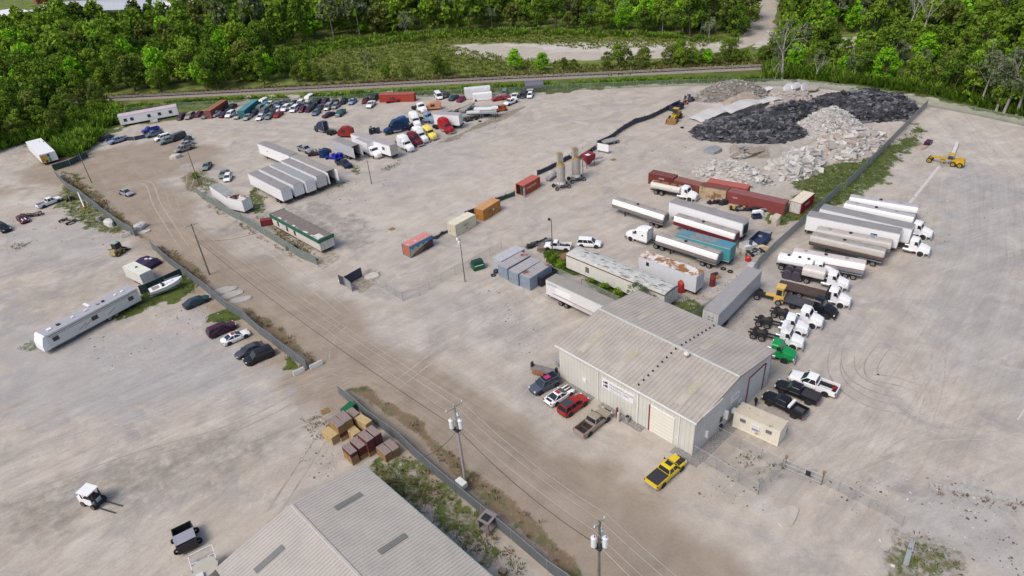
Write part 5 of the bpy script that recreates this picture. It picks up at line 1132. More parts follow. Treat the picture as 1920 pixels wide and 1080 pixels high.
# broken trailer by the fence
trailer((392.3, 348.5), (424.4, 370.7), 3.6, 'front half of the broken white trailer by the road fence, roof intact', roof=mat('roof_green_grey', (.30, .32, .31), .7, var=.3), wheels=False, zb=.9, name='broken_trailer', group='two halves of the broken trailer')
def torn(r, L, W, zb, h):
    m = MB(); rs = random.Random(4)
    for k in range(22): x = rs.uniform(.1, L-.8); y = rs.uniform(0, W-.6); m.box(x, x+rs.uniform(.4, 1.3), y, y+rs.uniform(.1, .6), h, h+rs.uniform(.05, .3), [RED, C_['offw'], BLK, mat('plywood_torn', (.32, .24, .16), .9)][k % 4])
    m.build('torn_roof_pieces', r)
trailer((426, 371.5), (452.6, 376.8), 3.5, 'rear half of the broken white trailer with a torn open roof', roof=C_['offw'], zb=.7, wheels=False, name='broken_trailer', group='two halves of the broken trailer', W=2.6, L=5.2, extra=torn)
# green-trimmed office trailer
def greentrim(r, L, W, zb, h):
    GT = mat('trim_green', (.03, .13, .08), .5)
    m = MB(); m.box(-.25, L+.25, -.25, -.05, h-.75, h+.03, GT); m.box(L+.05, L+.25, -.05, W+.2, h-.75, h+.03, GT); m.box(-.25, -.05, -.05, W+.2, h-.75, h+.03, GT); m.build('roof_fascia', r)
    for x in (2.2, 6.0, 9.2): MB().box(x, x+.7, -.05, -.005, 1.2, 2.3, GLS).build('window', r)
    MB().box(L+.005, L+.04, .5, 1.2, 1.1, 2.0, GLS).build('window', r); MB().box(L+.005, L+.04, 2.0, 2.8, 1.7, 2.35, GLS).build('window', r); MB().box(3.9, 4.7, -.05, -.005, .75, 2.4, C_['offw']).build('door', r)
    m = MB(); rs = random.Random(2)
    for k in range(14): x = L*rs.random()*.95; m.box(x, x+rs.uniform(.2, 1.0), -.04+rs.random()*.05, rs.uniform(.1, .5), h+.005, h+.02+.01*rs.random(), C_['offw'])
    m.box(L-2.4, L-.3, .3, 1.6, h+.005, h+.03, C_['offw']); m.build('roof_patch', r)
    m = MB(); m.box(0, L, -.03, 0, .62, .72, RED); m.build('base_trim', r)
trailer((507.2, 401.2), (596.6, 449.6), 3.4, 'cream office trailer with brown roof and green trim inside the road fence', side=mat('office_cream', (.62, .60, .54), .6), roof=mat('office_roof_brown', (.20, .165, .15), .8, var=.3), W=3.3, wheels=False, zb=.7, name='office_trailer', cat='office trailer', extra=greentrim, gear=False)
# far white office
def farwin(r, L, W, zb, h):
    for q in (.10, .21, .50, .68, .87): MB().box(L*q-.5, L*q+.5, -.05, -.005, 1.5, 2.5, GLS).build('window', r)
trailer((220.6, 219.4), (330.6, 199.4), 3.4, 'long white office trailer with five small windows below the railway', side=TW, roof=mat('far_office_roof', (.50, .40, .45), .7), W=3.6, wheels=False, zb=.6, name='office_trailer', cat='office trailer', extra=farwin, roofbow=.35, gear=False)
# near the metal building
def lettering1(r, L, W, zb, h):
    text('FONTAINE', .45, INKG, Matrix.Translation((.3, -.045, h-.75)) @ Matrix(((1, 0, 0, 0), (0, 0, -1, 0), (0, 1, 0, 0), (0, 0, 0, 1))), r)
    decal(r, [('blank_panel', 2.2, 5.6, 2.2, 3.2, TW), ('stripe', 1.5, L-2, 1.85, 1.92, RED), ('side_skirt', 6, L, 1.15, 1.8, mat('skirt_grey', (.5, .5, .5), .5))], None)
trailer((1023.3, 524), (1136.7, 576.5), 4.1, 'silver-white box trailer with blank panel reaching behind the metal building', side=mat('trailer_silver', (.66, .66, .67), .4, .1, var=.05), roof=TRF2, rear=1, extra=lettering1, wb=3.2, L=15.6)
def bigoffice(r, L, W, zb, h):
    BR = mat('brown_band', (.22, .09, .04), .7)
    m = MB(); m.box(-.06, L+.06, -.08, -.005, h-.22, h-.04, BR); m.box(L+.005, L+.07, 0, W, h-.2, h-.08, BR); m.build('eave_band', r)
    MB().box(4.6, 5.4, -.05, -.005, 1.5, 2.6, mat('window_brown', (.16, .12, .10), .3)).build('window', r); MB().box(L+.005, L+.05, 1.6, 1.8, .9, 2.6, GLS).build('door_gap', r)
    for q in (2.4, 10.3): MB().box(q, q+.9, -.045, -.003, .75, 2.9, C_['offw']).build('door', r)
    m = MB(); rs = random.Random(9)
    for k in range(46):
        x = L*(.04+.93*rs.random()); y = .2+rs.random()*(W-.6); n = rs.randint(1, 3)
        for j in range(n): m.box(x+j*.2, x+j*.2+rs.uniform(.3, 1.1), y+j*.09, y+j*.09+.05, h+.24*math.sin(min(1, y/W)*3.14)*1.0+.05, h+.26*math.sin(min(1, y/W)*3.14)+.06, mat('tar_marks', (.13, .12, .13), .9))
    m.build('tar_seams', r)
trailer((1061.3, 476.9), (1245.6, 553), 3.5, 'very long cream office trailer with stained white roof and brown eave', side=mat('office_white', (.62, .615, .56), .6, var=.08), roof=mat('office_roof_white', (.50, .51, .48), .7, var=.2, scale=.5, stain=(.28, .27, .26), stain_amt=.25, stain_scale=1.1), W=3.9, wheels=False, zb=.7, name='office_trailer', cat='office trailer', extra=bigoffice, roofbow=.25, gear=False)
def rustx(r, L, W, zb, h): MB().box(1.6, 2.2, -.04, -.003, h-1.3, h-.6, GLS).build('window', r)
trailer((1197.7, 480.5), (1306, 519.6), 4.0, 'grey box trailer with a rust-eaten white roof behind the long office trailer', side=mat('trailer_dull', (.58, .59, .62), .55, var=.08), roof=mat('roof_rusted', (.64, .61, .58), .8, var=.1, stain=(.26, .12, .05), stain_amt=.55, stain_scale=.55), wheels=False, zb=.9, extra=rustx, gear=False)
def diag(r, L, W, zb, h):
    decal(r, [], None)
    for y, z in ((.9, 3.2), (1.5, 3.2), (.9, 2.7), (1.5, 2.7), (1.2, 2.2)): MB().box(-.11, -.08, y-.18, y+.18, z-.12, z+.12, INKG).build('placard', r)
trailer((1347.7, 590), (1429, 507), 4.1, 'long dull grey box trailer standing diagonally behind the metal building', side=mat('trailer_weathered', (.45, .465, .50), .45, .1, var=.15, scale=.5), roof=mat('roof_weathered', (.31, .30, .30), .6, var=.1), rear=1, W=2.6, endm=C_['offw'], extra=diag)
def opendoor(r, L, W, zb, h):
    MB().box(L+.06, L+.14, .5, W-.4, zb+.3, h-.7, BLK).build('dark_inside_panel', r)  # black panel over the rear doors paints in the shade of an open inside
trailer((1254.4, 378.8), (1393, 419.2), 4.1, 'long clean white box trailer in front of the red containers', roof=TRF, extra=opendoor, wheels=False)
trailer((1266.5, 439), (1369.6, 467), 3.9, 'teal box trailer with faded blue patches on its roof', side=paint('teal_trailer', (.05, .26, .29), .5, stain=(.12, .22, .27), stain_amt=.25, stain_scale=.25), roof=mat('teal_roof', (.20, .24, .25), .8, var=.3, stain=(.06, .22, .30), stain_amt=.45, stain_scale=.22), wb=2.0)
trailer((1537.3, 391), (1710, 430), 4.1, 'rear one of the two long white trailers with a white truck, right yard', roof=TRF, wheels=True, gear=False)
trailer((1513.3, 404.6), (1688, 439), 4.1, 'front one of the two long white trailers, with a blue square badge', roof=TRF, wheels=True, rear=1, gear=False,
        extra=lambda r, L, W, zb, h: (decal(r, [('blue_badge', L-4.6, L-3.5, 2.2, 3.2, mat('badge_blue', (.03, .09, .25), .4)), ('badge_mark', L-4.45, L-4.1, 2.4, 3.0, None), ('badge_mark', L-3.95, L-3.65, 2.5, 2.9, None)], TW), MB().box(-.02, .04, -.05, 0, 1.2, 4.0, mat('lime_edge', (.35, .6, .2), .5)).build('edge_strip', r)))
trailer((47.5, 266), (72.5, 291), 3.3, 'white box trailer with a colourful painted end at the wood edge far left', zb=.7, W=4.2, wheels=True, roof=TW,
        extra=lambda r, L, W, zb, h: [MB().box(L+.05, L+.1, a, b, c, d, mat('art_'+n, cl, .5)).build('painted_panel', r) for n, a, b, c, d, cl in (('ochre', .1, 1.1, .9, 2.9, (.50, .28, .04)), ('yellow', 1.1, 1.7, 1.4, 3.0, (.55, .38, .03)), ('green', 1.9, 2.5, .8, 2.0, (.10, .30, .06)), ('maroon', 1.0, 1.7, .8, 1.4, (.2, .03, .05)), ('blue', 1.8, 2.5, 2.2, 3.0, (.04, .10, .3)))])
trailer((228.7, 500), (261, 516), 2.7, 'plain cream-white camper box beside the dark purple tarpaulin', side=C_['offw'], roof=mat('camper_roof', (.66, .66, .58), .5), W=2.5, zb=.45, wheels=True, name='camper_box', cat='camper', wb=2, extra=lambda r, L, W, zb, h: MB().cyl((L*.45, W*.55, h), (L*.45, W*.55, h+.12), .25, .25, BLK, 10).build('roof_vent', r))
# tank trailers
GT = 'tank trailers with rounded white tops'; TGS = mat('tank_brown_stripe', (.22, .09, .05), .6)
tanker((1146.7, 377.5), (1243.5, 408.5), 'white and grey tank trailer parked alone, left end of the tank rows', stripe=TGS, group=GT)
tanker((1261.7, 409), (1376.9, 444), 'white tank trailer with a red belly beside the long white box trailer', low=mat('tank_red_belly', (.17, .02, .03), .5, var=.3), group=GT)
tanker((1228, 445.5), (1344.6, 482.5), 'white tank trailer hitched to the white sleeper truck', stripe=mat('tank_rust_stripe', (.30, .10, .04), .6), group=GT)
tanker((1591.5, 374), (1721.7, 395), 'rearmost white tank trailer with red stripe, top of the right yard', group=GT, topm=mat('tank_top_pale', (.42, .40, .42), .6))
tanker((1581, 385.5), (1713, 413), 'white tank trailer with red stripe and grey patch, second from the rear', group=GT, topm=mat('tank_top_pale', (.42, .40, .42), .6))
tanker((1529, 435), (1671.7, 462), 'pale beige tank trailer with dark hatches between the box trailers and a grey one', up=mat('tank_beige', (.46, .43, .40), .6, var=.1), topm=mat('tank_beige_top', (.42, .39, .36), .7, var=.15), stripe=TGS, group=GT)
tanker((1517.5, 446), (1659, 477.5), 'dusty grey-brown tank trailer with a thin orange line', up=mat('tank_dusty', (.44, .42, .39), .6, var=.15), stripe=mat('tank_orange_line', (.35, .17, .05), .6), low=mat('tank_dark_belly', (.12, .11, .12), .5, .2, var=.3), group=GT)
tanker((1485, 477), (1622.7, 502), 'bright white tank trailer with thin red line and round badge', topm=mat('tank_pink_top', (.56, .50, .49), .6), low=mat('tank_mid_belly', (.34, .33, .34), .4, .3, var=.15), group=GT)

# ================================================================ CONTAINERS
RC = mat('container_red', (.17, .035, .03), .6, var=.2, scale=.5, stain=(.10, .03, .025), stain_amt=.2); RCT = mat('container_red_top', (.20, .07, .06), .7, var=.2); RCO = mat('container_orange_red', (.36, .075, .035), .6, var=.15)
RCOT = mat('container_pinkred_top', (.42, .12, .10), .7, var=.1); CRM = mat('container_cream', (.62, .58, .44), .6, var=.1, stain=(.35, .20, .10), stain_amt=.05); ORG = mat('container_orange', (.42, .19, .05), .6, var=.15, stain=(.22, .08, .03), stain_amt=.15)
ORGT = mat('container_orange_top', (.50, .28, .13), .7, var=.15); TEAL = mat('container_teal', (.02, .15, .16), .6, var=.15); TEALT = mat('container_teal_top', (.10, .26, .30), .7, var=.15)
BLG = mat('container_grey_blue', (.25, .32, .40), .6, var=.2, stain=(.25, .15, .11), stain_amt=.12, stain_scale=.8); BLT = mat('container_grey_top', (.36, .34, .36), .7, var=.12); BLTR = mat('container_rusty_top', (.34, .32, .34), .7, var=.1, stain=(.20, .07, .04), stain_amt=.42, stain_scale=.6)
GR = 'row of red shipping containers by the rubble'
WS = mat('sign_white', (.72, .72, .74), .5)
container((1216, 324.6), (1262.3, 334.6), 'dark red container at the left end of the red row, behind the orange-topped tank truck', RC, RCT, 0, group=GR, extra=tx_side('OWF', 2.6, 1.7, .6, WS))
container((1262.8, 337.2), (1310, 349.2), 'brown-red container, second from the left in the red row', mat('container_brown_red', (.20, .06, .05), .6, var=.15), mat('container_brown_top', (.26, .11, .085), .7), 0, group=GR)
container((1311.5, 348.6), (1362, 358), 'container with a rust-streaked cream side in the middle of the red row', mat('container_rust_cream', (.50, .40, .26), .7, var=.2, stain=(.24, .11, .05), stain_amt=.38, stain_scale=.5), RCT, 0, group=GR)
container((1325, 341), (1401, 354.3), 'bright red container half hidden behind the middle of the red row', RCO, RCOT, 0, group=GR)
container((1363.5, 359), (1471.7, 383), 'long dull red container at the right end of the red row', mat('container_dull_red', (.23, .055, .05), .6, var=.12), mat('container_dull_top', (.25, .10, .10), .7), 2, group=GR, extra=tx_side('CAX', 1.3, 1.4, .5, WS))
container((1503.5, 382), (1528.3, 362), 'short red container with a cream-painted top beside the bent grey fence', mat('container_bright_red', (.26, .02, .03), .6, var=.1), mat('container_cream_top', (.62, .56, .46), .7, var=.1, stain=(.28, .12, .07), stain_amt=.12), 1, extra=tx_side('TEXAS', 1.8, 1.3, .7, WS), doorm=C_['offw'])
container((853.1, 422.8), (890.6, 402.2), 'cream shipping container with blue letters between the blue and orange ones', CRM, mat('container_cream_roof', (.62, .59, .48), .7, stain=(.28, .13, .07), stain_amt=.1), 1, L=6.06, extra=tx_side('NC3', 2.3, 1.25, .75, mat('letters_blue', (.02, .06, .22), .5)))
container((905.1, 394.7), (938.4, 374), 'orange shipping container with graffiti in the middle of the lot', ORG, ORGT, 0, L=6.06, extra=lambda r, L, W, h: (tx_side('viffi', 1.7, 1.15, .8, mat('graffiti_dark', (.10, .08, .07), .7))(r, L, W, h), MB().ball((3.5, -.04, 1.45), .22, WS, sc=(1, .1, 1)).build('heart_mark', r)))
container((982.1, 348.4), (1011.6, 331.5), 'red-orange shipping container with one door open beside the silos', RCO, RCOT, 1, L=6.06, open_=2, extra=lambda r, L, W, h: (tx_side('DNZORVEX', 1.0, 1.35, .62, WS)(r, L, W, h), MB().box(-.9, -.1, -.25, -.18, .1, 2.2, C_['offw'], T=Matrix.Rotation(.35, 4, 'Z')).build('leaning_board', r), MB().box(.0, .04, .1, 1.15, .2, 2.3, BLK).build('dark_inside_panel', r)))  # flat black panel at the door end stands in for the shaded inside
def mural(r, L, W, h):
    m = MB(); 
    for k in range(20): x0 = .15+k*(L-.3)/20; m.side([(x0, h-.15), (x0+(L-.3)/20, h-.15), (x0+(L-.3)/20, h-.75-.25*math.sin(k*1.3)), (x0, h-.75-.25*math.sin((k-1)*1.3))], -.05, .0, mat('mural_blue', (.05, .22, .40), .6))
    m.build('painted_band', r); m = MB(); pts = [(.3, .1)]+[(.3+(L-.5)*t, .1+1.75*t**.62) for t in [i/12 for i in range(13)]]+[(L-.2, .1)]; m.side(pts[::-1], -.09, -.05, mat('mural_dark', (.06, .035, .05), .7)); m.build('painted_dark_shape', r)
    m = MB(); pts = [(.9, .12), (1.2, .6), (2.3, 1.05), (3.4, 1.3), (3.6, .9), (2.8, .4), (1.6, .12)]; m.side(pts[::-1], -.10, -.088, mat('mural_brown', (.20, .12, .08), .7)); m.build('painted_brown_shape', r)
container((766.9, 462.8), (808.1, 441.6), 'salmon and blue container with a painted side nearest the gate', mat('container_salmon', (.42, .13, .08), .6, var=.1), mat('container_pink_top', (.52, .22, .20), .7, stain=(.62, .58, .55), stain_amt=.2, stain_scale=1.5), 0, L=6.06, sidem=mat('mural_cream', (.50, .46, .34), .6), extra=mural, framem=mat('container_mural_frame', (.06, .20, .34), .6))
GB = 'grey-blue containers standing side by side near the wire fence'
container((940, 490), (975.8, 470.8), 'pale grey container at the left of the four grey-blue ones', mat('container_pale', (.46, .48, .52), .6, var=.1), mat('container_pale_top', (.42, .43, .46), .7), 1, group=GB, L=6.06)
container((950.8, 503.6), (990.2, 481), 'grey-blue container with rust at both roof ends, second of four', BLG, mat('container_edge_rust_top', (.36, .33, .35), .7, stain=(.24, .07, .03), stain_amt=.28, stain_scale=.4), 1, group=GB, L=6.06)
container((970.8, 514), (1010, 491), 'grey-blue container with a clean purple-grey roof, third of four', BLG, BLT, 1, group=GB, L=6.06)
container((993, 522.5), (1030.8, 498.5), 'grey-blue container with rust-flaked roof at the right of four', BLG, BLTR, 1, group=GB, L=6.06)
def offc(r, L, W, h):
    for x in (.9, 4.3): f = MB().box(x, x+.75, -.06, -.003, 1.5, 2.0, mat('window_slate', (.16, .15, .18), .4)).build('window', r)
    s = MB().box(2.5, 3.5, -.05, -.003, .95, 1.95, WS).build('notice_board', r); text('OFFICE', .2, RED, Matrix.Translation((2.58, -.055, 1.62)) @ Matrix(((1, 0, 0, 0), (0, 0, -1, 0), (0, 1, 0, 0), (0, 0, 0, 1))), s)
    MB().box(2.55, 3.45, -.06, -.05, 1.0, 1.35, INKG).build('notice_photo', s); MB().box(-.5, -.03, .3, 1.0, 1.9, 2.4, C_['offw']).build('air_conditioner', r)
container((1376.8, 772), (1464.5, 810.5), 'cream office container with two small windows beside the metal building', mat('container_cream_office', (.70, .66, .57), .6, var=.06, stain=(.36, .20, .11), stain_amt=.03), mat('container_tan_top', (.54, .48, .39), .7, var=.1, stain=(.25, .12, .07), stain_amt=.12, stain_scale=.7), 0, L=6.06, extra=offc)
container((393.6, 208), (423, 188.5), 'rust-brown container standing end-on among the far cars', mat('container_far_brown', (.20, .05, .05), .6), mat('container_far_brown_top', (.30, .14, .07), .7), 1, W=2.44, L=12.2)
container((457, 207.5), (470, 197.2), 'front teal container among the far cars', TEAL, TEALT, 1, L=6.06, group='two teal containers end to end')
container((470.5, 196.8), (482, 188), 'rear teal container ending at the back fence', TEAL, TEALT, 0, L=6.06, group='two teal containers end to end')
container((709.4, 178), (775, 176.3), 'bright red container along the back fence behind a small red truck', mat('container_brick', (.34, .055, .035), .6, var=.08), mat('container_brick_top', (.40, .12, .09), .7), 0)

# ================================================================ TRUCKS
drive('sleeper_mid', (1186, 453), (1237, 468.8), 'white sleeper truck hitched to a tank trailer, facing left', 'truck', C_['white'])
drive('tank_truck_long', (1283, 376), (1238.5, 366.5), 'white tank truck with orange-rust top in front of the red containers', 'truck', C_['white'], mat('tank_cream_truck', (.58, .56, .52), .35, var=.1))
gy = 'trucks parked nose out in the right yard'
drive('day_cab', (1714, 478.5), (1666, 467), 'white truck under the front long white trailer', 'truck', C_['white'], group=gy)
drive('day_cab', (1721, 447.5), (1672, 436), 'white truck under the rear long white trailer', 'truck', C_['white'], group=gy)
drive('tank_truck', (1549, 524), (1461, 505.5), 'white tank truck with dark fenders behind the multi-axle truck', 'truck', C_['white'], C_['white'], group=gy)
drive('multi_axle_truck', (1571, 545.5), (1471, 522), 'white truck with square cream tank and a long line of wheels', 'truck', C_['white'], mat('tank_cream_square', (.62, .58, .54), .5), group=gy)
drive('flatbed_truck', (1567, 576), (1488, 556), 'white truck with long brown flat bed and black head board', 'truck', C_['white'], group=gy)
drive('short_flatbed', (1548, 598.5), (1483, 579), 'black round-roofed truck with dark flat bed', 'truck', C_['black'], group=gy)
drive('day_cab', (1518, 615), (1453.5, 596.5), 'white day-cab truck beside the black round-roofed one', 'truck', C_['white'], group=gy)
drive('day_cab', (1493, 630.5), (1422.5, 613), 'white day-cab truck, second above the green one', 'truck', C_['white'], group=gy)
drive('day_cab_fairing', (1483.7, 655.8), (1412, 636), 'white day-cab truck with roof fairing next to the green one', 'truck', C_['white'], group=gy)
drive('day_cab', (1466, 680), (1396, 661), 'bright green day-cab truck at the corner of the metal building', 'truck', C_['green'], group=gy)
gs = 'sleeper trucks parked nose out in the middle of the far lot'
def front(kind, pf, vec, label, c1, c2=None, cat='truck', group=None, lite=True, **k):
    pr = (pf[0]+vec[0], pf[1]+vec[1]); f = G(*pf); d = (f-G(*pr)).normalized(); w = KD[kind].w; nv = Vector((-d.y, d.x, 0))
    if nv.dot(f) < 0: nv = -nv
    o = f-d*w['f']+nv*w['y']; return spawn(kind, (o.x, o.y, 0), math.atan2(d.y, d.x), label, cat, group, c1, c2, k.get('name'), lite)
V_ = (-32, -14)
front('box_truck', (701.9, 298), V_, 'white box truck parked between two long trailers', C_['white'], TW, name='box_truck')
front('sleeper_high', (763, 285.5), V_, 'white tall-roofed sleeper truck at the near end of the sleeper row', C_['white'], group=gs)
front('sleeper_mid', (779, 275.5), V_, 'sleeper truck with dark red cab and white hood', C_['maroon'], group=gs)
front('sleeper_high', (790, 269), V_, 'white sleeper truck left of the yellow one', C_['white'], group=gs)
front('sleeper_mid', (806, 263.5), V_, 'yellow sleeper truck between the white and the tall red one', C_['ltyel'], group=gs)
front('sleeper_high', (838, 251.5), V_, 'bright red tall sleeper truck in front of the white box trailer', C_['red'], group=gs)
front('sleeper_high', (731, 253), (28, -6), 'dark blue sleeper truck facing left behind the white trailer', C_['dkblue'], group=gs)
front('sleeper_high', (741, 248), (28, -6), 'blue sleeper truck just behind the dark blue one', paint('midblue', (.02, .07, .17)), group=gs)
front('sleeper_high', (777, 240), (-14, -14), 'white round-backed sleeper cab behind the yellow truck', C_['white'], group=gs)
front('day_cab', (789, 213), (-16, -8), 'white cab far behind the sleeper row', C_['white'], group=gs)
front('day_cab', (806, 232), (-26, -4), 'light blue cab shell among the parked trucks', C_['ltblue'], group=gs)
drive('sleeper_mid', (592, 246.5), (622, 255), 'navy truck front peeking out left of the grey open trailer', 'truck', C_['navy'], lite=True)
# yard tractor
k = Kind('yard_tractor'); b = MB(); b.box(-2.3, 2.3, -.45, .45, .6, .95, BLK); b.box(-.6, 1.0, -.4, .4, .95, 1.15, C_['yardy']); k.part('chassis', b)
b = MB(); b.box(.9, 2.4, -1.1, .5, .55, 1.7, P1); b.box(1.0, 2.2, -1.05, .4, 1.7, 3.2, P1, tx=.08, ty=.06); b.box(.95, 2.3, -1.12, .46, 3.2, 3.32, P1); k.part('cab', b)
k.part('side_window', MB().box(1.15, 2.0, -1.1, -1.03, 1.9, 2.9, GLS)); k.part('windscreen', MB().box(2.12, 2.2, -.9, .3, 1.9, 2.9, GLS)); k.part('engine_cover', MB().box(.9, 2.4, .5, 1.15, .55, 1.5, P1))
wheel_parts(k, [(1.7, -.98), (1.7, .98), (-1.8, -.9), (-1.8, .9)], .52, .5); KD['yard_tractor'] = k; k.w = dict(f=1.7, r=-1.8, y=1.0)
drive('yard_tractor', (1456.7, 571.5), (1420, 562.5), 'small yellow yard tractor with square cab behind the flat-bed truck', 'truck', C_['yardy'])

# ================================================================ CARS
bs_ = drive('suv', (1012, 741.5), (1045, 724.5), 'dark blue estate with pink roof mark parked by the sign wall', 'car', C_['steel'] if 0 else paint('slate_blue', (.07, .09, .12)))
sp1 = drive('coupe', (1072, 742.5), (1042, 762.5), 'white sports car with red roof panel and black stripes by the sign wall', 'car', C_['white'])
rs_ = drive('suv', (1097.5, 761.5), (1070, 781), 'red hatch-backed SUV with dark roof by the sign wall', 'car', C_['red'])
tp_ = drive('pickup_truck', (1138.7, 791), (1105.8, 817.5), 'tan pickup with rusty empty bed, fourth vehicle along the sign wall', 'pickup', C_['tan'])
yp = drive('pickup_covered', (1277.5, 883), (1242.5, 914), 'yellow pickup with black stripes and black bed cover near the building corner', 'pickup', C_['yellow'])
wp_ = drive('pickup_truck', (1489, 722), (1547.5, 744), 'white pickup with long open bed, highest of the three behind the building', 'pickup', C_['white'], sc=1.1)
drive('pickup_covered', (1466, 739), (1512, 757.5), 'black pickup with grey bed cover between the white and the other black one', 'pickup', C_['black'])
bp_ = drive('pickup_truck', (1438.7, 759.5), (1487.5, 784), 'black pickup with white ladder panel nearest the office container', 'pickup', C_['black'])
drive('sedan', (387.5, 567.3), (360, 579), 'dark blue-green sedan parked alone below the boat', 'car', paint('petrol', (.02, .05, .07)))
drive('suv', (437.5, 619.5), (404.5, 634), 'plum brown SUV, first of the four cars by the fence', 'car', C_['plum'])
sp2 = drive('coupe', (462, 634), (432, 647.5), 'white sports car with dark red roof window, second of four by the fence', 'car', C_['white'])
drive('sedan', (457, 673), (488, 659.5), 'black sedan facing left, third of four by the fence', 'car', C_['dgrey'])
drive('suv', (473.5, 686), (508, 671), 'black station wagon, nearest of the four by the fence', 'car', C_['black'])
drive('sedan', (242, 370.5), (222.5, 364), 'white and silver sedan driving on the dirt road', 'car', C_['silver'])
drive('pickup_dark', (114, 378.3), (81.5, 391), 'white long-bed pickup parked in the upper left yard', 'pickup', C_['white'])
mc_ = drive('coupe', (44, 423.5), (30, 411), 'dark red sports car with two white stripes at the left', 'car', C_['maroon'])
drive('suv', (14, 442), (-12, 428), 'black SUV cut by the left edge of the picture', 'car', C_['black'])
PNK = mat('roof_panel_red', (.30, .03, .05), .4); PKM = mat('pink_mark', (.42, .03, .16), .6)
def bits(r, L):
    for nm, b, m in L: MB().box(*b, m).build(nm, r)
for q in (sp1, sp2): bits(q, [('roof_panel', (-.55, .0, -.42, .42, 1.40, 1.425), PNK)])
bits(sp1, [('hood_stripe', (.95, 2.1, .15, .4, .88, .96), BLK), ('hood_stripe', (.95, 2.1, -.4, -.15, .88, .96), BLK), ('boot_stripe', (-2.2, -1.8, -.5, .5, .99, 1.04), BLK)])
bits(yp, [('hood_stripe', (1.5, 2.75, -.75, -.1, 1.1, 1.2), BLK), ('sunroof', (.1, .7, -.45, .45, 1.81, 1.84), GLS), ('side_stripe', (-2.6, 2.2, 1.0, 1.025, .8, .92), BLK)])
bits(rs_, [('roof_panel', (-1.9, -.3, -.62, .62, 1.74, 1.765), mat('roof_dark_grey', (.05, .055, .065), .4))]); bits(bs_, [('roof_panel', (-1.9, .3, -.62, .62, 1.74, 1.765), C_['black']), ('roof_mark', (-.9, .0, -.4, .35, 1.766, 1.78), PKM)])
bits(bp_, [('rack_panel', (-1.1, -.75, -.85, .85, 1.25, 1.6), TW), ('bed_load', (-2.6, -1.4, -.6, .1, .75, .95), C_['dgrey'])]); bits(tp_, [('bed_frame', (-2.5, -.9, -.7, -.6, .74, .9), C_['brown']), ('bed_frame', (-2.5, -.9, .55, .65, .74, .9), C_['brown']), ('bed_frame', (-1.8, -1.6, -.6, .55, .74, .9), C_['brown'])])
bits(wp_, [('tool_roll', (-2.4, -.7, -.5, -.2, .8, 1.1), BLK), ('bed_load', (-2.6, -2.2, -.7, 0, .8, 1.0), C_['red']), ('bed_load', (-2.3, -.8, 0, .6, .8, .85), C_['offw'])]); bits(mc_, [('hood_stripe', (-1.0, 2.2, .2, .45, .9, 1.0), TW), ('hood_stripe', (-1.0, 2.2, -.45, -.2, .9, 1.0), TW)])
def far(kind, px, py, hd, c, label, group=None, cat='car', lite=True, **k):
    p = G(px, py); return spawn(kind, (p.x, p.y, 0), hd+random.uniform(-.07, .07), label, cat, group, c, k.get('c2'), None, lite)
f_, r_ = G(484, 226), G(499, 215); HD = math.atan2(f_.y-r_.y, f_.x-r_.x); HDR = HD+math.pi
gf = 'cars crowded along the back fence'
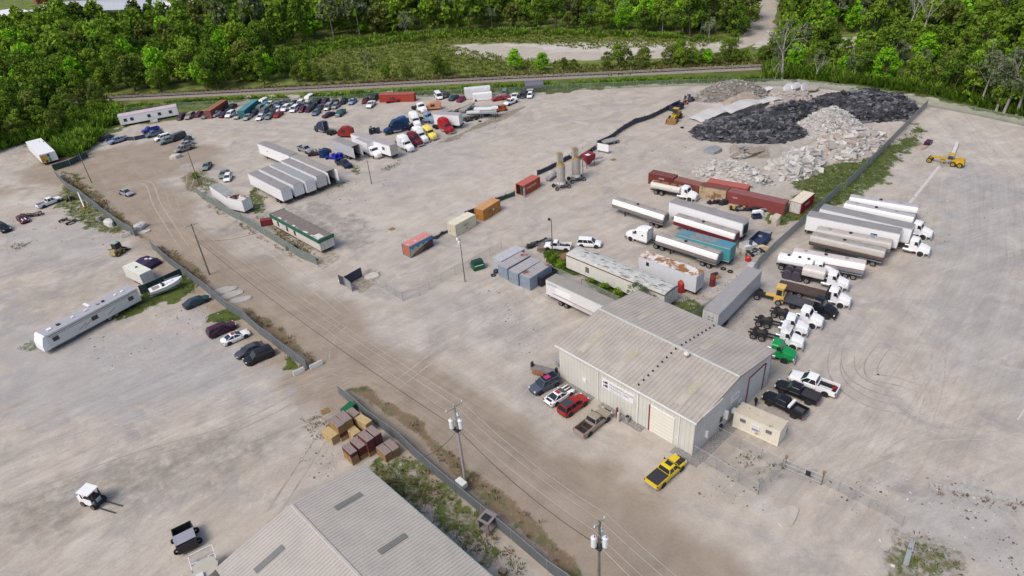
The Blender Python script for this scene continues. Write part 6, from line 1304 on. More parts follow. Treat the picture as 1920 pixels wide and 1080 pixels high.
FC = [('suv',433,218,'white','white SUV left of the teal container, front row'),('sedan',448,220.5,'silver','silver-teal sedan right in front of the teal container'),('sedan',465.6,222.5,'silver','silver sedan right of the teal container, front row'),
('sedan',479,213.5,'black','black sedan beside the teal container'),('sedan',490,223,'white','white sedan at the very front of the far lot'),('sedan',506,221,'greyg','silver-grey sedan between the white and the red sedan'),('sedan',522.5,218,'red','bright red sedan at the front of the far lot'),
('suv',495,213,'steel','steel blue SUV behind the front white sedan'),('suv',503,207.5,'greyg','grey-green SUV behind the steel blue one'),('sedan',522,208,'white','white car right behind the bright red sedan'),('suv',536.5,206.5,'white','big white SUV in the second row'),
('minivan',553,208,'white','white minivan with navy side in the second row'),('hatchback',567.5,208.5,'maroon','dark red hatchback right of the white minivan'),('sedan',581,207.5,'plum','wine-coloured sedan next to the dark red hatchback'),('sedan',593.5,214,'steel','steel grey sedan standing out in front of the row'),
('sedan',600.5,204.8,'dgrey','dark grey sedan behind the steel grey one'),('minivan',616.5,204,'silver','silver minivan near the middle of the far lot'),('pickup_short',639,215.5,'teal','teal pickup at the right end of the front row'),
('sedan',507.5,198,'white','white car in the back row behind the SUVs'),('sedan',522,198.5,'steel','steel blue car in the back row'),('sedan',536.5,194,'dgrey','dark car by the fence with a red tail'),('hatchback',551,198,'navy','navy hatchback in the back row'),('suv',564,197.5,'white','white SUV with grey top in the back row'),
('sedan',578.5,199,'greyg','grey-green car in the back row'),('cargo_van',580,190,'white','white van against the fence behind the grey-green car'),('minivan',595.5,197.5,'black','black minivan in the back row'),('minivan',610.5,195,'plum','plum minivan in the back row'),('sedan',627.5,195,'plum','purple-grey sedan at the right of the back row'),
('sedan',661.5,193.5,'ltblue','light blue sedan standing apart by the fence'),('sedan',686,191.5,'maroon','crimson car left of the red container'),('minivan',702.5,188,'black','dark minivan touching the red container'),('pickup_short',696,199.5,'white','white pickup in front of the red container'),
('hatchback',341,223,'plum','dark plum hatchback at the left end of the far lot'),('suv',357.5,221,'tan','white and tan off-roader beside the dark plum hatchback'),('sedan',375,217,'maroon','dark red car with white hood by the brown container'),('sedan',405,217,'white','long white car right of the brown container'),
('sedan',420,218,'plum','purple-grey car left of the white SUV'),('sedan',424,205,'black','black car behind the brown container'),('sedan',436,203,'black','black car between the brown and teal containers'),('cargo_van',494,197,'white','white van with round front behind the SUVs'),('sedan',645,193,'black','black car with open hood by the fence'),
('sedan',388,220,'grey','grey car tucked beside the brown container'),('sedan',429,212,'black','black sedan behind the white SUV'),('sedan',512,213,'dgrey','dark grey sedan between the silver-grey and white cars'),('hatchback',546,203,'silver','silver hatchback between the second and back rows'),('sedan',560,203,'plum','plum sedan wedged behind the white minivan'),('sedan',588,203,'black','black sedan behind the wine-coloured one'),('suv',487,208,'greyg','grey-green SUV left of the steel blue SUV'),('hatchback',630,202,'aged','stripped pale car body between two rows'),('sedan',471,207,'dgrey','dark grey car half hidden behind the teal container')]
for kd, x, y, c, lb in FC: far(kd, x, y, HD, C_[c], lb, gf)
far('coupe', 617, 218.5, math.atan2(*(lambda v: (v.y, v.x))(G(599, 224)-G(625, 214))), C_['plum'], 'plum coupe with white plate parked askew in front', gf)
far('pickup_short', 738, 191.5, math.pi+.05, C_['red'], 'small red truck with dark bed in front of the red container', None, 'pickup')
gc = 'vehicles of the scrap cluster by the back fence'
for kd, x, y, h_, c, lb in [('cargo_van',822.5,184,HD+.5,'white','white step van in front of the back fence'),('sedan',836.5,181,HD,'dgrey','dark car right of the white step van'),('coupe',851,186.5,HD-.3,'petrol','dark petrol coupe left of the magenta car'),('sedan',866,189,HD-.3,'magenta','magenta car at the edge of the scrap cluster'),
 ('suv',946,178.5,HD,'greyg','grey off-roader by the back fence'),('coupe',935,188,HD-1.2,'red','crushed red car with missing parts'),('hatchback',950,186.5,HD+1.5,'red','red car without doors beside the crushed one'),('pickup_short',965,185,HD,'white','white pickup with red box'),('pickup_short',981,181,HDR,'navy','navy pickup beside the covered trailer'),
 ('hatchback',994,182,HD,'white','small white and blue car in front of the covered trailer'),('pickup_short',958,195,HD-.5,'white','white stripped flat truck at the cluster edge'),('hatchback',910,215,HD+.6,'blue','blue car front at the lower edge of the scrap cluster')]:
    far(kd, x, y, h_, C_.get(c) or paint('petrol', (.02, .05, .07)), lb, gc)
f_, r_ = G(264, 259), G(300, 249); H2 = math.atan2(f_.y-r_.y, f_.x-r_.x); gl = 'cars parked around the upper bend of the dirt road'
for kd, x, y, h_, c, lb in [('pickup_short',291,255,H2,'steel','steel blue pickup with white cab top on the bend'),('pickup_short',283.5,247,H2,'royal','royal blue pickup behind the steel blue one'),('suv',306,262,H2,'white','white SUV on the bend, left of the grey-green pickup'),('pickup_truck',318,267,H2+.15,'greyg','grey-green pickup with white hood on the bend'),
 ('cargo_van',334,262,H2+.3,'dgrey','dark boxy van behind the grey-green pickup'),('sedan',353,265.5,HD+.4,'navy','navy car at the right of the bend group'),('sedan',350,274,H2+.2,'silver','silver car in the middle of the bend group'),('pickup_truck',346,283,H2+.1,'aged','silver-grey pickup nearest the road in the bend group'),
 ('sedan',389,315,HD+.3,'greyg','grey-green car with open hood beside the dry bush'),('sedan',421,330,HD+.2,'greyg','pale green car behind the small white SUV'),('hatchback',428.5,337,HD+.25,'white','small white hatchback seen from behind near the broken trailer'),('pickup_truck',223,266.5,H2+.05,'ltblue','light blue-grey pickup left of the bend'),('sedan',200,262,H2,'navy','dark navy covered car behind the light pickup'),
 ('sedan',139,270,H2+.4,'silver','silver and violet car at the grass edge')]:
    far(kd, x, y, h_, C_[c], lb, gl)
far('pickup_dark', 645.5, 311, math.atan2(*(lambda v: (v.y, v.x))(G(655, 316)-G(610, 297))), C_['navy'], 'navy tow truck carrying a blue load right of the open trailer', None, 'truck')
far('pickup_truck', 573, 284, math.atan2(*(lambda v: (v.y, v.x))(G(582, 288)-G(555, 276))), C_['silver'], 'white pickup between the single trailer and the row of five', None, 'pickup')
far('pickup_short', 1046, 467, 2.9, C_['white'], 'white utility truck behind the light mast', None, 'truck', False)
far('suv', 1105, 461, -.3, C_['white'], 'white SUV with open dark rear behind the long office trailer', None, 'car', False)
# ================================================================ POLES AND WIRES
def hfit(b, t):
    g = G(*b); best = min(((G(*t, h/10).xy-g.xy).length, h/10) for h in range(20, 180)); return best[1]
WOOD = mat('pole_wood', (.20, .17, .15), .9, var=.3, scale=2); WOODP = mat('pole_wood_pale', (.36, .33, .33), .9, var=.25, scale=2); CAN = mat('transformer_white', (.70, .72, .74), .4); WIRE = mat('wire_bright', (.42, .41, .41), .5); WIRED = mat('wire_dark', (.05, .05, .06), .6)
def pole(base, h, label, arm=0, cans=0, lights=0, r=.17, m=WOOD, ang=0., name='utility_pole', cat='utility pole', lean=(0, 0), pos=None, canz=None, cable=False, group=None):
    g = G(*base) if pos is None else pos; e = empty(name, (g.x, g.y, 0), ang); lx, ly = lean
    MB().cyl((0, 0, 0), (lx, ly, h), r, r*.62, m, 10).build('pole', e)
    if arm:
        a = MB(); a.box(lx-.06, lx+.06, ly-arm, ly+arm, h-.5, h-.36, GALV); a = a.build('crossarm', e)
        for y in (-arm+.1, 0, arm-.1): MB().cyl((lx, ly+y, h-.36), (lx, ly+y, h-.1), .08, .05, CAN, 8).build('insulator', a)
    for k in range(cans):
        q = (-1.9, .2, 2.0)[k]; z = (canz or h-3.4); x, y = lx+.62*math.cos(q), ly+.62*math.sin(q)
        c = MB(); c.cyl((x, y, z), (x, y, z+1.25), .28, .28, CAN, 14); c.cyl((x, y, z+1.25), (x, y, z+1.38), .3, .2, CAN, 14); c = c.build('transformer', e)
        MB().cyl((x, y, z-.12), (x, y, z), .24, .28, DARKP, 12).cyl((x+.1, y, z+1.38), (x+.1, y, z+1.62), .05, .04, DARKP, 6).build('bushing', c)
    if cans: MB().box(lx-.35, lx+.35, ly-.35, ly+.35, h-4.1, h-3.75, DARKP).build('bracket', e)
    for k in range(lights):
        x = .42*(1 if k else -1)*.5; MB().box(lx+x-.22, lx+x+.22, ly-.55, ly-.2, h-.15-k*.5, h+.3-k*.5, CAN if lights > 1 else DARKP, tx=.05, ty=.05).build('lamp_head', e)
    if cable: MB().cyl((.25, 0, 0), (lx+.2, ly, h-4), .04, .04, WIRE, 5).build('riser_pipe', e)
    tag(e, label, cat, group); return e, Vector((g.x, g.y, 0))
PA = [G(393, 515), G(872.5, 901), G(1124, 975, 12.9)]; PA[2].z = 0; ra = math.atan2((PA[1]-PA[0]).y, (PA[1]-PA[0]).x)
HP = [11.4, 12.75, 12.9]
pole(None, HP[1], 'big wooden utility pole with three white transformers by the near screened fence', 1.25, 3, 0, .2, WOODP, ra, pos=PA[1], group='utility poles along the dirt road')
pole(None, HP[2], 'utility pole with three round transformers cut by the bottom edge', .8, 3, 0, .2, mat('pole_greenish', (.16, .16, .12), .9, var=.3), ra, pos=PA[2], cable=True, group='utility poles along the dirt road')
pole(None, HP[0], 'dark utility pole with crossarms across from the office trailer', 1.25, 0, 0, .17, WOOD, ra, pos=PA[0], group='utility poles along the dirt road')
pole((172, 343), hfit((172, 343), (146, 288)), 'slim dark pole on the dry bank at the upper left bend', 0, 0, 1, .13, WOOD, ra)
pole((374, 348), hfit((374, 348), (356, 275)), 'pole with lamp arm standing in the dry bush', 0, 0, 1, .14, WOOD, ra)
pole((697, 345), hfit((697, 345), (683, 301)), 'leaning lamp post below the white box truck', .9, 0, 0, .1, DARKP, 1.1, name='lamp_post', cat='lamp post')
pole((872, 528), hfit((872, 528), (862, 448)), 'light mast with two white floodlights beside the green skip', 0, 0, 2, .1, mat('mast_brown', (.14, .10, .09), .8), ra, name='light_mast', cat='light mast')
pole((1036, 474), hfit((1036, 474), (1041, 411)), 'light mast with dark lamps behind the hedge-filled trailer', 0, 0, 1, .11, mat('mast_brown', (.14, .10, .09), .8), ra, name='light_mast', cat='light mast')
pole((1631, 85), 11, 'brown pole standing in the clearing behind the right wood', .5, 0, 0, .2, WOOD, 0)
pole((1641, 82), 4, 'short brown post in the clearing behind the right wood', .4, 0, 0, .2, WOOD, 0)
def wire(a, b, sag, m, label, r=.022, lab2=None):
    mb = MB(); n = 16; pts = [a.lerp(b, k/n)-Vector((0, 0, sag*4*(k/n)*(1-k/n))) for k in range(n+1)]; o0 = a
    for p, q in zip(pts, pts[1:]): mb.cyl(p-o0, q-o0, r, r, m, 4, caps=False)
    o = mb.build('power_line'); o.location = o0; tag(o, label, 'power line', 'power lines along the dirt road'); return o
dv = (PA[1]-PA[0]).normalized(); nv = Vector((-dv.y, dv.x, 0)); ext = PA[2]+(PA[2]-PA[1]); up = PA[0]-(PA[1]-PA[0])*.9
seq = [(up, 11.4), (PA[0], HP[0]), (PA[1], HP[1]), (PA[2], HP[2]), (ext, 12.9)]; spn = ['beyond the upper pole', 'between the upper and the transformer pole', 'between the two transformer poles', 'leaving the lower transformer pole']
for i in range(4):
    (a, ha), (b, hb) = seq[i], seq[i+1]
    if i == 0: continue
    for o_, z, w, m, s, r in ((-1.1, 0, 'outer left wire', WIRE, 1.0, .022), (0, .25, 'top centre wire', WIRE, .9, .022), (1.1, 0, 'outer right wire', WIRE, 1.1, .022), (0, -3.6, 'thick lower cable', WIRED if i < 3 else WIRE, 1.3, .035)):
        wire(a+nv*o_+Vector((0, 0, ha-.2+z)), b+nv*o_+Vector((0, 0, hb-.2+z)), s, m, '%s %s' % (w, spn[i]), r)
p = G(480, 437, 2.0); wire(PA[0]+Vector((0, 0, 7.6)), p, .6, WIRED, 'dark service cable crossing the road to the green-grey fence', .03)
p = G(788, 858, 2.0); wire(PA[1]+Vector((0, 0, 8.7)), p, .8, WIRED, 'dark stay cable from the transformer pole down to the fence', .03)
p = b0+Vector((0, 0)) ; 
# ================================================================ WOODEN CRATES
CW = [mat('crate_light', (.46, .34, .17), .8, var=.15, scale=2), mat('crate_mid', (.32, .20, .09), .85, var=.25, scale=2), mat('crate_red', (.14, .035, .03), .85, var=.3, scale=2), mat('crate_grey', (.26, .205, .19), .9, var=.2, scale=2)]
ORD = ['bottom', 'second', 'third', 'top']
def crates(p1, p2, p3, n, desc, ms, H=.68):
    h = n*H; a, b, c = G(*p1, h), G(*p2, h), G(*p3, h); L = (b-a).length; W = (c-a).length; rz = math.atan2(b.y-a.y, b.x-a.x)
    for k in range(n):
        r = empty('wooden_crate', (a.x, a.y, k*H), rz+random.uniform(-.015, .015)); m = ms[min(k, len(ms)-1)]; top = ms[-1] if k == n-1 else m; mb = MB()
        mb.box(.05, L-.05, .05, W-.05, .1, H-.05, m)
        for z in (.02, .24, .46): 
            for (x0, x1, y0, y1) in ((.02, L-.02, 0, .05), (.02, L-.02, W-.05, W), (0, .05, 0, W), (L-.05, L, 0, W)): mb.box(x0, x1, y0, y1, z+.02, z+.185, m)
        mb.build('box', r); mb = MB()
        for x in (.04, L/2-.06, L-.16): 
            for y in (-.03, W): mb.box(x, x+.12, y, y+.03, .02, H-.04, m)
        mb.build('batten', r); mb = MB(); nb = max(3, int(W/.22))
        for q in range(nb): mb.box(0, L, W*q/nb+.006, W*(q+1)/nb-.006, H-.05, H-.006, CW[3] if (k == n-1 and top is not CW[0]) else m)
        mb.build('lid', r)
        tag(r, '%s crate of %s' % ('single' if n == 1 else (ORD[k] if k < n-1 else 'top'), desc), 'crate', 'wooden crates stacked beside the screened fence')
crates((602, 807.6), (621.3, 822), (615.3, 798.5), 2, 'the light wooden stack standing furthest left', [CW[0]])
crates((614.7, 786.5), (633.4, 801.6), (627, 778.5), 4, 'the tall stack right behind the furthest left one', [CW[0], CW[2], CW[1], CW[1]])
crates((629, 777.5), (645.4, 792.5), (642, 767.8), 4, 'the tall grey-lidded stack in the rear left', [CW[0], CW[2], CW[1], CW[1]])
crates((648.4, 770), (663.5, 784), (660.5, 762.5), 3, 'the rearmost stack next to the green box', [CW[1], CW[2], CW[1]])
crates((662.5, 783), (685.8, 796.5), (675, 774.5), 3, 'the pale long stack against the fence', [CW[1], CW[0], CW[0]])
crates((646, 801.6), (662.3, 817), (658.7, 792.5), 2, 'the low light stack in the middle', [CW[0], CW[0]])
crates((640.6, 837), (656.9, 852.8), (652.5, 828.5), 3, 'the red-brown stack closest to the shed roof', [CW[1], CW[1], CW[2]])
crates((655, 825.7), (673, 842), (668, 816), 3, 'the red-brown stack second from the shed roof', [CW[1], CW[2], CW[2]])
crates((669.5, 814), (687.6, 829.3), (682, 805), 4, 'the tall red stack in the middle of the front row', [CW[1], CW[2], CW[2], CW[2]])
crates((685, 804), (702, 819), (696, 795.5), 4, 'the tall red stack at the right of the front row', [CW[1], CW[2], CW[2], CW[2]])
crates((704.5, 838.3), (722, 854), (717.5, 830.5), 2, 'the low stack on the right, nearer the shed', [CW[1], CW[1]])
crates((719, 829), (736.4, 845.5), (731, 821.5), 2, 'the low stack furthest right beside the fence', [CW[1], CW[1]])
o = container((649, 772), (656, 766), 'green steel box behind the wooden crates', mat('box_green', (.01, .12, .05), .6), None, 0, h=1.5, W=1.2, L=1.9, name='steel_box', cat='box')
crates((933, 1068), (945, 1076), (941, 1063), 1, 'the grassy strip near the bottom edge', [CW[1]])
# ================================================================ SILOS
SIL = mat('silo_metal', (.40, .38, .36), .6, .1, var=.25); SILR = mat('silo_cap', (.30, .20, .07), .8, var=.3)
def silo(base, label, hh=1.):
    g = G(*base); r = empty('silo', (g.x, g.y, 0), .3); m = MB(); H0, H1 = 1.4, 5.6*hh
    m.cyl((0, 0, H0), (0, 0, H1), 1.0, 1.0, SIL, 20); m.cyl((0, 0, .8), (0, 0, H0), .3, .98, SIL, 20); m.build('tank', r); MB().cyl((0, 0, H1), (0, 0, H1+.5), .95, .4, SILR, 14).cyl((.2, 0, H1+.4), (.2, 0, H1+.8), .18, .18, SILR, 8).build('top_cap', r)
    MB().cyl((0, 0, H0-.3), (0, 0, H0+.35), 1.03, 1.03, mat('silo_band', (.62, .61, .60), .5), 20).build('band', r)
    for x, y in ((.8, .8), (-.8, .8), (.8, -.8), (-.8, -.8)): MB().cyl((x*1.05, y*1.05, .3), (x*.8, y*.8, 2.4), .09, .09, GALV, 6).build('leg', r)
    m = MB(); m.box(-.1, 1.1, 1.05, 2.15, .6, 7.7*hh, mat('silo_duct', (.40, .37, .33), .7, var=.25)); m.build('dust_collector', r); MB().box(-.15, 1.15, 1.0, 2.2, 7.7*hh, 8.0*hh, SILR, tx=.3, ty=.3).build('collector_cap', r)
    k = Kind('x'); wheel_parts(k, [(x, y) for x in (-1.5, 1.5) for y in (-1.1, 1.1)], .45, .3); par = []
    for nm, me, T, pi in k.parts:
        o = link(nm, me, r if pi is None else par[pi]); par.append(o)
        if T is not None: o.matrix_local = T
    MB().box(-1.9, 1.9, -1.0, -.8, .4, .6, FRAME).box(-1.9, 1.9, .8, 1.0, .4, .6, FRAME).build('chassis', r)
    tag(r, label, 'silo', 'two upright silos on wheeled frames'); return r
silo((1052.5, 352), 'pale upright silo with tan cap, the one nearer the camera'); silo((1080.6, 338.5), 'pale upright silo with tan top, standing further back by the red hopper', .95)
# red hopper, blade sheets near the silos
g = G(1103, 312); r = empty('hopper', (g.x, g.y, 0), .5); m = MB(); RH_ = mat('hopper_red', (.22, .015, .03), .5, var=.1)
m.loft([[(-.3, -.3, .6), (.3, -.3, .6), (.3, .3, .6), (-.3, .3, .6)], [(-1.4, -1.1, 2.4), (1.4, -1.1, 2.4), (1.4, 1.1, 2.4), (-1.4, 1.1, 2.4)], [(-1.4, -1.1, 3.3), (1.4, -1.1, 3.3), (1.4, 1.1, 3.3), (-1.4, 1.1, 3.3)]], RH_); m.build('bin', r)
for x in (-1.1, 1.1):
    for y in (-.9, .9): MB().box(x-.06, x+.06, y-.06, y+.06, 0, 2.5, RH_).build('leg', r)
MB().box(-1.0, 0, -1.0, 0, 3.3, 3.36, WS).build('lid', r); MB().cyl((1.4, 0, 1.5), (5.0, .6, .9), .25, .18, GALV, 8).build('auger_tube', r); tag(r, 'dark red hopper with white lid and auger tube beside the silos', 'hopper')
def slabbox(name, p1, p2, W, h, m, label, cat, z0=0., group=None, leg=None, wheels=False, parts=None):
    a, b = G(*p1, h), G(*p2, h); L = (b-a).length; r = empty(name, (a.x, a.y, 0), math.atan2(b.y-a.y, b.x-a.x)); MB().box(0, L, 0, W, z0, h, m).build(parts or 'deck', r)
    if leg: 
        for x in (.3, L-.4):
            for y in (.1, W-.2): MB().box(x, x+.12, y, y+.12, 0, z0, leg).build('leg', r)
    if wheels:
        k = Kind('x'); wheel_parts(k, [(L*.82+q, y) for q in (-.6, .6) for y in (.2, W-.2)], .48, .4); par = []
        for nm, me, T, pi in k.parts:
            o = link(nm, me, r if pi is None else par[pi]); par.append(o)
            if T is not None: o.matrix_local = T
    tag(r, label, cat, group); return r
DK = mat('deck_grey', (.30, .29, .28), .8, var=.25, scale=1); DKT = mat('deck_tan', (.40, .36, .30), .8, var=.15)
slabbox('flat_trailer', (1084, 293), (1120, 269), 2.4, 1.3, DKT, 'long tan flat trailer deck lying behind the silos', 'trailer', .95, wheels=True)
slabbox('flat_trailer', (1134, 268), (1160, 262), 2.4, 1.0, DK, 'grey low flat trailer beside the white board', 'trailer', .7, wheels=True)
slabbox('sign_board', (1120, 268), (1141, 272), .12, 2.4, TW, 'blank white board standing beside the tan flat trailer', 'board', .5, leg=GALV, parts='panel')
slabbox('flat_trailer', (1030, 335), (1048, 322), 1.2, .9, GALV, 'grey conveyor arm lying between the red container and the silo', 'conveyor', .5, leg=GALV)
g = G(1035, 333); r = empty('round_tank', (g.x, g.y, 0), .3); MB().ball((0, 0, .9), 1.2, mat('tarp_grey', (.36, .35, .36), .7, var=.2), 12, 6, sc=(1.1, .8, .8)).build('shell', r); MB().box(-1.5, 1.5, -.2, .2, .1, .4, BLK).build('skid', r); tag(r, 'grey rounded mixer drum beside the silos', 'mixer drum')
g = G(1093, 330); o = MB().cyl((0, 0, 0), (0, 0, 4.6), .09, .09, GALV, 8).build('pipe_post'); o.location = (g.x, g.y, 0); tag(o, 'thin grey standpipe right of the rear silo', 'pipe')
# ================================================================ WHEEL LOADER
k = Kind('wheel_loader'); Y = mat('paint_machine', (.55, .34, .02), .5); b = MB(); b.box(-2.9, -.4, -.85, .85, 1.0, 2.0, Y, tx=.15, ty=.1); b.box(-.5, 1.6, -.5, .5, .8, 1.5, Y); k.part('body', b)
b = MB(); b.box(-.9, .4, -.7, .7, 2.0, 3.2, GLS, tx=.1, ty=.08); b.box(-1.0, .45, -.75, .75, 3.2, 3.32, Y); k.part('cab', b)
for s in (1, -1): k.part('lift_arm', MB().cyl((.9, s*.45, 1.8), (3.2, s*.5, .6), .16, .14, Y, 8)); k.part('lift_arm_rod', MB().cyl((1.2, s*.25, 1.2), (2.9, s*.3, 1.3), .08, .08, CHR, 6))
b = MB(); b.side([(3.0, .1), (4.3, .05), (4.3, .12), (3.2, .3), (3.1, 1.2), (2.95, 1.25)], -1.45, 1.45, mat('bucket_rust', (.26, .15, .06), .7, var=.2))
for s in (-1.45, 1.4): b.side([(3.0, .1), (4.2, .06), (3.15, 1.2)], s, s+.05, mat('bucket_rust', (.26, .15, .06), .7))
k.part('bucket', b); k.part('exhaust', MB().cyl((-1.8, .2, 2.0), (-1.8, .2, 2.7), .08, .08, BLK, 6)); wheel_parts(k, [(x, y) for x in (1.5, -1.6) for y in (1.05, -1.05)], .78, .55, mat('rim_yellow', (.5, .32, .03), .5)); KD['wheel_loader'] = k
pf, pb = G(1251, 238), G(1280, 212); pc = (pf+pb)/2
spawn('wheel_loader', (pc.x, pc.y, 0), math.atan2(pf.y-pb.y, pf.x-pb.x), 'yellow wheel loader with rusty bucket beside the black asphalt heap', 'wheel loader')
# grader at the right
k = Kind('road_grader'); b = MB(); b.box(-3.6, -.6, -.9, .9, .9, 1.9, Y, tx=.2, ty=.1); b.box(-3.2, -1.6, -.6, .6, 1.9, 2.3, Y); b.box(-.8, 1.0, -.35, .35, 1.5, 1.95, Y); b.box(.8, 4.4, -.2, .2, 1.35, 1.75, Y); b.box(4.2, 4.8, -.9, .9, .8, 1.1, Y); k.part('body', b)
b = MB(); b.box(-.9, .5, -.7, .7, 1.9, 2.2, GLS); 
for x in (-.85, .45): 
    for y in (-.65, .65): b.cyl((x, y, 2.2), (x, y, 3.1), .06, .06, Y, 6)
b.box(-1.0, .6, -.8, .8, 3.1, 3.2, Y); k.part('cab', b); k.part('blade', MB().box(1.6, 1.75, -1.8, 1.8, .1, .75, GALV, T=Matrix.Rotation(.4, 4, 'Z'))); k.part('circle', MB().cyl((1.6, 0, .8), (1.6, 0, 1.0), .7, .7, Y, 14))
wheel_parts(k, [(-2.7, .95), (-2.7, -.95), (-1.1, .95), (-1.1, -.95), (4.5, 1.0), (4.5, -1.0)], .68, .4, mat('rim_yellow', (.5, .32, .03), .5)); KD['road_grader'] = k
pf, pb = G(1735, 300), G(1795, 311); pc = G(1778, 309); spawn('road_grader', (pc.x, pc.y, 0), math.atan2(pf.y-pb.y, pf.x-pb.x), 'yellow road grader standing alone in the upper right yard', 'grader', sc=.85)
o = slabbox('loose_blade', (1792, 284), (1799, 266), .7, .5, C_['offw'], 'pale long blade lying above the yellow grader', 'blade', .1, parts='plate')  # a loose pale blade lying on its own
o = slabbox('loose_hood', (1733, 266), (1744, 268), 2.4, .8, C_['plum'], 'dark purple hood lying on the gravel right of the fence', 'hood', .1, parts='shell'); slabbox('loose_board', (1729, 280), (1740, 274), 1.6, .25, mat('board_tan', (.38, .30, .24), .8), 'tan board lying below the purple hood', 'board', .05, parts='plate')
# ================================================================ MOBILE HOME, BOAT, TARP, SMALL MACHINES
def rv(r, L, W, zb, h):
    D = mat('rv_stripe', (.035, .035, .05), .5); decal(r, [('stripe', .4, L-.3, h-.42, h-.34, D), ('stripe', .6, L*.9, h-.72, h-.68, D)], None)
    for q, w in ((.08, 1.0), (.49, 1.1), (.90, .95)): MB().box(L*q-w/2, L*q+w/2, -.06, -.003, 1.7, 2.45, GLS).build('window', r)
    for q in (.3, .36, .62): MB().side([(L*q, 1.3), (L*q+1.6, 2.0), (L*q+1.6, 2.08), (L*q, 1.36)], -.04, -.003, mat('rv_swoosh', (.22, .17, .15), .5)).build('swoosh', r)
    m = MB(); m.side([(-1.0, .75), (0, .7), (0, h), (-.35, h-.1), (-.9, 1.9)][::-1], .02, W-.02, TW); m.build('nose_cap', r)
    for q, s in ((.09, .35), (.18, .3), (.33, .22), (.47, .3), (.6, .25), (.66, .25), (.8, .2), (.88, .25)): MB().box(L*q-s, L*q+s, W*.5-s, W*.5+s, h+.005, h+.16, [TW, GLS, DK, C_['offw']][int(q*50) % 4]).build('roof_vent', r)
    MB().box(L*.52, L*.52+.45, W*.75, W+1.1, h+.01, h+.1, TW).build('folded_awning', r)
trailer((83.4, 631), (256, 540.5), 3.35, 'long white and grey mobile home with dark windows and swoosh stripes', side=mat('rv_white', (.60, .60, .58), .5, var=.05), roof=mat('rv_roof', (.36, .36, .39), .6, var=.08), W=2.9, wheels=True, zb=.75, name='mobile_home', cat='mobile home', extra=rv, wb=5.0, gear=False)
for p, s, lb in (((127, 637), 1.3, 'grey concrete step block under the left part of the mobile home'), ((210, 595), .9, 'grey concrete step block under the middle of the mobile home')):
    g = G(*p); r = empty('step_block', (g.x, g.y, 0), .82); MB().box(-s, s, -.55, .55, 0, .45, DK).build('lower_step', r); MB().box(-s, s, -.1, .55, .45, .8, DK).build('upper_step', r); tag(r, lb, 'steps')
a, b = G(285, 557), G(347, 534); L = (b-a).length; r = empty('motor_boat', (a.x, a.y, 0), math.atan2(b.y-a.y, b.x-a.x)); m = MB(); rg = []
for t, w, z0, z1 in ((0, .92, .55, 1.45), (.15, 1.05, .5, 1.5), (.45, 1.15, .5, 1.6), (.7, 1.0, .6, 1.75), (.88, .6, .85, 1.9), (.97, .22, 1.2, 1.98), (1, .04, 1.6, 2.0)): rg.append([(L*t, 0, z0), (L*t, w*.75, z0+.3), (L*t, w, z1), (L*t, w*.9, z1+.05), (L*t, -w*.9, z1+.05), (L*t, -w, z1), (L*t, -w*.75, z0+.3)])
m.loft(rg, C_['white'], True, None, True); m.build('hull', r); MB().box(L*.08, L*.42, -.7, .7, 1.2, 1.6, mat('boat_well', (.30, .26, .24), .7)).build('cockpit', r); MB().box(L*.42, L*.8, -.55, .55, 1.62, 1.95, C_['white'], tx=.6, ty=.2).build('cabin_top', r)
MB().box(L*.36, L*.44, -.75, .75, 1.6, 2.2, GLS, tx=.15, ty=.1).build('windscreen', r); MB().cyl((L*.3, 0, 1.6), (L*.3, 0, 2.5), .9, .75, C_['white'], 12).build('hardtop', r) if 0 else None
m = MB(); m.box(-.4, L*.75, -.5, -.4, .35, .5, GALV); m.box(-.4, L*.75, .4, .5, .35, .5, GALV); m.build('cradle', r); m = MB()
for s in (1, -1): m.cyl((L*.5, s*1.0, 1.95), (L*.95, s*.25, 2.35), .03, .03, GALV, 5); m.box(0, L*.9, s*.98-.02 if s > 0 else -1.02, s*.98+.04, 1.1, 1.25, TGS) if 0 else None
m.build('bow_rail', r); tag(r, 'white motor boat on the grass in front of the dark green fence', 'boat')
g = G(277, 497); r = empty('tarped_load', (g.x, g.y, 0), -.5); m = MB(); PT = mat('tarp_purple', (.035, .018, .06), .6, var=.3)
m.loft([[(x, -1.7, 0), (x, -1.6, h*.8), (x, 0, h), (x, 1.6, h*.75), (x, 1.7, 0)] for x, h in ((-2.4, .9), (-1.5, 1.5), (0, 1.3), (1.6, 1.5), (2.4, .8))], PT); m.build('tarpaulin', r)
for x, y in ((.2, .1), (1.0, .5)): MB().box(x-.35, x+.35, y-.25, y+.25, 1.42, 1.5, C_['offw']).build('patch', r)
tag(r, 'heap under a dark purple tarpaulin with two white patches', 'tarpaulin')
# skid steer
k = Kind('skid_steer'); b = MB(); b.box(-1.3, .6, -.6, .6, .35, 1.15, mat('skid_tan', (.40, .32, .16), .6, var=.3), tx=.1, ty=.05); k.part('body', b); b = MB(); b.box(-.5, .8, -.5, .5, 1.15, 2.1, BLK, tx=.05, ty=.04); b.box(-.3, .5, -.35, .35, 2.1, 2.16, mat('skid_green', (.25, .42, .33), .5)); k.part('cab', b)
for s in (1, -1): k.part('lift_arm', MB().cyl((-1.2, s*.7, 1.4), (1.3, s*.7, .5), .1, .1, mat('skid_tan', (.4, .32, .16), .6), 6))
k.part('bucket', MB().side([(1.2, .05), (2.0, .03), (2.0, .1), (1.35, .25), (1.3, .8), (1.2, .8)], -.9, .9, BLK)); wheel_parts(k, [(x, y) for x in (.5, -.75) for y in (.72, -.72)], .4, .3, mat('rim_yellow', (.5, .32, .03), .5)); KD['skid_steer'] = k
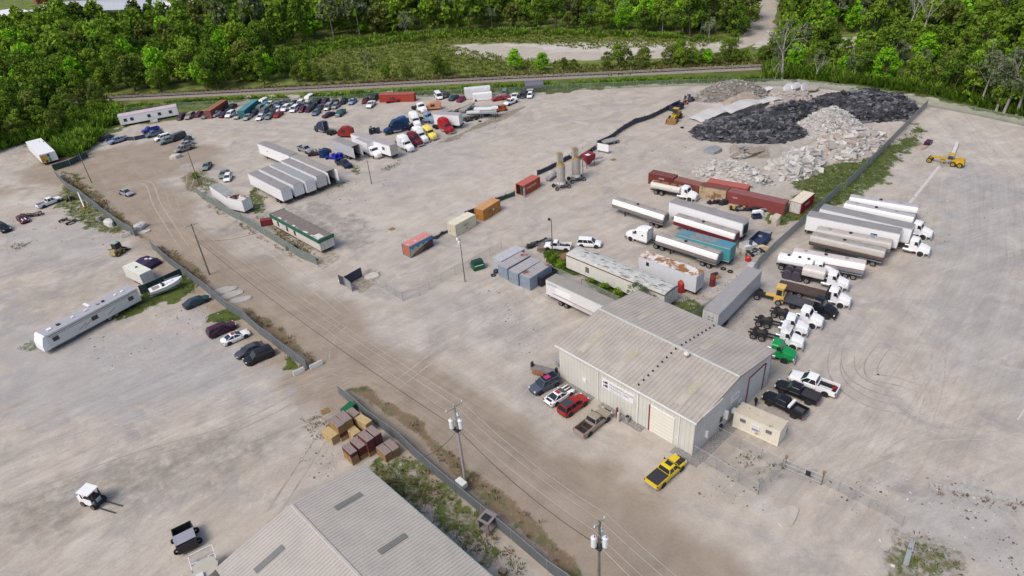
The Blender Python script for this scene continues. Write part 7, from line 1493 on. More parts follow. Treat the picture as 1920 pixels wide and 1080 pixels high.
g = G(223, 476); spawn('skid_steer', (g.x, g.y, 0), 1.25, 'small tan skid steer loader with black cab at the yard entrance', 'skid steer', sc=1.2)
# forklift
k = Kind('forklift'); b = MB(); b.box(-1.5, .5, -.7, .7, .4, 1.2, C_['white'], tx=.1, ty=.06); b.box(-1.75, -1.2, -.6, .6, .45, 1.3, C_['white']); k.part('body', b)
b = MB()
for x in (-.9, .55):
    for y in (-.6, .6): b.cyl((x, y, 1.2), (x, y, 2.2), .05, .05, BLK, 6)
b.box(-.85, .5, -.55, .55, 1.0, 1.3, BLK); k.part('cab_frame', b); k.part('roof', MB().box(-1.15, .65, -.75, .75, 2.2, 2.3, TW)); k.part('mast', MB().box(.75, .9, -.5, -.35, .1, 2.1, BLK).box(.75, .9, .35, .5, .1, 2.1, BLK).box(.78, .88, -.7, .7, .15, .6, BLK))
k.part('seat', MB().box(-.5, 0, -.3, .3, 1.3, 1.55, RED)); 
for y in (-.5, .5): k.part('fork', MB().box(.88, 3.4, y-.07, y+.07, .08, .16, mat('fork_steel', (.06, .05, .06), .6)))
wheel_parts(k, [(.5, .72), (.5, -.72), (-1.1, .66), (-1.1, -.66)], .36, .26); KD['forklift'] = k
g = G(181, 944); q = G(225, 957); spawn('forklift', (g.x, g.y, 0), math.atan2(q.y-g.y, q.x-g.x), 'white-roofed forklift with long forks alone in the lower left yard', 'forklift', sc=1.1)
# hopper bin and round tank truck beside the shed
g = G(352, 1018); r = empty('feed_bin', (g.x, g.y, 0), .55); m = MB(); m.box(-1.1, 1.1, -1.6, -1.5, .4, 1.6, BLK); m.box(-1.1, 1.1, 1.5, 1.6, .4, 1.6, BLK); m.box(-1.1, -1.0, -1.5, 1.5, .4, 1.6, BLK); m.box(1.0, 1.1, -1.5, 1.5, .4, 1.6, BLK); m.box(-1, 1, -1.5, 1.5, .4, .5, BLK); m.build('bin', r)
MB().box(-1.15, 1.15, -1.3, .3, 1.6, 1.68, mat('bin_lid', (.28, .28, .33), .4)).build('lid', r); k = Kind('x'); wheel_parts(k, [(-1.2, -.9), (1.2, -.9), (-1.2, .9), (1.2, .9)], .4, .3)
for nm, me, T, pi in k.parts:
    if pi is None: o = link(nm, me, r); o.matrix_local = T
tag(r, 'open black wheeled bin with grey lid left of the shed roof', 'bin')
g = G(398, 1090); r = empty('round_tank', (g.x, g.y, 0), .55); m = MB(); m.cyl((0, 0, .3), (0, 0, 2.6), 1.35, 1.35, mat('tank_bone', (.42, .40, .34), .5, var=.1), 24); m.build('drum', r)
m = MB(); m.box(-1.3, 1.3, 1.2, 1.26, 2.3, 2.6, TW); m.box(-1.3, -1.24, 0, 2.6, 2.4, 2.6, TW); m.box(1.24, 1.3, 0, 2.6, 2.4, 2.6, TW); m.box(-1.3, 1.3, 2.54, 2.6, 2.4, 2.6, TW); m.box(-1.24, 1.24, .6, 2.54, 1.5, 1.6, mat('pan_grey', (.33, .32, .33), .5)); m.build('tray_frame', r)
MB().box(-1.0, -.3, -1.3, -.7, 2.6, 2.9, C_['offw']).build('cap', r); tag(r, 'large bone-coloured round tank with square tray beside the shed roof', 'tank')
# skip, junk cab frame, stones and slabs
g = G(896, 503); r = empty('skip', (g.x, g.y, 0), .4); SG = mat('skip_green', (.01, .11, .05), .5, var=.15); m = MB(); m.box(-1.1, 1.1, -.9, .9, .1, 1.2, SG); m.build('lower_bin', r); MB().box(-1.0, 1.0, -.8, .8, 1.2, 1.75, mat('skip_dark', (.01, .05, .03), .5), ty=.2).build('lid', r); MB().box(-.9, .9, -.95, -.9, 1.0, 1.12, TW).build('strap', r); tag(r, 'dark green skip with white straps beside the floodlight mast', 'skip')
g = G(916, 988); r = empty('cab_shell', (g.x, g.y, 0), .9); m = MB(); GS = mat('shell_grey', (.22, .19, .19), .7)
for x in (-.8, .8):
    for y in (-.7, .7): m.box(x-.08, x+.08, y-.08, y+.08, 0, 1.7, GS)
m.box(-.9, .9, -.8, .8, 1.7, 1.8, GS); m.box(-.9, .9, -.8, .8, 0, .3, GS); m.box(-.6, .3, -.5, .5, 1.8, 1.84, BLK); m.box(-.85, .85, .7, .78, .3, 1.7, GS); m.build('frame', r); tag(r, 'empty grey cab frame standing by the screened fence near the bottom', 'cab frame')
g = G(866, 921); r = empty('fence_box', (g.x, g.y, 0), ra); MB().box(-.7, .7, -.3, .5, 1.0, 1.7, C_['offw']).build('panel', r); MB().box(-.1, .1, -.1, .1, 0, 1.0, WOOD).build('post', r); tag(r, 'white-faced box mounted at the fence below the big pole', 'box')
g = G(960, 860); 
def chunk(name, p, L, W, H, ang, m, label, cat, tilt=0, group=None):
    g = G(*p); rs = random.Random(int(p[0]*7+p[1])); n = 9; top = [(L/2*math.cos(6.283*i/n)*rs.uniform(.8, 1.15), W/2*math.sin(6.283*i/n)*rs.uniform(.8, 1.15)) for i in range(n)]
    mb = MB(); v0 = [(x*1.06, y*1.06, 0) for x, y in top]; v1 = [(x, y, H*rs.uniform(.75, 1.1)) for x, y in top]; v2 = [(x*.55, y*.55, H*rs.uniform(1.0, 1.2)) for x, y in top]; mb.loft([v0, v1, v2], m); o = mb.build(name); o.location = (g.x, g.y, .0); o.rotation_euler = (tilt, 0, ang); tag(o, label, cat, group); return o
CS = mat('broken_concrete', (.50, .46, .42), .9, var=.15, scale=1); CSG = mat('broken_concrete_grey', (.34, .32, .30), .9, var=.2, scale=1)
def barrier(p1, p2, label, h=.8, w=.55, m=None):
    a, b = G(*p1), G(*p2); L = (b-a).length; r = MB(); r.side([(-w/2, 0), (w/2, 0), (w/2, .2), (w*.2, h), (-w*.2, h), (-w/2, .2)], 0, L, m or mat('barrier_white', (.56, .54, .52), .8, var=.12)); o = r.build('concrete_barrier'); o.location = (a.x, a.y, 0); o.rotation_euler = (0, 0, math.atan2(b.y-a.y, b.x-a.x)-math.pi/2); tag(o, label, 'barrier', 'concrete barriers at the fence ends'); return o
barrier((551, 705), (571, 695), 'white concrete barrier on the yard side of the long fence end'); barrier((582, 693), (605, 682), 'white concrete barrier on the road side of the long fence end'); barrier((228, 446), (246, 440), 'pale barrier at the end of the upper left fence')
barrier((638, 527), (646, 531), 'short pale block under the gate wing', .6, 1.0); barrier((645, 532), (662, 541), 'pale kerb stone under the grey gate leaf', .35, .7)
chunk('concrete_slab_piece', (263, 428), 3.2, 2.2, 1.1, 1.2, mat('pale_lump', (.50, .50, .48), .8), 'grey rounded concrete lump on the road side of the fence end', 'slab', .2); chunk('concrete_slab_piece', (270, 436), 3.0, 1.6, .3, .3, CS, 'thin pale slab lying below the grey lump', 'slab')
chunk('boulder', (330, 296), 3.0, 2.2, .9, .3, CS, 'pale boulder on the road bend below the parked cars', 'boulder'); chunk('boulder', (350, 311), 3.4, 2.6, .15, .5, CSG, 'flat grey slab left of the dry bush', 'slab')
chunk('slab_piece', (1477, 967), 3.6, 2.0, .2, .75, mat('slab_tan', (.44, .40, .35), .9, var=.15), 'broken tan concrete slab on the gravel left of the low wire fence', 'slab'); 0 and chunk('slab_piece', (1500, 948), 2.4, 1.0, .1, .4, mat('slab_tan', (.44, .40, .35), .9), 'thin broken slab edge above the tan slab', 'slab')
for p, L_, W_, a_, lb in (((421, 545), 4.6, 2.6, .4, 'flat broken slab outside the long fence, upper piece'), ((436, 553), 4.6, 2.4, .5, 'flat broken slab outside the long fence, middle piece'), ((450, 563), 4.4, 2.2, .3, 'flat broken slab outside the long fence, lower piece')): chunk('slab_piece', p, L_, W_, .22, a_, mat('slab_grey', (.38, .36, .34), .9, var=.15), lb, 'slab')
a, b = G(1742, 911), G(1935, 947); L = (b-a).length; o = MB().box(0, L, -.35, .35, .004, .3, mat('kerb_pale', (.40, .39, .37), .9, var=.25, scale=1.5)).build('kerb_beam'); o.location = (a.x, a.y, 0); o.rotation_euler = (0, 0, math.atan2(b.y-a.y, b.x-a.x)); tag(o, 'long pale concrete beam lying in the lower right corner', 'kerb')
a, b = G(1711, 1014), G(1697, 1062); L = (b-a).length; o = MB().box(0, L, -.25, .25, .004, .28, mat('beam_grey', (.30, .32, .33), .7)).build('steel_beam'); o.location = (a.x, a.y, 0); o.rotation_euler = (0, 0, math.atan2(b.y-a.y, b.x-a.x)); tag(o, 'grey steel beam lying among weeds at the lower right', 'beam')
a, b = G(1761, 312), G(1702, 385); L = (b-a).length; o = MB().box(0, L, -.28, .28, .004, .012, mat('line_white', (.52, .50, .48), .9, var=.1)).build('painted_line'); o.location = (a.x, a.y, 0); o.rotation_euler = (0, 0, math.atan2(b.y-a.y, b.x-a.x)); tag(o, kind='structure')
a, b = G(1908, 787), G(1925, 762); o = MB().box(0, (b-a).length, -.08, .08, .004, .012, mat('line_white', (.52, .50, .48), .9)).build('painted_line'); o.location = (a.x, a.y, 0); o.rotation_euler = (0, 0, math.atan2(b.y-a.y, b.x-a.x)); tag(o, kind='structure')
g = G(1111, 872); chunk('manhole', (698, 518), 3.0, 2.0, .25, .2, CS, 'round white lid on the ground by the entrance gate', 'lid')
# red bollards, person, wall-side clutter
for p, h, m_, lb in (((1157, 781), 1.5, RED, 'short red post by the sign wall'), ((1159, 791), 1.6, mat('post_white_wrap', (.52, .50, .48), .8), 'white wrapped post in front of the sign wall')):
    g = G(*p); o = MB().cyl((0, 0, 0), (0, 0, h), .17, .17, m_, 10).ball((0, 0, h), .17, m_).build('bollard'); o.location = (g.x, g.y, 0); tag(o, lb, 'bollard')
g = G(1021, 702); r = empty('scrap_crane', (g.x, g.y, 0), -.5); m = MB(); m.box(-2.0, 2.0, -.6, .6, .7, 1.0, mat('scrap_grey', (.22, .19, .19), .7, var=.3)); m.box(-1.6, .2, -.9, -.6, .4, .8, mat('scrap_orange', (.30, .12, .05), .8, var=.3)); m.build('deck', r)
for x in (-2.0, 1.9): MB().box(x-.15, x+.15, -.2, .3, .7, 1.7, BLK).build('end_post', r)
for x in (-1.4, 1.2): MB().box(x-.1, x+.1, -.5, .5, 0, .7, BLK).build('leg', r)
tag(r, 'rusty trailer bed with black end posts left of the dark blue estate', 'scrap')
g = G(1051, 683); r = empty('bench_frame', (g.x, g.y, 0), .7); MB().box(-.8, .8, -.3, .3, 1.0, 1.1, GALV).build('top', r)
for x in (-.7, .7): MB().box(x-.05, x+.05, -.25, .25, 0, 1.0, GALV).build('leg', r)
tag(r, 'grey metal bench frame at the left corner of the building', 'bench')
def person(p, rz):
    g = G(*p); me = bpy.data.meshes.new('person'); J = [(0, 0, .95), (0, .0, 1.2), (0, .02, 1.42), (0, .03, 1.52), (0, .05, 1.66), (-.10, 0, .88), (-.12, .05, .48), (-.12, .0, .06), (-.12, .14, .03), (.10, 0, .88), (.12, -.03, .48), (.13, -.06, .06), (.13, .08, .03),
        (-.19, .0, 1.40), (-.25, -.02, 1.12), (-.20, .16, .98), (.19, .0, 1.40), (.25, .0, 1.12), (.18, .18, 1.02), (-.17, .22, .97), (.14, .25, 1.03)]
    E = [(0, 1), (1, 2), (2, 3), (3, 4), (0, 5), (5, 6), (6, 7), (7, 8), (0, 9), (9, 10), (10, 11), (11, 12), (2, 13), (13, 14), (14, 15), (2, 16), (16, 17), (17, 18), (15, 19), (18, 20)]
    rad = [.16, .17, .16, .06, .115, .10, .07, .05, .04, .10, .07, .05, .04, .075, .055, .04, .075, .055, .04, .03, .03]
    me.from_pydata(J, E, []); o = bpy.data.objects.new('person', me); COL.objects.link(o); o.modifiers.new('s', 'SKIN'); o.modifiers.new('b', 'SUBSURF').levels = 2; o.modifiers['b'].render_levels = 2
    for v, q in zip(me.skin_vertices[0].data, rad): v.radius = (q, q*.8)
    me.skin_vertices[0].data[0].use_root = True; dg = bpy.context.evaluated_depsgraph_get(); m2 = bpy.data.meshes.new_from_object(o.evaluated_get(dg)); bpy.data.objects.remove(o)
    m2.materials.clear(); m2.materials.append(mat('black_clothes', (.012, .012, .014), .85)); m2.materials.append(mat('skin', (.30, .17, .11), .6)); m2.materials.append(mat('hair', (.03, .02, .015), .7))
    for f in m2.polygons:
        c = f.center; f.use_smooth = True
        if c.z > 1.55: f.material_index = 1 if c.y > .07 and c.z < 1.72 else 2
        elif abs(c.x) > .11 and c.y > .2 and .85 < c.z < 1.15: f.material_index = 1
    o = bpy.data.objects.new('person', m2); COL.objects.link(o); o.location = (g.x, g.y, 0); o.rotation_euler = (0, 0, rz)
    jk = MB(); jk.loft([[(.20*w*math.cos(a), .15*w*math.sin(a)+.01, z) for a in [6.283*i/10 for i in range(10)]] for z, w in ((.82, 1.1), (1.1, 1.05), (1.38, 1.1), (1.46, .6))], mat('black_clothes', (.012, .012, .014), .85), True, None, True); jk.build('jacket', o)
    tag(o, 'person in black clothes standing by the roller door of the metal building', 'person'); return o
person((1416, 761.5), 1.9)
# clutter at the right-hand junk strip and scrap cluster
J = [((1402, 466), 2.6, 2.0, 1.1, .3, C_['offw'], 'white open tub in the junk strip by the bent fence', 'tub'), ((1424, 455), 4.2, 2.6, 1.3, .8, mat('junk_blue', (.03, .05, .12), .6, var=.3), 'dark blue open bin against the bent fence', 'bin'), ((1432, 440), 3.6, 2.4, .5, .6, DK, 'grey plate lying above the blue bin', 'plate'),
 ((1454, 421), 1.8, 1.4, 2.0, .3, mat('junk_cream', (.50, .44, .36), .8, var=.3), 'torn cream bag standing in the grass by the fence', 'bag'), ((1430, 468), 2.6, 1.2, .8, -.5, mat('junk_tan', (.48, .40, .26), .8, var=.2), 'tan rolled sheet beside the blue bin', 'sheet'), ((1417, 475), 3.6, 2.0, .7, .3, mat('junk_steel', (.36, .38, .42), .6, var=.3), 'pile of grey sheet metal in the junk strip', 'scrap'),
 ((1393, 481), 1.2, 1.0, 1.2, .2, mat('junk_cream', (.5, .44, .36), .8), 'cream sack at the lower end of the junk strip', 'sack'), ((1402, 489), 1.0, .9, .9, .1, mat('junk_red', (.45, .02, .02), .5), 'bright red canister beside the teal trailer', 'canister'), ((1408, 508), 4.6, 1.8, 1.2, .9, mat('junk_silver', (.50, .50, .52), .5, var=.2), 'pale boat-shaped shell next to the diagonal trailer', 'shell'),
 ((1335, 536), .9, .9, 2.0, .3, RED, 'red torn sheet standing beside the wire fence', 'sheet'), ((1339, 516), 1.6, .9, .3, .5, BLK, 'black pallet lying right of the rusty-roofed trailer', 'pallet'), ((1277, 545), 1.6, 1.6, 2.2, .3, mat('junk_redtank', (.32, .03, .02), .6), 'red round tank at the end of the long office trailer', 'tank'),
 ((1392, 478), .8, .7, .5, .2, BLK, 'small dark box by the red canister', 'box'), ((1382, 392), 3.6, 1.6, .7, -.2, mat('junk_yellow', (.50, .33, .05), .7, var=.3), 'yellow engine part under the long dull red container', 'engine part'), ((1345, 382), 4.4, 1.4, 1.0, -.25, BLK, 'long black scrap frame in front of the cream-sided container', 'scrap'),
 ((1405, 395), 7.0, 1.6, .9, -.25, mat('junk_black', (.03, .03, .04), .7, var=.3), 'black truck chassis scrap in front of the long red container', 'scrap'), ((1420, 404), 2.4, .7, 1.1, -.1, TW, 'white bumper panel by the black chassis scrap', 'panel'), ((1418, 409), 1.8, 1.2, .8, 0, C_['navy'], 'navy tub under the white bumper panel', 'tub'),
 ((1452, 410), 2.6, 1.2, .6, .3, CS, 'broken white lump at the corner of the long red container', 'lump'), ((1335, 395), 2.0, 1.0, .5, .3, DK, 'grey crumpled sheet behind the long white trailer', 'sheet'),
 ((126, 417), 4.6, 2.2, .9, -.6, mat('junk_rubble', (.34, .30, .26), .9, var=.4), 'flat trailer heaped with tan scrap in the upper left yard', 'scrap load'), ((206, 421), 4.0, 1.7, 1.0, -.8, C_['offw'], 'small cream boat hull lying near the upper left fence', 'boat hull'), ((187, 414), 1.4, 1.0, 1.0, .3, DK, 'grey tilted dish left of the small boat hull', 'dish'),
 ((58, 405), 6.0, 1.6, .8, .1, mat('junk_brown', (.14, .10, .09), .9, var=.4), 'brown scrap row behind the dark red sports car', 'scrap'), ((133, 376), 2.0, .9, 1.2, .5, C_['plum'], 'dark motorcycle-like scrap right of the white pickup', 'scrap'),
 ((189, 237), 3.4, 2.2, 1.6, .3, mat('junk_skyblue', (.06, .22, .36), .6), 'sky blue skip at the wood edge left of the white office trailer', 'skip'), ((290, 229), 2.2, 1.4, .8, .3, C_['offw'], 'white tub lying under the long white office trailer', 'tub'),
 ((497, 199), 2.6, 2.2, 1.4, .3, mat('junk_teal', (.04, .22, .26), .6), 'teal barrel beside the white round-fronted van', 'barrel'),
 ((814, 205), 4.6, 2.4, 2.4, .0, C_['salmon'], 'salmon pink truck cab shell at the left of the scrap cluster', 'cab shell'), ((896, 183), 8.5, 2.5, 3.4, .05, mat('junk_offwhite', (.62, .62, .64), .6), 'grey and white box body standing by the back fence', 'truck box'), ((905, 187), 6.2, 2.3, 2.2, .05, TW, 'low white box in front of the grey box body', 'truck box'),
 ((895, 189), 2.0, 1.6, 1.8, .4, C_['red'], 'red pointed scrap panel among the grey decks', 'scrap'), ((940, 208), 3.6, 2.0, 1.8, .3, mat('junk_orange', (.50, .10, .03), .6, var=.4), 'orange and white pump unit at the lower right of the scrap cluster', 'pump'), ((884, 226), 4.0, 1.6, .6, .4, BLK, 'black scrap axle on the grass verge below the grey deck', 'scrap'),
 ((612, 293), 3.6, 2.6, 2.0, .3, C_['dkblue'], 'dark blue tank load behind the row of five trailers', 'tank'), ((626, 298), 5.0, 2.2, 1.8, -.4, C_['royal'], 'royal blue covered load in front of the navy tow truck', 'load'), ((600, 287), 2.8, 1.6, 1.4, .2, C_['cream'], 'cream and brown scrap heap behind the fifth trailer', 'scrap'), ((588, 291), 3.0, 2.0, 1.0, .2, C_['maroon'], 'maroon scrap body behind the fifth trailer', 'scrap'),
 ((650, 256), 4.4, 2.4, 3.0, -.3, paint('truckred', (.22, .02, .015)), 'dark red curved cab shell behind the long white trailer', 'cab shell'), ((702, 250), 3.0, 2.2, 2.0, .2, C_['navy'], 'navy engine scrap with white dome behind the long white trailer', 'scrap'), ((1292, 190), 3.2, 2.4, 2.0, .4, mat('junk_slate', (.08, .09, .13), .7, var=.4), 'dark slate machine scrap at the end of the wavy fence', 'scrap'),
 ((1268, 206), 4.2, 2.0, 1.8, .6, mat('junk_navy', (.03, .035, .08), .7, var=.3), 'dark navy skip beside the wheel loader', 'skip'), ((1283, 196), 2.0, 1.4, 1.4, .3, C_['salmon'], 'orange engine block in the dark skip', 'engine'), ((1010, 458), 6.0, 1.6, 1.0, .5, mat('junk_gunmetal', (.16, .17, .19), .6, var=.3), 'grey steel frame with raised arm behind the four containers', 'frame'),
 ((1022, 465), 3.6, 2.4, .6, .4, mat('junk_earth', (.22, .17, .14), .9, var=.3), 'brown half-round hood behind the hedge-filled trailer', 'hood'), ((1058, 492), 2.2, 2.0, 1.4, .3, mat('junk_rust', (.24, .13, .07), .9, var=.2), 'rusty box at the left end of the long office trailer', 'box'), ((1024, 527), 4.2, 1.6, 1.8, .75, mat('junk_night', (.02, .02, .035), .7), 'dark dumpster squeezed between container and silver trailer', 'dumpster'),
 ((547, 507-40), 2.0, 1.6, 1.0, .3, mat('junk_darkgrey', (.10, .10, .11), .8), 'dark grey fallen panel inside the fence by the office trailer', 'panel'), ((502, 421), 2.6, 1.4, 1.4, .2, RED, 'dark red box against the left end of the office trailer', 'box'), ((930, 511), .9, .9, .6, 0, C_['navy'], 'small dark blue barrel at the corner of the pale grey container', 'barrel')]
for p, L_, W_, H_, a_, m_, lb, ct_n in J:
    nm = ct_n.replace(' ', '_').replace('-', '_')
    if 'box' in ct_n or 'bin' in ct_n or 'tub' in ct_n or 'skip' in ct_n or 'dumpster' in ct_n:
        g = G(*p); r = empty(nm, (g.x, g.y, 0), a_); m = MB(); m.box(-L_/2, L_/2, -W_/2, W_/2, .12, .2, m_)
        for q in ((-L_/2, L_/2, -W_/2, -W_/2+.08), (-L_/2, L_/2, W_/2-.08, W_/2), (-L_/2, -L_/2+.08, -W_/2+.08, W_/2-.08), (L_/2-.08, L_/2, -W_/2+.08, W_/2-.08)): m.box(*q, .2, H_, m_)
        if ct_n in ('box', 'truck box'): m.box(-L_/2+.08, L_/2-.08, -W_/2+.08, W_/2-.08, H_-.1, H_-.02, m_)
        m.build('shell', r); MB().box(-L_/2+.2, L_/2-.2, -W_/2-.03, -W_/2, .2, H_*.9, BLK if ct_n == 'dumpster' else m_).build('side_panel', r); MB().box(-L_/2+.1, -L_/2+.3, -W_/2+.1, W_/2-.1, 0, .12, BLK).box(L_/2-.3, L_/2-.1, -W_/2+.1, W_/2-.1, 0, .12, BLK).build('runner', r); tag(r, lb, ct_n)
    elif 'scrap' in ct_n or ct_n in ('engine part', 'pump', 'load', 'frame', 'engine'):
        g = G(*p); r = empty(nm, (g.x, g.y, 0), a_); rs = random.Random(int(p[0]*13)); m = MB(); m2 = MB()
        m.box(-L_/2, L_/2, -W_/2*.6, W_/2*.6, H_*.2, H_*.35, m_)
        for q in range(9): x = rs.uniform(-.5, .35)*L_; y = rs.uniform(-.5, .3)*W_; s = rs.uniform(.1, .3); m2.box(x, x+L_*s, y, y+W_*rs.uniform(.2, .5), H_*.2*rs.random(), H_*rs.uniform(.4, 1), [m_, m_, BLK, DK][q % 4], T=Matrix.Rotation(rs.uniform(-.3, .3), 4, 'Z'), tx=.05)
        for q in range(3): m2.cyl((rs.uniform(-.4, .4)*L_, rs.uniform(-.4, .4)*W_, H_*.5), (rs.uniform(-.4, .4)*L_, rs.uniform(-.4, .4)*W_, H_*.9), .12, .1, FRAME, 6)
        m.build('base_frame', r); m2.build('loose_parts', r)
        for x in (-L_*.35, L_*.35): MB().cyl((x, -W_*.45, .3), (x, W_*.45, .3), .3, .3, TYRE, 10).build('roller', r)
        tag(r, lb, ct_n)
    elif 'cab' in ct_n:
        g = G(*p); r = empty(nm, (g.x, g.y, 0), a_); m = MB(); m.loft([[(x, W_/2, .5), (x, W_/2*.9, z), (x, 0, z+.2), (x, -W_/2*.9, z), (x, -W_/2, .5)] for x, z in ((-L_/2, H_*.6), (-L_/5, H_*.95), (L_/5, H_), (L_/2, H_*.8))], m_); m.build('shell', r)
        for s in (1, -1): MB().box(-L_*.2, L_*.1, s*W_/2*.96-.03, s*W_/2*.96+.03, H_*.5, H_*.8, GLS).build('window', r)
        MB().box(-L_*.4, L_*.4, -.5, .5, 0, .5, FRAME).build('stand', r); tag(r, lb, ct_n)
    else: chunk(nm, p, L_, W_, H_, a_, m_, lb, ct_n)
gq = 'grey decks piled in the scrap cluster'
for a_, b_, W_, h_, m_, lb in (((834, 211), (874, 197), 2.5, 1.5, DK, 'grey lattice deck leaning in the left of the scrap cluster'), ((852, 206), (884, 194), 2.6, 1.7, DKT, 'tan and grey deck in the middle of the scrap cluster'), ((872, 207), (890, 192), 2.2, 1.6, DK, 'narrow grey deck pointing at the back fence'), ((866, 220), (900, 212), 3.0, 1.4, DK, 'broad grey flat deck in front of the scrap cluster'),
    ((874, 211), (899, 210), 1.6, 2.2, C_['offw'], 'pale grey beam lying over the broad deck'), ((888, 204), (921, 203.5), 1.4, 2.6, TW, 'long white beam at the right of the scrap cluster'), ((899, 211), (930, 210), 2.0, 2.0, mat('deck_greenish', (.30, .33, .32), .7), 'grey-green trailer side below the long white beam'), ((922, 202), (934, 201), 1.4, 2.8, TW, 'short white box frame beside the orange pump')):
    slabbox('flat_deck', a_, b_, W_, h_, m_, lb, 'deck', h_-.45, gq, leg=FRAME)
a = G(985, 173); r = empty('covered_trailer', (a.x, a.y, 0), .02); m = MB(); cv = mat('cover_slate', (.12, .12, .15), .6, var=.1); m.loft([[(x, -1.3, 1.4), (x, -1.3, 2.4), (x, -.7, 3.2), (x, .2, 3.4), (x, 1.3, 3.3), (x, 1.3, 1.4)] for x in (0, 6.0)], cv); m.build('canopy', r); MB().box(0, 6.1, -1.25, 1.25, .8, 1.0, BLK).build('deck', r)
for x in (1.0, 2.2, 4.8): 
    for y in (-1.1, 1.1): MB().cyl((x, y-.15, .42), (x, y+.15, .42), .42, .42, TYRE, 12).build('wheel', r)
MB().box(.4, 2.6, -1.4, -1.27, .9, 1.4, C_['offw']).build('side_box', r); tag(r, 'trailer with dark curved canopy by the back fence', 'trailer')
# white post lying, traffic sign pole at left
a, b = G(148, 365), G(159, 391); r = empty('fallen_sign', (b.x, b.y, 0), 0); MB().cyl((0, 0, .3), (a.x-b.x, a.y-b.y, 1.2), .16, .12, TW, 8).build('post', r); MB().cyl((0, 0, 0), (0, 0, .5), .35, .3, mat('cone_orange', (.55, .16, .03), .6), 10).build('foot', r); tag(r, 'fallen white post with orange foot on the grass', 'post')
# ================================================================ RUBBLE
def heap(name, plist, hmax, ms, sizes, dens, label, seed, cat='rubble', soft=6, rough=.5, base=None, bl=None):
    """mound over an outline, covered with broken pieces; plist = [(polygon, height)]"""
    rs = np.random.RandomState(seed); allV = []; allF = []; idx = []; off = 0
    P = [GP(*p) for p, h in plist]; hs = [h for p, h in plist]
    xs = [q.x for p in P for q in p]; ys = [q.y for p in P for q in p]; st_ = .55
    X, Y = np.meshgrid(np.arange(min(xs)-1, max(xs)+1, st_), np.arange(min(ys)-1, max(ys)+1, st_))
    def hgt(X, Y):
        H = np.zeros(X.shape)-.15
        for p, h in zip(P, hs): d = poly_sd(X, Y, p)+(fbm(X*.4, Y*.4, seed+2)-.5)*2.2; H = np.maximum(H, h*np.tanh(np.clip(d, -.2, 99)/(h*1.35))*(.7+.6*fbm(X*.22, Y*.22, seed))+(fbm(X*.9, Y*.9, seed+5)-.5)*rough*(d > .5))
        return H
    H = hgt(X, Y); n, m = X.shape; V = np.stack([X.ravel(), Y.ravel(), H.ravel()], 1); i = (np.arange(n-1)[:, None]*m+np.arange(m-1)[None]).ravel(); F = np.stack([i, i+1, i+m+1, i+m], 1); keep = (H.ravel()[F] > -.12).any(1); F = F[keep]
    me = raw(name+'_mound', V, F, [base or ms[0]], smooth=False)
    k = int(dens*sum(abs(sum(p[j].x*p[(j+1) % len(p)].y-p[(j+1) % len(p)].x*p[j].y for j in range(len(p))))/2 for p in P)); cx = rs.uniform(min(xs), max(xs), k*5); cy = rs.uniform(min(ys), max(ys), k*5)
    sd_ = np.max([poly_sd(cx, cy, p) for p in P], 0); ok = np.where(sd_ > -.8+rs.rand(len(cx))*.6)[0][:k]; cx, cy = cx[ok], cy[ok]; cz = hgt(cx, cy); K = len(cx)
    cube = np.array([(-1,-1,-1),(1,-1,-1),(1,1,-1),(-1,1,-1),(-1,-1,1),(1,-1,1),(1,1,1),(-1,1,1)], float); cf = np.array([(3,2,1,0),(4,5,6,7),(0,1,5,4),(1,2,6,5),(2,3,7,6),(3,0,4,7)])
    s = sizes[0]*(sizes[1]/sizes[0])**(rs.rand(K)**1.8); v = cube[None]*(1+rs.uniform(-.35, .35, (K, 8, 3)))*np.stack([s*rs.uniform(.7, 1.5, K), s*rs.uniform(.5, 1.1, K), s*rs.uniform(.22, .6, K)], 1)[:, None]
    a, b, c = rs.rand(K)*6.28, rs.normal(size=K)*.45, rs.normal(size=K)*.45
    Rz = np.zeros((K, 3, 3)); Rz[:, 0, 0] = np.cos(a); Rz[:, 0, 1] = -np.sin(a); Rz[:, 1, 0] = np.sin(a); Rz[:, 1, 1] = np.cos(a); Rz[:, 2, 2] = 1
    Rx = np.zeros((K, 3, 3)); Rx[:, 0, 0] = 1; Rx[:, 1, 1] = np.cos(b); Rx[:, 1, 2] = -np.sin(b); Rx[:, 2, 1] = np.sin(b); Rx[:, 2, 2] = np.cos(b)
    v = np.einsum('kij,kvj->kvi', Rz @ Rx, v)+np.stack([cx, cy, np.maximum(cz, 0)+s*.12], 1)[:, None]; F2 = (cf[None]+np.arange(K)[:, None, None]*8).reshape(-1, 4)
    o = link(name, raw(name+'_pieces', np.concatenate([v.reshape(-1, 3), V]), np.concatenate([F2, F+len(v)*8]), ms+[base or ms[0]], idx=np.concatenate([np.repeat(rs.randint(0, len(ms), K), 6), np.full(len(F), len(ms))])))
    tag(o, label, cat, kind='stuff'); return o
AS = [mat('asphalt_a', (.048, .05, .06), .9, var=.4, scale=1), mat('asphalt_b', (.095, .10, .115), .9, var=.4, scale=1), mat('asphalt_c', (.03, .031, .04), .85, var=.3), mat('asphalt_d', (.15, .15, .165), .9, var=.3)]
CC = [mat('concrete_a', (.46, .44, .41), .9, var=.15), mat('concrete_b', (.38, .36, .34), .9, var=.2), mat('concrete_c', (.52, .50, .48), .9, var=.1)]; CBR = [CC[0], CC[2], mat('concrete_brown', (.36, .29, .25), .9, var=.2), CC[1]]
GRV = [mat('gravel_a', (.27, .25, .22), .9, var=.3), mat('gravel_b', (.20, .185, .165), .9, var=.3), mat('gravel_c', (.36, .33, .29), .9, var=.2)]
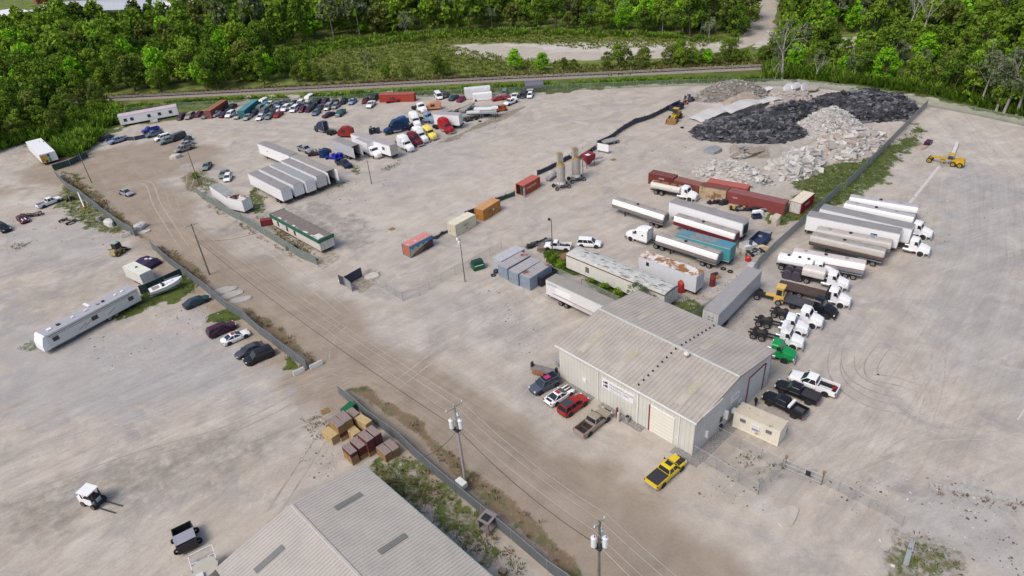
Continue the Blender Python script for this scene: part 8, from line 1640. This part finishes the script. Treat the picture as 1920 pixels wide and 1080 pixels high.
heap('asphalt_heap', [([(1294,247),(1330,232),(1400,222),(1440,208),(1500,196),(1540,186),(1560,182),(1620,176),(1700,186),(1722,208),(1690,226),(1600,230),(1570,218),(1530,208),(1500,226),(1490,242),(1520,250),(1490,262),(1440,270),(1360,266),(1310,262)], 3.1)], 2.6, AS, (.1, .8), 5.0, 'big heap of broken black asphalt slabs', 51, rough=1.3, base=AS[0])
heap('concrete_bits', [([(1298,252),(1400,238),(1500,215),(1600,190),(1690,196),(1700,214),(1560,222),(1500,258),(1380,268)], .1)], .1, [CC[2]], (.3, .8), .022, 'white bits scattered over the black asphalt heap', 52, base=AS[0])
heap('rubble_heap', [([(1488,236),(1520,215),(1560,209),(1600,222),(1625,240),(1600,252),(1560,258),(1520,256),(1494,246)], 5.2)], 4.2, CC[:2]+[CC[2]], (.1, .42), 6.5, 'tall heap of fine pale crushed concrete', 53, base=CC[1])
heap('slab_rubble', [([(1540,262),(1590,250),(1640,248),(1660,262),(1640,285),(1600,305),(1560,300),(1538,282)], 3.4)], 2., CBR, (.25, 1.1), 2.8, 'heap of large pale and brownish concrete slabs by the fence', 54, base=CC[1])
heap('slab_rubble', [([(1448,308),(1480,290),(1520,285),(1545,292),(1530,320),(1500,338),(1465,340),(1450,325)], 3.2)], 2., CC, (.25, 1.1), 2.8, 'heap of long white concrete slabs in the middle of the rubble', 55, base=CC[1])
heap('rubble_heap', [([(1298,322),(1330,305),(1380,312),(1420,320),(1450,345),(1430,352),(1400,355),(1350,340),(1310,332)], 3.0)], 2., CC, (.14, .65), 4.0, 'heap of small white rubble behind the red containers', 56, base=CC[1])
heap('gravel_heap', [([(1298,188),(1320,168),(1360,160),(1400,158),(1440,172),(1430,186),(1380,190),(1320,192)], 4.0)], 3.2, GRV, (.1, .42), 4.5, 'long grey-brown gravel heap at the back corner', 57, base=GRV[1])
heap('sand_heap', [([(1352,192),(1380,176),(1410,176),(1430,186),(1400,196),(1365,200)], 2.2)], 2.2, [mat('sand_tan', (.34, .28, .23), .95)], (.1, .2), .4, 'small tan sand heap in front of the gravel heap', 58, base=mat('sand_tan', (.34, .28, .23), .95), rough=.1)
heap('fill_heap', [([(1420,196),(1440,180),(1480,172),(1520,180),(1530,190),(1490,206),(1440,210)], 1.9)], 1.9, [CSG, CC[1], mat('fill_tan', (.36, .31, .27), .9)], (.2, .8), .7, 'brownish fill heap under the white sheets', 59, base=mat('fill_tan', (.36, .31, .27), .9), rough=.3)
heap('scattered_slabs', [([(1365,290),(1380,280),(1420,276),(1432,282),(1425,294),(1395,298)], .5)], .5, [mat('slab_brown', (.27, .23, .19), .9, var=.2), CSG], (.8, 1.9), .45, 'group of flat brown-grey slabs below the asphalt heap', 60, base=CSG, rough=.1)
chunk('slab_piece', (1336, 284), 4.6, 4.0, .8, .4, mat('slab_bluegrey', (.25, .26, .28), .8, var=.2), 'crumpled grey sheet left of the brown slabs', 'sheet')
SHW = mat('sheet_white', (.48, .47, .46), .8, var=.12, scale=.4); SHB = mat('sheet_bright', (.60, .60, .61), .6, var=.08)
def sheetp(p1, p2, W, h0, h1, label, m=SHW, tl=.0):
    a, b = G(*p1, h0), G(*p2, h1); a.z = b.z = 0; L = (b-a).length; r = MB(); n = 8; rg = []
    for i in range(n+1):
        t = i/n; z = h0+(h1-h0)*t+.35*math.sin(t*3.14)+(.12*math.sin(t*11)); rg.append([(L*t, 0, z), (L*t, W*.5, z+.25+tl), (L*t, W, z-.1), (L*t, W, z-.16), (L*t, W*.5, z+.19+tl), (L*t, 0, z-.06)])
    r.loft(rg, m); o = r.build('plastic_sheet'); o.location = (a.x, a.y, 0); o.rotation_euler = (0, 0, math.atan2(b.y-a.y, b.x-a.x)); tag(o, label, 'sheet', 'white sheets lying over the heaps'); return o
sheetp((1316, 230), (1371, 207), 5.5, .3, 1.5, 'long pale sheet draped along the left of the asphalt heap'); sheetp((1371, 213), (1432, 192), 5.5, 1.5, 2.2, 'wide white sheet over the middle of the heaps'); 
for q_, (p_, L_, W_, a_, tl_, z_, lb_) in enumerate((((1478, 172), 7.5, 2.6, .9, .55, 1.2, 'white slab leaning on the rear heap, left one'), ((1490, 170), 6.5, 2.2, .8, .7, 1.4, 'white slab leaning on the rear heap, second one'), ((1506, 172), 7.5, 2.4, 1.0, .8, 1.5, 'white slab leaning on the rear heap, third one'), ((1520, 172), 6.0, 2.6, .3, .35, 1.0, 'tan slab at the right of the leaning white ones'), ((1455, 180), 5.0, 3.0, .5, .3, 1.0, 'brownish slab at the left of the leaning white ones'), ((1440, 172), 3.2, 1.6, .4, .3, .8, 'small white slab between the gravel heap and the leaning ones'))):
    o = chunk('concrete_slab_piece', p_, L_, W_, .35, a_, SHB if 'white' in lb_[:12] else mat('fill_tan', (.36, .31, .27), .9), lb_, 'slab', tl_); o.location.z = z_
sheetp((1428, 196), (1470, 186), 3.5, 1.5, 2.0, 'narrow white sheet between the heaps')
# vines in the roofless trailer, saplings
p = G(1035, 500); heap('hedge', [([(1018,478),(1040,470),(1062,492),(1066,508),(1048,512),(1030,498)], .3)], 1, [mat('hedge_green', (.05, .10, .02), .9)], (.1, .2), .2, 'weeds under the hedge between containers and office trailer', 61, cat='weeds', base=mat('hedge_green', (.05, .10, .02), .9))
for x, y, s, lb in ((1030, 490, .55, 'green hedge bush behind the four grey containers, left part'), (1042, 497, .6, 'green hedge bush behind the four grey containers, middle part'), (1052, 505, .5, 'green hedge bush behind the four grey containers, right part'), (1132, 548, .5, 'green sapling bush beside the wire fence and office trailer'), (1158, 556, .4, 'small green sapling under the long office trailer'), (1108, 534, .35, 'low weed bush along the wire fence'),
    (368, 333, .4, 'dry bush clump around the pole by the upper bend')): g = G(x, y); tree('bush', g.x, g.y, s, lb, None, sz=1)
for x, y, lb in ((1192, 580, 'thin silver-leaved shrub at the left behind the metal building'), (1208, 586, 'thin silver-leaved shrub at the right behind the metal building')): g = G(x, y); tree('grey', g.x, g.y, .42, lb, None, sz=1)
def crumbs(name, polys, n, sz, ms, label, seed):
    rs = np.random.RandomState(seed); pts = []
    for P, w in polys:
        P = GP(*P); xs = [p.x for p in P]; ys = [p.y for p in P]; X = rs.uniform(min(xs), max(xs), int(n*w*6)); Y = rs.uniform(min(ys), max(ys), int(n*w*6)); k = (poly_sd(X, Y, P) > 0) & (fbm(X*.18, Y*.18, seed)+rs.normal(size=len(X))*.12 > .52); pts.append(np.stack([X[k], Y[k]], 1)[:int(n*w)])
    C = np.concatenate(pts); K = len(C); cube = np.array([(-1,-1,0),(1,-1,0),(1,1,0),(-1,1,0),(-.7,-.7,1),(.7,-.7,1),(.7,.7,1),(-.7,.7,1)], float); cf = np.array([(4,5,6,7),(0,1,5,4),(1,2,6,5),(2,3,7,6),(3,0,4,7)])
    s = sz[0]*(sz[1]/sz[0])**(rs.rand(K)**2.5); v = cube[None]*(1+rs.uniform(-.4, .4, (K, 8, 3)))*np.stack([s*rs.uniform(.6, 1.6, K), s, s*rs.uniform(.2, .7, K)], 1)[:, None]; a = rs.rand(K)*6.28; x = v[..., 0]*np.cos(a)[:, None]-v[..., 1]*np.sin(a)[:, None]; y = v[..., 0]*np.sin(a)[:, None]+v[..., 1]*np.cos(a)[:, None]
    v = np.stack([x+C[:, :1], y+C[:, 1:], v[..., 2]], 2); tag(link(name, raw(name, v.reshape(-1, 3), (cf[None]+np.arange(K)[:, None, None]*8).reshape(-1, 4), ms, idx=np.repeat(rs.randint(0, len(ms), K), 5))), label, 'debris', kind='stuff')
crumbs('loose_debris', [([(560,840),(600,770),(640,760),(620,830),(640,900),(560,900)], .05), ([(620,350),(760,300),(740,360),(640,440),(600,400)], .12), ([(1490,900),(1900,880),(1920,1080),(1680,1080),(1600,960)], .09), ([(1330,860),(1480,860),(1440,960),(1300,940)], .03), ([(1140,530),(1420,440),(1440,620),(1300,580)], .1), ([(0,380),(240,350),(280,450),(0,480)], .12), ([(100,640),(400,560),(420,600),(200,700)], .06), ([(1640,230),(1900,260),(1900,420),(1700,480)], .08), ([(880,540),(1040,560),(1040,700),(960,700)], .05), ([(820,250),(1000,200),(1160,170),(1150,200),(900,260)], .08), ([(1200,280),(1300,250),(1460,280),(1300,330)], .06)], 3000, (.03, .14), [mat('crumb_dark', (.09, .075, .06), .9), mat('crumb_brown', (.17, .13, .09), .9), mat('crumb_pale', (.5, .48, .45), .9)], 'small stones, crumbs and litter strewn over the gravel', 71)
def ring(p, label, r=.38, z=0.):
    g = G(*p); m = MB(); n = 14; rg = []
    for i in range(n): a = 6.2832*i/n; rg.append([(math.cos(a)*(r+.13*math.cos(b)), math.sin(a)*(r+.13*math.cos(b)), .13+.13*math.sin(b)) for b in (0, 1.05, 2.1, 3.14, 4.2, 5.2)])
    m.loft(rg+[rg[0]], TYRE, False, None, True); o = m.build('loose_tyre'); o.location = (g.x, g.y, z); tag(o, label, 'tyre', 'loose tyres lying about')
for p, lb in (((1279, 240), 'loose black tyre on the sand beside the wheel loader'), ((1340, 203), 'loose tyre on the pale ground behind the wheel loader'), ((1369, 510), 'loose tyre right of the rusty-roofed trailer'), ((1356, 505), 'second loose tyre right of the rusty-roofed trailer'), ((1238, 425), 'loose tyre between the tank trailers'), ((925, 517), 'loose tyre at the foot of the grey-blue containers'), ((1372, 417), 'loose tyre by the bent fence junk'), ((900, 228), 'loose tyre below the scrap cluster'), ((867, 232), 'loose tyre beside the red sleeper truck')): ring(p, lb)
for p, c_, lb in (((1303, 551), C_['red'], 'red drum standing by the rusty-roofed trailer'), ((1176, 790), mat('drum_grey', (.3, .3, .3), .6), 'grey drum on the gravel strip below the company sign'), ((1350, 806), C_['navy'], 'small dark blue drum by the pen fence corner'), ((1040, 500), C_['brown'], 'brown drum by the hedge bushes')):
    g = G(*p); o = MB().cyl((0, 0, 0), (0, 0, .9), .3, .3, c_, 12).cyl((0, 0, .9), (0, 0, .93), .27, .27, BLK, 12).build('steel_drum'); o.location = (g.x, g.y, 0); tag(o, lb, 'drum')
for p, a_, lb in (((1150, 300), .3, 'wooden pallet lying in front of the white board'), ((735, 430), .8, 'wooden pallet on the grey pad right of the office trailer'), ((1345, 520), .4, 'wooden pallet near the rusty-roofed trailer'), ((610, 772), .5, 'wooden pallet beside the crates')):
    g = G(*p); m = MB()
    for q in range(6): m.box(-.6, .6, -.5+q*.19, -.38+q*.19, .1, .13, CW[1])
    for q in (-.55, 0, .47): m.box(q, q+.08, -.5, .57, 0, .1, CW[1])
    o = m.build('pallet'); o.location = (g.x, g.y, 0); o.rotation_euler = (0, 0, a_); tag(o, lb, 'pallet')
